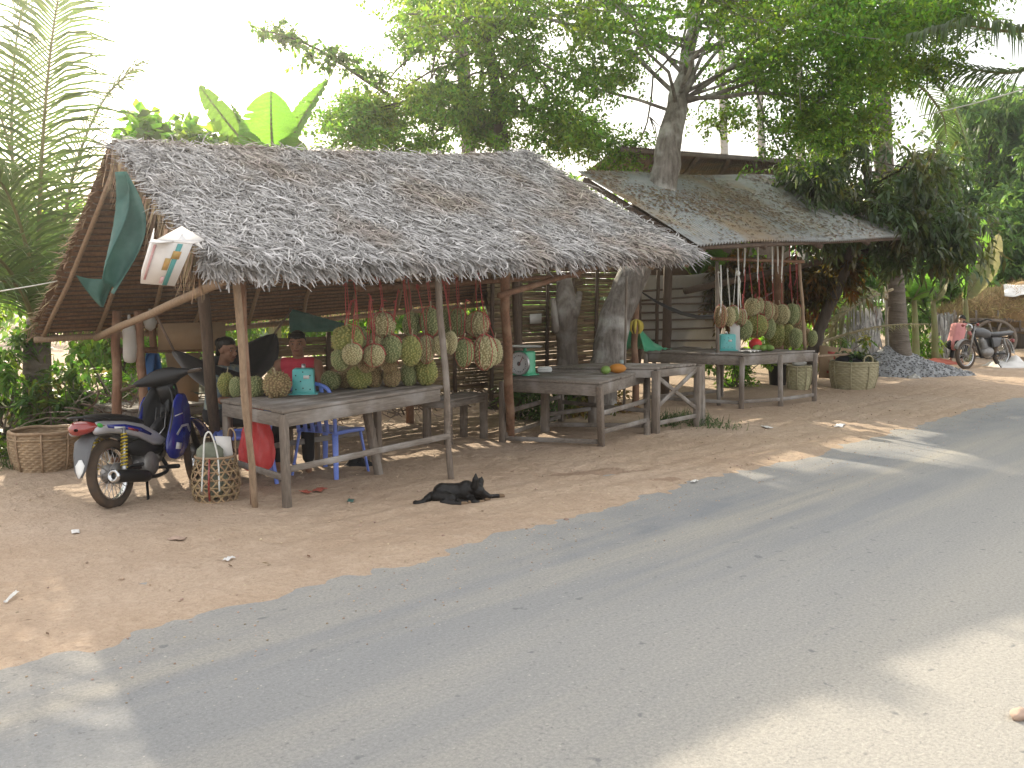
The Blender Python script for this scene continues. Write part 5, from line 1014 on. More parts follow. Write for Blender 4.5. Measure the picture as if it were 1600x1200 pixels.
MB().lathe(bagp, 72, rb, jit=lambda a, z: 1+(.05+.10*max(0, z-.2))*math.sin(5*a+z*9)+.10*mnoise.noise((math.cos(a)*2.5, math.sin(a)*2.5, z*9))+.045*math.sin(9*a+z*14)+.03*math.sin(17*a-z*22)).build('bag', MT['redbag'], t, smooth=True)
# ---------------------------------------------------------------- people
def human_head(mb, c, Q, s=1.0):
    """c: centre of the head; Q: columns = face forward (x), person's left (y), up (z)"""
    P_ = lambda x, y, z: Vector(c)+Q @ (Vector((x, y, z))*s)
    mb.ell(P_(-.012, 0, .025), (.092*s, .073*s, .088*s), Q, 24, 16); mb.ell(P_(.018, 0, -.04), (.066*s, .058*s, .075*s), Q, 20, 14); mb.ell(P_(.045, 0, -.088), (.033*s, .033*s, .026*s), Q, 14, 10)
    mb.cap(P_(.083, 0, .012), P_(.098, 0, -.026), .008*s, .0135*s); mb.ell(P_(.09, .012, -.03), (.011*s, .009*s, .008*s), Q, 10, 8); mb.ell(P_(.09, -.012, -.03), (.011*s, .009*s, .008*s), Q, 10, 8)
    mb.cap(P_(.072, -.034, .022), P_(.072, .034, .022), .012*s); mb.cap(P_(.078, -.018, -.058), P_(.078, .018, -.058), .0095*s)
    for y in (-1, 1): mb.ell(P_(-.005, y*.075, -.008), (.020*s, .008*s, .032*s), Q, 12, 8); mb.ell(P_(.062, y*.038, -.028), (.02*s, .02*s, .02*s), Q, 12, 8)
    mb.cap(P_(-.02, 0, -.06), P_(-.035, 0, -.17), .052*s, .056*s)
def head_bits(t, c, Q, s=1.0, long=False):
    P_ = lambda x, y, z: Vector(c)+Q @ (Vector((x, y, z))*s); mb = MB()
    mb.ell(P_(-.020, 0, .042), (.094*s, .079*s, .084*s), Q, 26, 18, fn=lambda u: 1+.05*mnoise.noise(u*6) if (u.z > .05 or u.x < .25) else .80)
    if long: mb.cap(P_(-.075, 0, .03), P_(-.11, 0, -.05), .05*s, .03*s); mb.ell(P_(-.10, 0, .05), (.05*s, .05*s, .05*s), Q)
    else:
        for k in range(60):
            a = RNG.uniform(-1.3, 1.3); mb.cap(P_(.055*math.cos(a)+.0, .075*math.sin(a), .092), P_(.078*math.cos(a)+.006, .082*math.sin(a), .062+RNG.uniform(-.012, .012)), .010*s, .005*s, 6)
    mb.build('hair', MT['hair'], t, smooth=True, mods=(REM(.006*s),))
    for y in (-1, 1):
        e = MB().ell(P_(.0705, y*.032, .004), (.010*s, .013*s, .0055*s), Q, 12, 8).build('eye', MT['eyew'], t, smooth=True)
        MB().ell(P_(.0785, y*.032, .004), (.003*s, .006*s, .0055*s), Q, 10, 6).build('iris', MT['hair'], e, smooth=True)
        MB().cap(P_(.078, y*.018, .030), P_(.073, y*.048, .030), .0045*s).build('eyebrow', MT['hair'], t, smooth=True)
    MB().cap(P_(.083, -.02, -.059), P_(.083, .02, -.059), .0065*s).build('lips', MT['lips'], t, smooth=True)
def hand(mb, w, d, n, side=1, curl=.5):
    """w wrist, d towards the fingers, n back of the hand; side: +1 thumb along d x n"""
    d = Vector(d).normalized(); n = (Vector(n)-d*d.dot(Vector(n))).normalized(); x = d.cross(n)*side; w = Vector(w)
    for k in range(4): mb.cap(w+x*(.024-.016*k)*.5, w+d*.085+x*(.030-.02*k), .014, .0115, 8)
    for k, L in enumerate((.068, .078, .072, .056)):
        q = w+d*.088+x*(.030-.02*k); v = d.copy()
        for j in range(3): v = (v-n*curl*.55).normalized(); e = q+v*L*(.45, .32, .25)[j]; mb.cap(q, e, .0095-.001*j, .0085-.001*j, 8); q = e
    q = w+d*.02+x*.03
    for v, L in (((d*.6+x*.75-n*.2), .045), ((d*.9+x*.3-n*.4), .032), ((d-n*.4), .025)): e = q+v.normalized()*L; mb.cap(q, e, .0115, .010, 8); q = e
def person(label, base, fwd, head, hq, J, shirt, shirt_m, pants_m='darkpants', sleeve=False, long=False, voxel=.0075, bits=True, hs=1.0, hands=True):
    """J: joints in a frame x forward, y person's left, z up, from base"""
    fwd = Vector(fwd).normalized(); lft = UPZ.cross(fwd); W = lambda v: Vector(base)+fwd*v[0]+lft*v[1]+UPZ*v[2]
    t = thing('person', label, 'person', Vector(base)); j = {k: W(v) for k, v in J.items()}
    Q = Matrix((fwd, lft, UPZ)).transposed() @ hq; mb = MB(); hc = W(head); human_head(mb, hc, Q, hs)
    ch = j['chest']; pe = j['pelvis']; nk = j['neck']
    mb.cap(nk, ch.lerp(nk, .4), .05, .07); mb.cap(ch, pe, .118, .125, 16); fr_ = (j['shL']-j['shR']); side = fr_.normalized()
    for s in (-.055, .055): mb.cap(ch+side*s, pe+side*s*1.1, .105, .11, 14)
    mb.cap(j['shL'].lerp(j['shR'], .1), j['shR'].lerp(j['shL'], .1), .062, .062)
    for s in 'LR':
        mb.cap(j['sh'+s], j['el'+s], .048, .038); mb.cap(j['el'+s], j['wr'+s], .037, .025); mb.cap(j['hip'+s], j['kn'+s], .082, .056); mb.cap(j['kn'+s], j['an'+s], .054, .035)
        f = j['to'+s]-j['an'+s]; mb.cap(j['an'+s]-f*.2-UPZ*.02, j['to'+s]-UPZ*.02, .034, .026)
        if hands: hand(mb, j['wr'+s], (j['wr'+s]-j['el'+s]).normalized()*.7+fwd*.5, UPZ+fwd*.3, 1 if s == 'R' else -1, .5)
    mb.build('body', MT['skin'], t, smooth=True, mods=(REM(voxel), SMO(3)))
    mb = MB(); c2_ = ch.lerp(nk, .25)
    mb.cap(ch, pe, .132, .14, 18)
    for s in (-.06, .06): mb.cap(ch+side*s+(c2_-ch)*.2, pe+side*s*1.1, .115, .12, 16)
    mb.cap(j['shL'].lerp(j['shR'], .16), j['shR'].lerp(j['shL'], .16), .070, .070)
    if sleeve:
        for s in 'LR': mb.cap(j['sh'+s], j['sh'+s].lerp(j['el'+s], .8), .060, .056)
    mb.build('shirt', MT[shirt_m], t, smooth=True, mods=(REM(.011), SMO(3)))
    mb = MB(); mb.cap(pe-side*.06, pe+side*.06, .135, .135)
    for s in 'LR': mb.cap(j['hip'+s], j['kn'+s], .096, .072); mb.cap(j['kn'+s], j['kn'+s].lerp(j['an'+s], .85), .070, .055)
    mb.build('trousers', MT[pants_m], t, smooth=True, mods=(REM(.012), SMO(3)))
    if bits: head_bits(t, hc, Q, hs, long)
    return t
I3 = Matrix.Identity(3)
pm = D(467, 620, 9.45); pm.z = 0
fw = (-F0+RT*.05); 
person('person in a red sleeveless shirt seated behind the front table', pm, fw, (.03, 0, 1.185), Matrix.Rotation(R(4), 3, 'Y'), dict(neck=(-.01, 0, 1.06), chest=(-.02, 0, .86), pelvis=(-.05, 0, .54), shL=(0, .185, .985), shR=(0, -.185, .985),
    elL=(.12, .245, .75), elR=(.05, -.235, .74), wrL=(.33, .215, .83), wrR=(.26, -.17, .68), hipL=(0, .09, .50), hipR=(0, -.09, .50), knL=(.42, .14, .50), knR=(.42, -.14, .50), anL=(.38, .14, .09), anR=(.36, -.14, .09), toL=(.52, .16, .03), toR=(.50, -.16, .03)), None, 'redshirt')
t = thing('wooden_stool', 'low wooden stool under the seated man', 'stool', pm); c = pm+fw*-.05
MB().box(c+Vector((0, 0, .395)), (.34, .34, .03), Matrix.Rotation(HEAD, 3, 'Z')).build('seat', MT['plank'], t)
for sx in (-1, 1):
    for sy in (-1, 1): q = c+RT*sx*.13+F0*sy*.13; MB().beam(q+Vector((0, 0, -.02)), q+Vector((0, 0, .38)), .045, .045).build('leg', MT['leg'], t)
pw = D(352, 600, 9.35); pw.z = 0; fw2 = (RT*.9-F0*.45)
person('person in a patterned blouse sitting in the black hammock behind the poles', pw, fw2, (.04, 0, 1.13), Matrix.Rotation(R(8), 3, 'Y'), dict(neck=(-.01, 0, 1.0), chest=(-.03, 0, .80), pelvis=(-.06, 0, .52), shL=(0, .17, .92), shR=(0, -.17, .92),
    elL=(.14, .21, .70), elR=(.14, -.21, .68), wrL=(.34, .12, .72), wrR=(.34, -.10, .66), hipL=(0, .08, .50), hipR=(0, -.08, .50), knL=(.40, .11, .52), knR=(.40, -.11, .50), anL=(.46, .11, .12), anR=(.42, -.11, .10), toL=(.58, .12, .05), toR=(.55, -.12, .03)), None, 'floral', sleeve=True, long=True)
pk = G(1493, 568); fw3 = (RT*.55+F0*.6)
person('person in a pink shirt crouching beside the hay cart', pk, fw3, (.32, 0, 1.03), Matrix.Rotation(R(40), 3, 'Y'), dict(neck=(.22, 0, .97), chest=(.10, 0, .84), pelvis=(-.12, 0, .46), shL=(.18, .145, .90), shR=(.18, -.145, .90),
    elL=(.32, .23, .68), elR=(.32, -.23, .68), wrL=(.46, .15, .50), wrR=(.46, -.13, .50), hipL=(-.10, .09, .42), hipR=(-.10, -.09, .42), knL=(.28, .16, .52), knR=(.28, -.16, .50), anL=(.02, .13, .09), anR=(.0, -.13, .09), toL=(.16, .14, .03), toR=(.14, -.14, .03)), None, 'pink', sleeve=True, voxel=.012, bits=True)
# ---------------------------------------------------------------- the dog, asleep on its side with its chin on its paws
dp_ = G(716, 787); xx, yy = RT, F0
dg = thing('dog', 'small black dog with pale paws lying asleep on the dirt in front', 'dog', dp_)
V3 = lambda x, y, z: dp_+xx*x+yy*y+UPZ*z
mb = MB()
mb.cap(V3(-.13, .05, .078), V3(-.03, .07, .074), .078, .076, 18); mb.cap(V3(-.03, .07, .074), V3(.08, .08, .078), .076, .080, 18); mb.ell(V3(.06, .07, .085), (.09, .075, .090)); mb.ell(V3(-.13, .03, .080), (.072, .07, .082))
mb.cap(V3(.09, .05, .11), V3(.135, .03, .105), .058, .050); mb.ell(V3(.155, .02, .100), (.055, .050, .052), Matrix.Rotation(HEAD-R(90), 3, 'Z')); mb.cap(V3(.185, .02, .085), V3(.245, .03, .052), .034, .021); mb.cap(V3(.185, .02, .068), V3(.235, .03, .038), .028, .018)
mb.cap(V3(-.16, .0, .06), V3(-.05, -.06, .055), .058, .042); mb.cap(V3(-.05, -.06, .05), V3(-.12, -.09, .028), .032, .022); mb.cap(V3(-.12, -.09, .025), V3(.0, -.10, .020), .021, .017); mb.cap(V3(.0, -.10, .02), V3(.06, -.095, .018), .017, .018)
mb.cap(V3(-.06, .0, .03), V3(.05, -.055, .022), .03, .02); mb.cap(V3(.05, -.055, .022), V3(.105, -.05, .018), .018, .018)
mb.cap(V3(.10, .06, .045), V3(.20, .10, .030), .038, .026); mb.cap(V3(.20, .10, .030), V3(.30, .16, .030), .022, .017); mb.cap(V3(.30, .16, .03), V3(.34, .18, .024), .018, .020)
mb.cap(V3(.09, .02, .04), V3(.13, -.06, .024), .036, .024); mb.cap(V3(.13, -.06, .022), V3(.19, -.04, .02), .02, .019)
for e, tip in ((V3(.135, .0, .135), V3(.140, -.02, .245)), (V3(.165, .06, .135), V3(.185, .075, .20))): mb.cap(e, e.lerp(tip, .55), .034, .027, 10); mb.cap(e.lerp(tip, .5), tip, .027, .006, 10)
mb.tube(cr([V3(-.20, .03, .07), V3(-.245, -.01, .04), V3(-.275, -.06, .022), V3(-.32, -.085, .018), V3(-.335, -.06, .024)], 5), [.032]*6+[.028]*5+[.026]*5+[.022]*5, 9)
mb.build('body', MT['dog'], dg, smooth=True, mods=(REM(.006), SMO(2)))
for a, b in ((V3(.325, .172, .027), V3(.348, .184, .023)), (V3(.17, -.047, .020), V3(.195, -.038, .02)), (V3(.04, -.097, .019), V3(.065, -.095, .018)), (V3(.09, -.052, .019), V3(.108, -.05, .018))):
    MB().cap(a, b, .0195, .020).build('paw', MT['tanfur'], dg, smooth=True)
MB().cap(V3(.222, .022, .034), V3(.240, .026, .033), .020, .016).build('chin_patch', MT['tanfur'], dg, smooth=True)
MB().ell(V3(.264, .032, .056), (.012, .012, .010)).build('nose', MT['black'], dg, smooth=True)
# ---------------------------------------------------------------- cart, hay, gravel, sheets at the right
HS = []
def straw_blob(mb, c, r, n, L=.22, wv=.012):
    u = NP.normal(0, 1, (n, 3)); u /= np.linalg.norm(u, axis=1, keepdims=True); u[:, 2] = np.abs(u[:, 2])*1.0-.15
    rr = 1+.13*np.array([mnoise.noise((a*2.2, b*2.2, c_*2.2)) for a, b, c_ in u]); p_ = np.array(c)+u*np.array(r)*rr[:, None]
    d = NP.normal(0, 1, (n, 3)); d -= u*(d*u).sum(1, keepdims=True)*.85; d /= np.linalg.norm(d, axis=1, keepdims=True)
    mb.strips(ribbons(p_, d, u, NP.uniform(L*.5, L*1.3, n), np.full(n, wv), np.zeros(n), NP.normal(0, .7, n), NP.uniform(-.01, .06, n), 4))
cc = D(1568, 560, 25.5); cc.z = 0; ct = thing('hay_cart', 'old wooden ox cart loaded with hay at the right edge', 'cart', cc)
cx = RT*.92+F0*-.38; cx.normalize(); cyv = UPZ.cross(cx)
C3 = lambda x, y, z: cc+cx*x+cyv*y+UPZ*z
for s in (-1, 1):
    wc = C3(-.28, -.78 if s < 0 else .78, .52); w_ = bpy.data.objects.new('wheel', None); COL.objects.link(w_); w_.parent = ct; w_.location = (0, 0, 0); OFF[w_.name] = OFF[ct.name].copy()
    MB().tube([wc+cx*math.cos(a)*.48+UPZ*math.sin(a)*.48 for a in [k/36*6.283 for k in range(36)]], .042, 8, closed=True).build('rim', MT['cartwood'], w_, smooth=True)
    for k in range(10): a = k/10*6.283; v = cx*math.cos(a)+UPZ*math.sin(a); MB().beam(wc+v*.07, wc+v*.46, .05, .04, up=cyv).build('spoke', MT['cartwood'], w_)
    MB().lathe([(.05, -.12), (.09, -.08), (.10, 0), (.09, .08), (.05, .12)], 16, wc, cyv).build('hub', MT['darkwood'], w_, smooth=True)
for s in (-.62, -.2, .2, .62): MB().beam(C3(-1.25, s, .72), C3(1.9, s, .78), .07, .08).build('bed_beam', MT['cartwood'], ct)
MB().beam(C3(-.28, -.9, .52), C3(-.28, .9, .52), .07, .07).build('axle', MT['darkwood'], ct)
for k in range(7):
    for s in (-.66, .66): MB().beam(C3(-1.2+k*.5, s, .74), C3(-1.22+k*.5, s*1.15, 1.25), .04, .04).build('stake', MT['cartwood'], ct)
for s in (-1, 1): MB().beam(C3(-1.2, s*.70, 1.0), C3(1.9, s*.70, 1.02), .03, .10).build('side_rail', MT['cartwood'], ct)
MB().box(C3(.4, 0, .80), (3.0, 1.3, .04), Matrix((cx, cyv, UPZ)).transposed()).build('bed', MT['cartwood'], ct)
hl = thing('hay_load', 'tall heap of dry brown hay piled on the cart', 'hay', C3(.3, 0, .82)); mb = MB()
for x, y, z, rx_, ry_, rz_ in ((-.95, 0, 1.02, .50, .80, .42), (-.35, 0, 1.2, .70, .95, .66), (.35, -.1, 1.3, .75, .95, .70), (1.2, .1, 1.25, .9, .95, .66)):
    straw_blob(mb, C3(x, y, z), (rx_, ry_, rz_), 4200, .26, .014)
    mb.ell(C3(x, y, z), (rx_*.94, ry_*.94, rz_*.92), nu=28, nv=16, fn=lambda u: 1+.16*mnoise.noise(u*2.2))
mb.build('hay', MT['hay'], hl)
drape('white_cloth', 'white plastic cloth thrown over the hay at the right edge', 'cloth', lambda a, b: C3(-.10+a*1.1, -.9+b*1.0, 1.88-.55*max(0, .5-b)-.35*max(0, a-.6)+.06*mnoise.noise((a*4, b*4, 4))), 18, 14, 'paper')
gp = D(1400, 588, 20.3); gp.z = 0; gv = thing('gravel_heap', 'heap of grey gravel on the dirt behind the pale basket', 'gravel heap', gp)
def gh(x, y): r_ = math.hypot((x+.25*0)/1.05, y/.8); return max(0, .62*(1-r_)+.05*mnoise.noise((x*3, y*3, 0))) if r_ < 1.1 else 0
gpt = lambda x, y: gp+RT*x+F0*y+UPZ*(gh(x+.22-(.45*max(0, x+.2)), y)-.01)
MB().sheet([[gpt(-1.1+2.6*i/50, -.95+1.9*j/40) for i in range(51)] for j in range(41)]).build('mound', MT['gravel'], gv, smooth=True)
mb = MB()
for k in range(1900):
    x, y = RNG.uniform(-1.1, 1.5), RNG.uniform(-.95, .5); q = gpt(x, y)
    if q.z < .005 and RNG.random() < .8: continue
    s_ = RNG.uniform(.014, .034); mb.ell(q+UPZ*s_*.3, (s_, s_*.8, s_*.6), Matrix.Rotation(RNG.random()*6, 3, 'Z'), 5, 3)
mb.build('stones', MT['gravel'], gv)['kind'] = 'stuff'
def lump(name, label, cat, p, rx_, ry_, h, m, seed):
    return drape(name, label, cat, lambda a, b: Vector(p)+RT*((a-.5)*2*rx_)+F0*((b-.5)*2*ry_)+UPZ*(.012+h*max(0, math.sin(math.pi*a)*math.sin(math.pi*b))**.7*(.7+.6*mnoise.noise((a*5, b*5, seed)))), 26, 16, m)
lump('red_sheet', 'faded red plastic sheet crumpled on the ground by the palm foot', 'sheet', D(1458, 562, 23.5)*1.0-UPZ*D(1458, 562, 23.5).z, .62, .5, .17, 'redtarp', 3)
lump('white_sack', 'white sack heap on the ground right of the far motorbike', 'sack', D(1585, 560, 22.5)-UPZ*D(1585, 560, 22.5).z, .55, .5, .26, 'paper', 5)
# sign board and trestle behind the far table
panel('sign_board', 'weathered pinkish board painted with red strokes behind the far table', 'board', [D(1281, 540, 18.0), D(1330, 546, 18.2), D(1325, 592, 17.9), D(1280, 590, 17.7)], .03, 'card', parts=[('red_stroke', .24, .50, .16, .24, -.016, 'redpaint'), ('red_stroke', .44, .52, .22, .46, -.018, 'redpaint'), ('red_stroke', .28, .50, .44, .52, -.020, 'redpaint'), ('red_stroke', .42, .50, .50, .80, -.022, 'redpaint'), ('red_stroke', .22, .46, .78, .86, -.024, 'redpaint'), ('red_stroke', .74, .96, .20, .30, -.016, 'redpaint')])
tr = thing('trestle', 'thin pole trestle at the right end of the far table', 'trestle', G(1280, 592)); wob(D(1272, 557, 16.6), D(1338, 553, 17.4), .025, .022, .006, 6, 61).build('rail', MT['pole'], tr, smooth=True)
for x, xb in ((1278, 1284), (1330, 1334)): q = G(xb, 592 if xb < 1300 else 588); wob(q-UPZ*.02, D(x, 556, (q-EYE).dot(F0)-.1), .02, .02, .005, 5, xb).build('leg', MT['pole'], tr, smooth=True)
# log, bowl on stump at the left
# ---------------------------------------------------------------- litter
def scrap(px, py, w_, h_, m, label, seed, name='paper_scrap', cat='litter'):
    p = G(px, py, .012); return drape(name, label, cat, lambda a, b: p+Matrix.Rotation(seed, 3, 'Z') @ Vector(((a-.5)*w_, (b-.5)*h_, .006+.02*abs(mnoise.noise((a*3, b*3, seed)))+dirt_height(p.x, p.y)*.6)), 6, 5, m, .002)
scrap(1312, 667, .34, .10, 'paper', 'white paper strip on the dirt right of the far table', .3); scrap(1198, 670, .20, .08, 'paper', 'small white scrap on the dirt below the far table', .9); scrap(18, 938, .20, .02, 'paper', 'thin white straw on the sunlit dirt at the far left', .9, 'white_straw')
scrap(118, 836, .10, .05, 'paper', 'white scrap on the sunlit dirt below the motorbike', 1.2); scrap(277, 847, .11, .07, 'stone', 'flat brown card on the dirt below the open weave basket', 2.2, 'card_piece'); scrap(358, 877, .08, .04, 'cardw', 'grey foil scrap on the dirt near the road', .4, 'foil_scrap')
scrap(500, 768, .14, .08, 'redtarp', 'red wrapper on the dirt under the front table', .5, 'red_wrapper'); scrap(478, 772, .12, .06, 'redtarp', 'faded red wrapper left of the other one under the front table', 1.5, 'red_wrapper'); scrap(548, 786, .10, .05, 'tarpg', 'small green scrap on the dirt between the table and the dog', .8, 'green_scrap'); scrap(1085, 752, .10, .04, 'paper', 'tiny pale scrap at the edge of the road', .2)
lump('dark_rag', 'dark rag lying on the ground under the front table', 'rag', G(563, 731), .16, .10, .09, 'darkpants', 7); lump('green_bag', 'pale green plastic bag at the foot of the gravel heap', 'bag', G(1428, 592), .13, .1, .09, 'milky', 9)
p = G(1592, 1122); t = thing('roadside_stone', 'brown stone on the sunlit road at the right edge', 'stone', p); MB().ell(p+UPZ*.015, (.045, .03, .025), fn=lambda u: 1+.25*mnoise.noise(u*1.5)).build('stone', MT['stone'], t, smooth=True)
mb = MB()
for k in range(1500):
    x, y = RNG.uniform(-2.5, 16), 4.3+RNG.random()**1.6*5; 
    if mnoise.noise((x*.8, y*.8, 3)) < RNG.uniform(-.5, .3): continue
    s_ = RNG.uniform(.004, .013)*(1 if RNG.random() < .93 else 1.8); mb.ell((x, y, dirt_height(x, y)+s_*.25), (s_, s_*.8, s_*.6), Matrix.Rotation(RNG.random()*6, 3, 'Z'), 6, 4, fn=None)
for k in range(800):
    x = RNG.uniform(-3, 16); y = 4.36+.16*nz3(x, 3, .55)+RNG.gauss(0, .13)-(RNG.random()**3)*.9; s_ = RNG.uniform(.003, .008); mb.ell((x, y, max(.0, dirt_height(x, y))+s_*.3), (s_, s_*.8, s_*.6), None, 5, 4)
tag(mb.build('pebbles', MT['stone']), 'small stones and grit scattered over the dirt', 'pebbles', kind='stuff')
mb = MB(); q = []
for k in range(700):
    x, y = RNG.uniform(-1, 20), 4.6+RNG.random()*7
    if mnoise.noise((x*.5, y*.7, 8)) < RNG.uniform(-.3, .5): continue
    s_ = RNG.uniform(.008, .02); a = RNG.random()*6.3; u = Vector((math.cos(a), math.sin(a), RNG.uniform(-.2, .3)))*s_*1.4; v = Vector((-math.sin(a), math.cos(a), RNG.uniform(-.2, .2)))*s_*.6; c = Vector((x, y, dirt_height(x, y)+.010)); q.append([c-u, c-v, c+u, c+v])
tag(MB().quads(np.array([[tuple(x) for x in r] for r in q])).build('fallen_leaves', MT['dryleaf']), 'dry leaves scattered on the dirt around the stalls', 'leaves', kind='stuff')
# ---------------------------------------------------------------- plants
def unit(a): return a/np.maximum(1e-9, np.linalg.norm(a, axis=-1, keepdims=True))
def leaves(P0, Dr, L, W, droop=0.0, K=1):
    """diamond leaves with a slight fold; P0, Dr: N x 3"""
    n = len(P0); Dr = unit(Dr); s_ = unit(np.cross(Dr, NP.normal(0, 1, (n, 3))+np.array([0, 0, 2.2]))); L = np.broadcast_to(L, n)[:, None]; W = np.broadcast_to(W, n)[:, None]
    mid = P0+Dr*L*.45; tip = P0+Dr*L-np.array([0, 0, 1])*L*droop
    return np.stack([P0, mid-s_*W*.5, tip, mid+s_*W*.5], 1)
def clump_leaves(c, r, nt_, nl, L, W, droop=.15, flat=.8, hang=0.0):
    """one clump: twigs that fan out of the middle, leaves on both sides of each"""
    d = NP.normal(0, 1, (nt_, 3)); d[:, 2] = d[:, 2]*flat-hang; d = unit(d); st = np.array(c)+NP.normal(0, .28, (nt_, 3))*np.array(r); ln = NP.uniform(.35, 1.0, nt_)[:, None]*np.array(r)
    f = np.linspace(.1, 1, nl)[None, :, None]; p = st[:, None]+d[:, None]*ln[:, None]*f-np.array([0, 0, 1])*(f**2)*(hang+droop)*np.mean(r)*.5
    sd = unit(np.cross(d, NP.normal(0, 1, (nt_, 3)))); sg = np.where(np.arange(nl) % 2 == 0, 1., -1.)[None, :, None]
    ld = d[:, None]*.6+sd[:, None]*sg+NP.normal(0, .25, (nt_, nl, 3))-np.array([0, 0, 1])*(droop+hang)
    n = nt_*nl; return leaves(p.reshape(-1, 3), ld.reshape(-1, 3), L*NP.uniform(.6, 1.2, n), W*NP.uniform(.7, 1.2, n), droop*.5)
def region(px, py, rx, ry, d, dd, n):
    out = []
    while len(out) < n:
        u, v = RNG.uniform(-1, 1), RNG.uniform(-1, 1)
        if u*u+v*v < 1: out.append(D(px+u*rx, py+v*ry, d+RNG.uniform(-dd, dd)))
    return out
def limb(mb, a, b, r0, r1, sag=.1, n=6, seed=0):
    a, b = Vector(a), Vector(b); pts = []
    for i in range(n+1):
        f = i/n; p = a.lerp(b, f); p.z += sag*math.sin(math.pi*f); p += Vector((mnoise.noise((f*2.5, seed, 0)), mnoise.noise((f*2.5, seed, 7)), mnoise.noise((f*2.5, seed, 14))))*(.12*(b-a).length*math.sin(math.pi*f)); pts.append(p)
    mb.tube(pts, [lerp(r0, r1, i/n) for i in range(n+1)], 7)
def tree(name, label, trunk, rad, cl, m, leaf=(.075, .04), per=(26, 13), bark='bark', r=(.5, .5, .38), limbs=None, droop=.15, hang=0.0, group=None, cat='tree', nlimb=14, tw=True):
    """trunk: points; cl: clump centres"""
    t = thing(name, label, cat, trunk[0], group); mb = MB(); tp = cr(trunk, 5); n = len(tp); mb.tube([p+Vector((mnoise.noise((i*.5, 1, 0)), mnoise.noise((i*.5, 2, 0)), 0))*.05 for i, p in enumerate(tp)], [pl([Vector((x, 0, 0)) for x in rad], i/(n-1)).x for i in range(n)], 14)
    order = sorted(cl, key=lambda c: RNG.random())[:nlimb]
    for k, c in enumerate(order):
        f = RNG.uniform(.72, .98); limb(mb, pl(tp, f), c, max(.018, rad[-1]*RNG.uniform(.35, .65)), .012, .1, 7, k)
        if tw:
            for q in range(3):
                e = Vector(c)+Vector((RNG.gauss(0, 1), RNG.gauss(0, 1), RNG.gauss(0, .7)))*r[0]*.8; limb(mb, Vector(pl([pl(tp, f), c], .8)), e, .012, .004, .0, 4, k*3+q)
    mb.build('trunk', MT[bark], t, smooth=True)
    A_ = [clump_leaves(c, np.array(r)*RNG.uniform(.75, 1.25), per[0], per[1], leaf[0], leaf[1], droop, .8, hang) for c in cl]
    MB().quads(np.concatenate(A_)).build('crown', MT[m], t)
    return t
# the big tree whose trunk leans through the stalls
g = lambda x, y, t_: T(x, y, t_)
b_ = T(932, 600, 8.2); b_.z = -.05
tr1 = [b_, g(948, 560, 8.15), g(968, 480, 8.1), g(1000, 405, 8.0), g(1022, 340, 7.95), g(1038, 280, 7.9), g(1046, 220, 7.9), g(1062, 150, 7.95), g(1080, 60, 8.1), g(1090, -60, 8.3)]
cl = region(1090, -5, 320, 85, 14.6, 2.6, 56)+region(770, 25, 170, 65, 14.5, 2, 20)+region(1330, 50, 170, 95, 14.5, 2.2, 34)+region(1270, 150, 70, 50, 14.3, 1, 8)+region(905, 120, 60, 35, 14, 1, 5)+region(1165, 110, 70, 35, 15.6, .6, 7)+region(990, 130, 45, 45, 15.8, .5, 5)+region(975, 225, 35, 30, 15.6, .4, 3)+region(1130, 185, 40, 25, 15.6, .4, 3)+region(1235, 205, 40, 45, 13.8, .5, 5)+region(1305, 185, 50, 40, 14, .6, 5)+region(1380, 60, 120, 70, 14, 1.2, 12)+region(1480, 30, 80, 50, 13.5, 1, 8)
off = region(1150, -260, 560, 200, 14.5, 3.5, 70)
tree('shade_tree', 'big shade tree whose pale leaning trunk rises through the iron roof', tr1, (.235, .225, .215, .21, .205, .19, .15, .10, .06), cl, 'leafA', (.078, .042), (32, 13), 'palebark', (.60, .60, .38), nlimb=34)
MB().quads(np.concatenate([clump_leaves(c, (.7, .7, .45), 30, 13, .095, .05) for c in off[:58]])).build('upper_crown', MT['leafA'], bpy.data.objects['shade_tree'])
b_ = T(782, 600, 9.6); b_.z = -.05
tr2 = [b_, g(788, 540, 9.6), g(776, 440, 9.7), g(790, 330, 10), g(782, 200, 10.6), g(766, 90, 11), g(750, -20, 11.3)]
cl = region(725, 105, 130, 95, 16.5, 1.8, 34)+region(650, 185, 140, 48, 16, 1.5, 24)+region(830, 185, 115, 45, 16, 1.5, 20)+region(555, 190, 55, 38, 15.5, 1, 8)+region(905, 215, 45, 30, 15.5, 1, 6)+region(700, -10, 90, 40, 16, 1.5, 10)
tree('shade_tree', 'bright green spreading tree rising behind the thatch ridge', tr2, (.20, .19, .18, .15, .11, .07, .04), cl, 'leafB', (.085, .046), (32, 13), 'darkbark', (.52, .52, .32), nlimb=26)
b_ = T(800, 640, 12); b_.z = 0
lb = [D(610, 150, 15.5), D(560, 118, 15.3), D(520, 90, 15.1), D(470, 65, 15), D(405, 45, 14.9)]
t = thing('leafy_branch', 'thin leafy branch reaching left over the banana leaves into the white sky', 'branch', lb[0]); MB().tube(cr(lb, 5), [lerp(.035, .008, i/20) for i in range(21)], 6).build('bough', MT['darkbark'], t, smooth=True)
MB().quads(np.concatenate([clump_leaves(D(x, y, 15), (.30, .3, .22), 16, 11, .10, .055, .25, .8) for x, y in ((420, 45), (452, 62), (482, 80), (508, 96), (540, 88), (560, 110), (590, 120), (446, 50), (520, 80))])).build('leaves', MT['leafA'], t)
t = thing('tree_stump', 'cut knotty grey trunk standing before the tall bamboo wall', 'stump', T(885, 600, 8.9)); b_ = T(888, 600, 8.9); b_.z = -.03
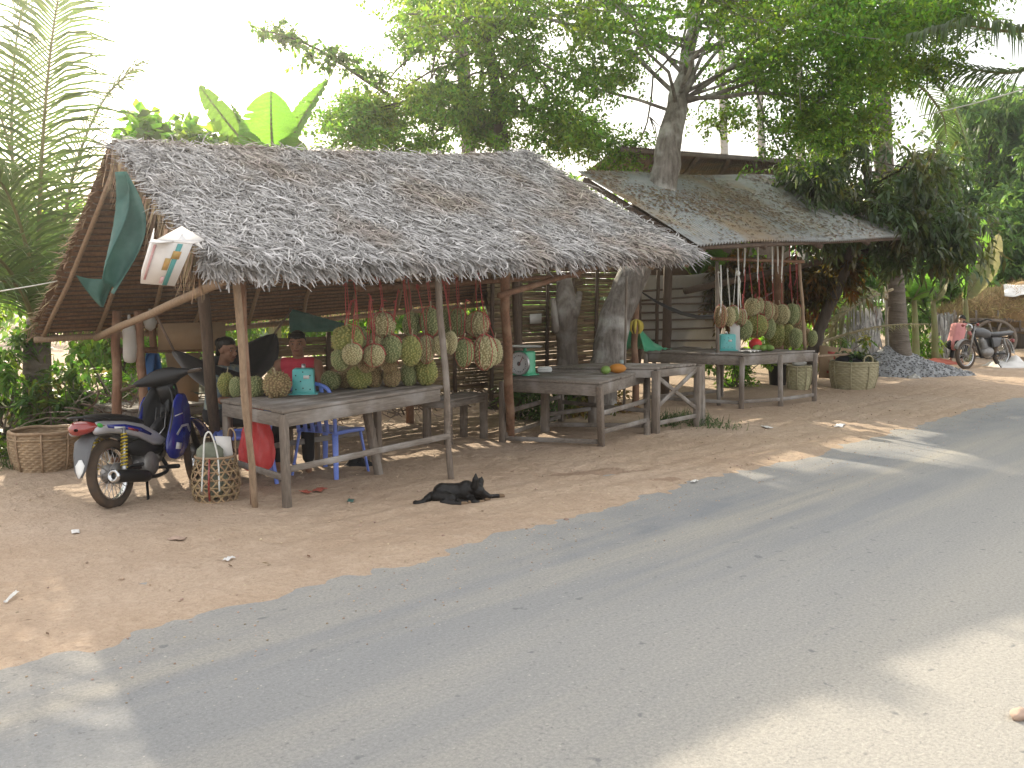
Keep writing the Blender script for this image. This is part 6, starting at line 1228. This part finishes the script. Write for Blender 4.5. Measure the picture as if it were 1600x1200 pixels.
mb = MB(); mb.tube(cr([b_, T(886, 545, 8.9), T(884, 500, 8.85), T(884, 465, 8.9), T(880, 430, 9.0)], 5), [q*.78 for q in (.26, .25, .24, .22, .20, .19, .19, .20, .21, .21, .22, .23, .23, .22, .20, .19, .17, .16, .15, .14, .12)], 14); mb.cap(T(868, 515, 8.8), T(864, 470, 8.8), .06, .04); mb.cap(T(898, 490, 8.7), T(905, 460, 8.8), .07, .05); mb.build('trunk', MT['bark'], t, smooth=True)
# dark glossy fruit tree at the right
b_ = G(1262, 562); b_ = D(1262, 562, 18.2); b_.z = -.05
tr3 = [b_, D(1275, 530, 18.2), D(1300, 470, 18.1), D(1325, 410, 18), D(1345, 330, 17.9), D(1360, 260, 17.8)]
cl = region(1370, 300, 140, 75, 17.6, 1.3, 38)+region(1465, 330, 55, 85, 17.5, 1, 15)+region(1255, 268, 45, 26, 16.6, .6, 8)+region(1325, 205, 45, 35, 17.8, .6, 7)+region(1425, 375, 85, 34, 17.6, 1, 16)+region(1300, 335, 60, 20, 16.7, .5, 7)
low = region(1200, 450, 85, 50, 19, .8, 22)+region(1290, 430, 50, 45, 18.6, .6, 9)
tree('fruit_tree', 'dark glossy drooping tree overhanging the right end of the iron roof', tr3, (.12, .11, .10, .09, .07, .05), cl, 'leafD', (.19, .058), (19, 11), 'darkbark', (.50, .50, .40), droop=.5, hang=.2, nlimb=24)
MB().quads(np.concatenate([clump_leaves(c, (.5, .5, .4), 22, 11, .19, .058, .5, .8, .25) for c in low])).build('backlit_foliage', MT['leafO'], bpy.data.objects['fruit_tree'])  # lower leaves coloured as if lit from behind
# palms
def frond(mb_l, mb_r, pts, L=1.0, n=58, w_=.042, droop=.55, fwd=.55, up=(0, 0, 1), r0=.03):
    P_ = cr(pts, 8); k = len(P_); mb_r.tube(P_, [lerp(r0, .006, i/(k-1)) for i in range(k)], 6); q0, q1 = [], []
    for i in range(n):
        f = .12+.88*i/(n-1); p = pl(P_, f); d = (pl(P_, min(1, f+.02))-pl(P_, max(0, f-.02))).normalized(); s_ = d.cross(Vector(up)); s_ = s_.normalized() if s_.length > .05 else RT.copy(); nu = s_.cross(d)
        ll = L*(.35+.75*math.sin(math.pi*min(1, f*.86+.12)))*RNG.uniform(.85, 1.1)
        for sg in (-1, 1):
            v = (d*(fwd+.5*f)+s_*sg+nu*.18+Vector((RNG.gauss(0, .06), RNG.gauss(0, .06), RNG.gauss(0, .06)))).normalized(); row = []; c = p.copy(); dr = droop*RNG.uniform(.7, 1.4)
            wn = v.cross(nu).normalized()
            for j in range(5):
                g_ = j/4; ww = w_*(.55+.9*g_ if g_ < .35 else (1-g_)*1.25+.05)*.5; row.append([tuple(c-wn*ww), tuple(c+wn*ww)]); c = c+v*ll/4; v = (v+Vector((0, 0, -1))*dr*.42).normalized()
            q0.append(row)
    mb_l.strips(np.array(q0))
def palm(name, label, trunk, rad, fronds, m='palm', bark='palmbark', group=None, fl=1.0, **kw):
    t = thing(name, label, 'palm', trunk[0], group); tp = cr(trunk, 5); n = len(tp)
    MB().tube(tp, [pl([Vector((x, 0, 0)) for x in rad], i/(n-1)).x for i in range(n)], 12).build('trunk', MT[bark], t, smooth=True)
    for f in fronds:
        a, b = MB(), MB(); opt = dict(kw)
        if isinstance(f, tuple): f, o2 = f; opt.update(o2)
        frond(a, b, f, **opt); fr_ = a.build('frond', MT[m], t); b.build('rachis', MT['rachis'], fr_, smooth=True)
    return t
def F(*p): return [D(x, y, d) for x, y, d in p]
b_ = D(58, 640, 11.3); b_.z = -.05
palm('coconut_palm', 'young coconut palm with long arching fronds at the far left', [b_, D(58, 560, 11.3), D(60, 500, 11.2)], (.17, .15, .12), [
    (F((62, 520, 11.1), (60, 400, 11), (64, 270, 10.9), (72, 150, 10.8), (84, 40, 10.7), (100, -50, 10.5)), dict(L=1.2, n=80, droop=.75, fwd=.35)),
    (F((60, 520, 11.2), (25, 380, 11.1), (-20, 270, 11), (-90, 190, 10.8)), dict(L=1.0, n=56)),
    (F((62, 520, 11.3), (92, 390, 11.6), (118, 260, 11.9), (160, 160, 12.1), (215, 100, 12.2)), dict(L=.95, n=62, droop=.7)),
    (F((58, 520, 11.2), (20, 430, 10.6), (-40, 380, 10), (-120, 370, 9.5)), dict(L=.9, n=50)),
    (F((60, 520, 11.4), (28, 350, 12), (18, 200, 12.4), (26, 60, 12.6), (50, -50, 12.6)), dict(L=1.0, n=56, droop=.6)),
    (F((60, 520, 11.2), (45, 400, 10.7), (5, 290, 10.3), (-40, 280, 10)), dict(L=.95, n=60, droop=.8)),
    (F((60, 520, 11.3), (80, 430, 11.4), (130, 350, 11.6), (185, 350, 11.8)), dict(L=.75, n=50, droop=.8)),
    (F((60, 520, 11.4), (40, 340, 11.9), (-10, 150, 12.2), (-70, 60, 12.2)), dict(L=1.0, n=56, droop=.6)),
    (F((58, 520, 11.1), (30, 450, 10.5), (-20, 440, 10), (-70, 470, 9.7)), dict(L=.8, n=44)),
    (F((64, 520, 11.5), (105, 440, 12), (140, 410, 12.3), (175, 425, 12.6)), dict(L=.6, n=40))], w_=.038)
b_ = D(1412, 590, 20.3); b_.z = -.05
palm('sugar_palm', 'tall palm rising out of the dark tree at the right', [b_, D(1404, 520, 20.3), D(1398, 430, 20.3), D(1385, 300, 20.2), D(1375, 180, 20.2), D(1374, 110, 20.2)], (.26, .20, .18, .17, .19, .23, .16), [
    F((1376, 130, 20.1), (1420, 108, 19.8), (1480, 150, 19.4), (1515, 235, 19.2)), F((1374, 120, 20.1), (1330, 95, 19.8), (1290, 120, 19.4), (1268, 190, 19.2)), F((1376, 115, 20), (1390, 40, 19.6), (1420, -30, 19)),
    F((1374, 112, 20), (1350, 40, 20), (1310, -20, 20)), F((1378, 135, 20), (1430, 130, 20.6), (1470, 175, 21), (1480, 220, 21.3)), F((1374, 128, 20), (1340, 125, 20.8), (1310, 160, 21.4), (1300, 215, 21.8)), F((1376, 112, 20), (1440, 50, 20), (1530, 20, 20), (1600, 60, 20))], L=.75, n=40, w_=.05, r0=.05)
b_ = D(1760, 700, 12.5); b_.z = -.05
palm('coconut_palm', 'coconut palm leaning in from the right with fronds across the upper corner', [b_, D(1745, 400, 12.6), D(1720, 150, 12.6), D(1690, 10, 12.6)], (.2, .17, .15, .13), [
    (F((1690, 10, 12.5), (1600, 48, 12.2), (1500, 40, 12), (1420, 55, 11.8)), dict(L=1.0, n=66, droop=1.1)), (F((1690, 20, 12.5), (1610, 105, 12.6), (1530, 110, 12.8), (1460, 90, 13)), dict(L=.8, n=56, droop=1.0)),
    (F((1690, 5, 12.5), (1620, -40, 12), (1540, -60, 11.6), (1440, -20, 11)), dict(L=.9, n=56)), (F((1695, 10, 12.5), (1720, -60, 12), (1780, -100, 11)), dict(L=.9, n=40))], w_=.042)
for x, y, d_, lb in ((1131, 232, 30, 'thin pale areca palm trunk left of two others behind the house roof'), (1189, 246, 33, 'thin pale areca palm trunk between two others behind the house roof'), (1251, 252, 28, 'thickest areca palm trunk nearest the dark tree')):
    b_ = D(x+4, 500, d_); b_.z = 0; palm('areca_palm', lb, [b_, D(x+2, 300, d_), D(x-2, 150, d_), D(x-5, 20, d_)], (.13, .12, .11, .09), [F((x-5, 20, d_), (x-5+dx*.5, -30+abs(dy), d_), (x-5+dx, 5+dy, d_)) for dx, dy in ((-60, 20), (60, 15), (-20, -60), (30, -55))], L=.6, n=26, bark='pales', group='areca palms behind the house', w_=.06)
b_ = D(1247, 300, 28)
# banana plants
def banana_leaf(base, tip, wid, bend=.1, nrm=None, name='leaf', par=None, m='banana', twist=0.0, tear=.35, droop=0.0):
    base, tip = Vector(base), Vector(tip); ax = tip-base; L = ax.length; ax.normalize(); nrm = Vector(nrm) if nrm is not None else -F0
    s_ = ax.cross(nrm).normalized(); nn_ = s_.cross(ax).normalized(); K = 64; rows = []; ph = RNG.random()*9; slits = {(RNG.randrange(10, 60), RNG.choice((-1, 1))) for _ in range(int(tear*14))}
    for i in range(K+1):
        f = i/K; c = base+ax*L*f+nn_*(bend*L*math.sin(math.pi*f*.9))-UPZ*(droop*L*f*f); w = wid*.5*(max(0, math.sin(math.pi*min(1, .06+f*.97)))**.55)*(1 if f < .96 else .5); s2 = s_*math.cos(twist*f)+nn_*math.sin(twist*f)
        row = []
        for u in (-1, -.66, -.33, 0, .33, .66, 1): row.append(c+s2*u*w*(1+.07*mnoise.noise((f*14, ph, u)))*(.62 if abs(u) > .5 and (i, 1 if u > 0 else -1) in slits else 1)+nn_*(abs(u)*w*.35)+ax*(-abs(u)*w*.12)+nn_*.010*math.sin(f*110+abs(u)*4))
        rows.append(row)
    o = MB().sheet(rows).build(name, MT[m], par, smooth=True)
    MB().tube([base+ax*L*f+nn_*(bend*L*math.sin(math.pi*f*.9)-.006)-UPZ*(droop*L*f*f) for f in [i/12 for i in range(13)]], [lerp(.03, .006, i/12) for i in range(13)], 6).build('midrib', MT['bananastem'], o, smooth=True)
def banana(label, base, top, lv, r=.11, group=None):
    t = thing('banana_plant', label, 'banana plant', base, group); MB().tube(cr([base, Vector(base).lerp(Vector(top), .5)+Vector((.03, 0, 0)), top], 5), [lerp(r, r*.55, i/10) for i in range(11)], 10).build('stem', MT['bananastem'], t, smooth=True)
    for b, tp, w, kw in lv: banana_leaf(b, tp, w, par=t, **kw)
d_ = 14.2; b_ = D(425, 540, d_); b_.z = 0; tp_ = D(428, 270, d_)
banana('banana plant with huge sunlit upright leaves behind the thatch ridge', b_, tp_, [(D(428, 262, d_), D(424, 138, d_-.2), .84, dict(bend=.08)), (D(432, 268, d_), D(518, 122, d_+.2), .34, dict(bend=.06, nrm=(-.6, -.2, .2))), (D(424, 268, d_), D(362, 160, d_), .42, dict(bend=-.05, nrm=(.75, -.55, .1))),
    (D(424, 272, d_), D(312, 132, d_+.4), .36, dict(bend=.1, nrm=(-.8, -.3, .3))), (D(430, 275, d_), D(372, 215, d_-.8), .5, dict(bend=.15, nrm=(-.3, -.5, .8))), (D(430, 275, d_), D(470, 222, d_-.7), .45, dict(bend=.1, nrm=(.2, -.6, .7)))])
for x, y, d_, lb, lv in ((1512, 560, 24, 'banana plant with a broad yellowing leaf before the far trees', ((1478, 352, .6, 0), (1560, 362, .55, 1), (1530, 330, .5, 0), (1450, 400, .5, 0))), (1432, 560, 22.5, 'banana plant with upright leaves right of the palm trunk', ((1420, 425, .45, 0), (1468, 455, .5, 0), (1450, 400, .5, 0), (1400, 470, .4, 0))), (1462, 562, 23.5, 'low banana plant with a leaning dead leaf by the red sheet', ((1448, 440, .4, 0), (1485, 470, .45, 0), (1478, 430, .4, 1)))):
    b_ = D(x, y, d_); b_.z = 0; tp_ = D(x-4, y-95, d_)
    banana(lb, b_, tp_, [(tp_, D(a, b, d_+RNG.uniform(-.6, .4)), w, dict(bend=.12, m='drypalm' if dry else 'banana', nrm=(RNG.uniform(-.6, .4), -.6, .5))) for a, b, w, dry in lv], .10)
b_ = D(1085, 560, 19.5); b_.z = 0; tp_ = D(1085, 440, 19.5)
banana('banana plant with bright leaves seen in the gap between the two roofs', b_, tp_, [(tp_, D(a, b, 19.3), w, dict(bend=.12, nrm=(RNG.uniform(-.5, .3), -.7, .4))) for a, b, w in ((1070, 385, .6), (1112, 365, .7), (1095, 350, .6), (1140, 395, .6), (1050, 405, .6))], .10)
# papaya like broad leaves above the left end of the thatch
b_ = D(270, 560, 13.5); b_.z = 0
cl = region(270, 222, 80, 22, 13.6, .6, 12)+region(235, 205, 30, 22, 13.6, .4, 4)
tree('papaya_tree', 'papaya tree showing its broad leaves above the left end of the thatch', [b_, D(268, 400, 13.5), D(266, 260, 13.5)], (.09, .08, .06), cl, 'leafB', (.24, .15), (9, 5), 'palmbark', (.35, .35, .25), nlimb=10, droop=.3)
# trees and bushes behind the stalls: bright where the sun comes through
BG = 'trees behind the stalls'
for i, (x, y, rx_, ry_, d_, n, m, lb) in enumerate((
    (60, 395, 125, 80, 16.8, 26, 'leafB', 'leafy tree behind the left coconut palm'), (185, 520, 60, 60, 14, 14, 'leafB', 'bright leafy tree left of the rear posts of the thatched stall'), (-90, 480, 70, 110, 13.5, 16, 'leafA', 'leafy tree cut by the left edge behind the coconut palm'),
    (300, 500, 110, 55, 17, 20, 'leafB', 'bright tree showing above the cardboard screen'), (520, 470, 120, 60, 17.5, 28, 'leafB', 'sunlit tree seen under the thatch above the seated man'), (700, 460, 90, 80, 18, 24, 'leafB', 'sunlit tree seen under the thatch behind the hanging durians'), (640, 300, 140, 70, 20, 16, 'leafA', 'tree hidden behind the middle of the thatch'),
    (900, 340, 120, 60, 21, 18, 'leafA', 'tree behind the meeting of the two roofs'), (1100, 400, 80, 60, 22, 18, 'leafB', 'bright tree behind the pale tarp screen'), (1230, 480, 80, 60, 23, 18, 'leafB', 'leafy tree behind the far durian table'),
    (1330, 430, 70, 70, 25, 18, 'leafF', 'pale green tree behind the fallen fronds'), (1460, 470, 80, 60, 27, 20, 'leafF', 'low dark tree behind the right banana plants'))):
    b_ = D(x, 640, d_); b_.z = 0; tp_ = D(x, y+ry_*.4, d_); dd = 1.0
    tree('background_tree', lb, [b_, b_.lerp(tp_, .5)+Vector((.1, 0, 0)), tp_], (.13, .11, .07), region(x, y, rx_, ry_, d_, dd, n), m, (.16, .075) if d_ < 24 else (.22, .11), (20, 10), 'darkbark', (.62, .62, .5), nlimb=9, droop=.3, group=BG, tw=False)
FT = 'far feathery trees at the right edge'
for x, y, rx_, ry_, d_, n, lb in ((1545, 250, 70, 110, 32, 46, 'feathery light green tree at the right edge below the palm fronds'), (1590, 380, 80, 80, 30, 36, 'dense green tree behind the hay cart'), (1500, 400, 50, 70, 33, 22, 'shaded green tree between the dark tree and the hay'), (1680, 250, 80, 180, 31, 40, 'far tree cut by the right edge')):
    b_ = D(x, 520, d_); b_.z = 0; tree('far_tree', lb, [b_, D(x+5, y+ry_, d_), D(x, y, d_)], (.3, .25, .12), region(x, y, rx_, ry_, d_, 2, n), 'leafF', (.26, .10), (26, 13), 'darkbark', (1.0, 1.0, .8), nlimb=12, droop=.5, group=FT, tw=False)
q = []
for k in range(150):
    x = RNG.uniform(-1500, 3200); d_ = RNG.uniform(34, 60); c = D(x, 460, d_); c.z = RNG.uniform(0, 5.0 if x > 1150 else 3.2); q.append(clump_leaves(c, (2.2, 2.2, 1.6), 30, 10, .6, .28, .3))
b_ = D(735, 430, 31); b_.z = 0
tree('added_shade_tree', 'tall tree added far behind, its crown above the view shading the road', [b_, D(730, 200, 31), D(700, -20, 31), D(600, -110, 31)], (.26, .22, .18, .1), region(495, -110, 125, 58, 31, 2, 54), 'leafA', (.2, .1), (30, 13), 'darkbark', (1.1, 1.1, .8), nlimb=4, tw=False)  # unseen crown added to keep a sun streak off the road
tag(MB().quads(np.concatenate(q)).build('far_wood', MT['leafF']), 'far line of woods behind the stalls', 'woods', kind='stuff')
# shrubs and creepers at the left, undergrowth behind
def shrub(label, c, r, n, m='shrub', leaf=(.12, .05), per=(12, 8), name='shrub', group='bushes at the left edge'):
    t = thing(name, label, 'shrub', (c[0], c[1], 0), group); mb = MB(); cs = []
    for k in range(n):
        q = Vector(c)+Vector((RNG.gauss(0, .45)*r[0], RNG.gauss(0, .45)*r[1], abs(RNG.gauss(.35, .4))*r[2])); cs.append(q)
        if k < 14: limb(mb, (c[0]+RNG.uniform(-.1, .1), c[1]+RNG.uniform(-.1, .1), -.02), q, .014, .004, .05, 5, k)
    mb.build('stems', MT['stick'], t, smooth=True); MB().quads(np.concatenate([clump_leaves(q, (.26, .26, .22), per[0], per[1], leaf[0], leaf[1], .35, .9) for q in cs])).build('foliage', MT[m], t)
for x, y, d_, r, n, lb, m in ((0, 640, 11.0, (.6, .6, 1.2), 18, 'tall leafy bush at the foot of the coconut palm', 'shrub'), (110, 640, 10.8, (.5, .4, .8), 14, 'bush with browning leaves behind the cane basket', 'shrub'), (-50, 680, 9.6, (.6, .5, 1.3), 20, 'bush cut by the left edge of the view', 'leafA'), (165, 640, 11.6, (.6, .4, .8), 16, 'bright low bush behind the motorbike seat', 'leafB'), (30, 600, 12.2, (1.0, .6, .9), 10, 'leafy thicket between the palm and the thatched stall', 'leafA'), (250, 640, 13.2, (1.0, .5, .9), 18, 'low bush behind the blue sheet', 'leafB')):
    c = D(x, y, d_); c.z = 0.05; shrub(lb, c, r, n, m)
for x, y, d_, r, n, lb, m in ((1150, 590, 17.5, (.9, .4, .6), 14, 'yellow green weeds seen under the far table', 'leafB'), (1320, 560, 21, (.8, .4, .8), 14, 'low leafy bush behind the sign board', 'shrub'), (1440, 545, 24, (.6, .4, .8), 16, 'bright bush below the right banana plants', 'leafB'), (870, 620, 13.2, (1.2, .4, .5), 16, 'weeds seen below the middle tables', 'shrub')):
    c = D(x, y, d_); c.z = 0.03; shrub(lb, c, r, n, m, group='bushes behind the stalls')
mb = MB(); n = 1500; p_ = np.stack([NP.uniform(4.5, 11.5, n), NP.uniform(9.75, 11.2, n), NP.uniform(0, .55, n)**1.0], 1); d_ = NP.normal(0, 1, (n, 3))*np.array([1, .6, .55]); d_ = unit(d_)
mb.strips(ribbons(p_, d_, unit(np.cross(d_, NP.normal(0, 1, (n, 3)))), NP.uniform(.2, .8, n), NP.uniform(.008, .03, n), np.zeros(n), NP.normal(0, .7, n), np.zeros(n)))
tag(mb.build('brush_pile', MT['stick']), 'tangle of dry sticks and brush behind the thatched stall', 'brush', kind='stuff')
mb = MB(); q = []
for x, y, n, rx_ in ((1062, 660, 300, .45), (1100, 666, 120, .25), (20, 715, 260, .6), (60, 708, 100, .4), (1040, 668, 100, .2), (1130, 672, 40, .2), (0, 735, 120, .4)):
    c = G(x, y); p_ = np.array(c)+np.stack([NP.normal(0, rx_*.5, n), NP.normal(0, .12, n), np.full(n, 0.0)], 1); d_ = NP.normal(0, .5, (n, 3)); d_[:, 2] = 1; mb.strips(ribbons(p_, unit(d_), unit(np.cross(unit(d_), NP.normal(0, 1, (n, 3)))), NP.uniform(.05, .2, n), np.full(n, .008), np.zeros(n), NP.normal(0, .8, n), np.zeros(n), 4)); q.append(leaves(p_+NP.uniform(0, .1, (n, 1))*np.array([0, 0, 1]), NP.normal(0, 1, (n, 3)), .04, .018))
mb.quads(np.concatenate(q)); tag(mb.build('grass', MT['grassm']), 'sparse green weeds at the table feet and the left verge', 'grass', kind='stuff')
t = thing('cuttings', 'dark heap of leafy cuttings piled in the big pale basket', 'cuttings', bt+Vector((0, 0, .40)))
MB().ell(bt+Vector((0, 0, .44)), (.33, .33, .16), nu=24, nv=14, fn=lambda u: 1+.2*mnoise.noise(u*2.5)).build('heap', MT['darkpants'], t, smooth=True)
MB().quads(np.concatenate([clump_leaves(bt+Vector((x, y, .56)), (.2, .2, .12), 14, 8, .12, .05, .2) for x, y in ((-.15, -.1), (.12, -.12), (0, .05), (.2, .1))])).build('leaves', MT['leafD'], t)
# hanging and fallen dry fronds, frond fences
for pts, lb, L in ((F((1395, 452, 20), (1350, 470, 19.8), (1310, 500, 19.6), (1285, 545, 19.5)), 'dry palm frond drooping beside the palm trunk above the gravel', .75), (F((1268, 540, 19), (1330, 520, 19.2), (1390, 508, 19.4), (1450, 506, 19.7)), 'pale dry palm frond lying across behind the sign board', .35), (F((1390, 470, 20.6), (1350, 450, 20.8), (1320, 475, 21), (1300, 515, 21)), 'second dry frond hanging behind the drooping one', .6)):
    t = thing('palm_frond', lb, 'palm frond', pts[0], 'dry palm fronds by the gravel'); a, b = MB(), MB(); frond(a, b, pts, L=L, n=44, w_=.045, droop=.9); a.build('leaflets', MT['drypalm'], t); b.build('rachis', MT['stalk'], t, smooth=True)
for x0, x1, y0, d_, lb in ((1312, 1372, 478, 22.5, 'grey palm leaf fence panel left of the palm trunk'), (1458, 1494, 488, 25.5, 'grey palm leaf fence panel left of the hay cart')):
    a, b = D(x0, 560, d_), D(x1, 560, d_); zt_ = D(x0, y0, d_).z; t = thing('leaf_fence', lb, 'fence', ((a.x+b.x)/2, (a.y+b.y)/2, 0)); n = 420; f = NP.random(n); p_ = np.array(a)[None]*(1-f[:, None])+np.array(b)[None]*f[:, None]; p_[:, 2] = NP.uniform(.3, zt_, n); d2 = NP.normal(0, .12, (n, 3)); d2[:, 2] = -1
    MB().strips(ribbons(p_+NP.normal(0, .03, (n, 3))*np.array([1, 1, 0]), unit(d2), np.tile(np.array(-F0), (n, 1)), NP.uniform(.3, .7, n), NP.uniform(.03, .06, n), NP.normal(0, .1, n), NP.normal(0, .3, n), NP.uniform(0, .03, n))).build('leaves', MT['thatch'], t)
    for f_ in (.1, .5, .9): q = a.lerp(b, f_); MB().tube([(q.x, q.y, -.02), (q.x, q.y, zt_)], .03, 6).build('stake', MT['stick'], t)
p = D(1388, 560, 21.2); p.z = -.02; tag(wob(p, D(1386, 440, 21.2), .05, .05, .01, 6, 77).build('white_post', MT['pales'], smooth=True), 'pale upright post beside the palm trunk', 'post')
# ---------------------------------------------------------------- thin air volume added to stand in for lens glare
hm = bpy.data.materials.new('glare_haze'); hm.use_nodes = True; hn = hm.node_tree.nodes; hn.remove(hn['Principled BSDF'])
pv = hn.new('ShaderNodeVolumePrincipled'); pv.inputs['Density'].default_value = .0016; pv.inputs['Color'].default_value = (.96, .97, 1, 1); pv.inputs['Anisotropy'].default_value = .86
hm.node_tree.links.new(pv.outputs['Volume'], hn['Material Output'].inputs['Volume'])
hb_ = MB().box((10, 70, 11), (364, 324, 27)).build('haze', hm, loc=(10, 70, -2.5)); tag(hb_, 'thin pale haze added over the whole place as veiling glare', 'haze', kind='stuff')
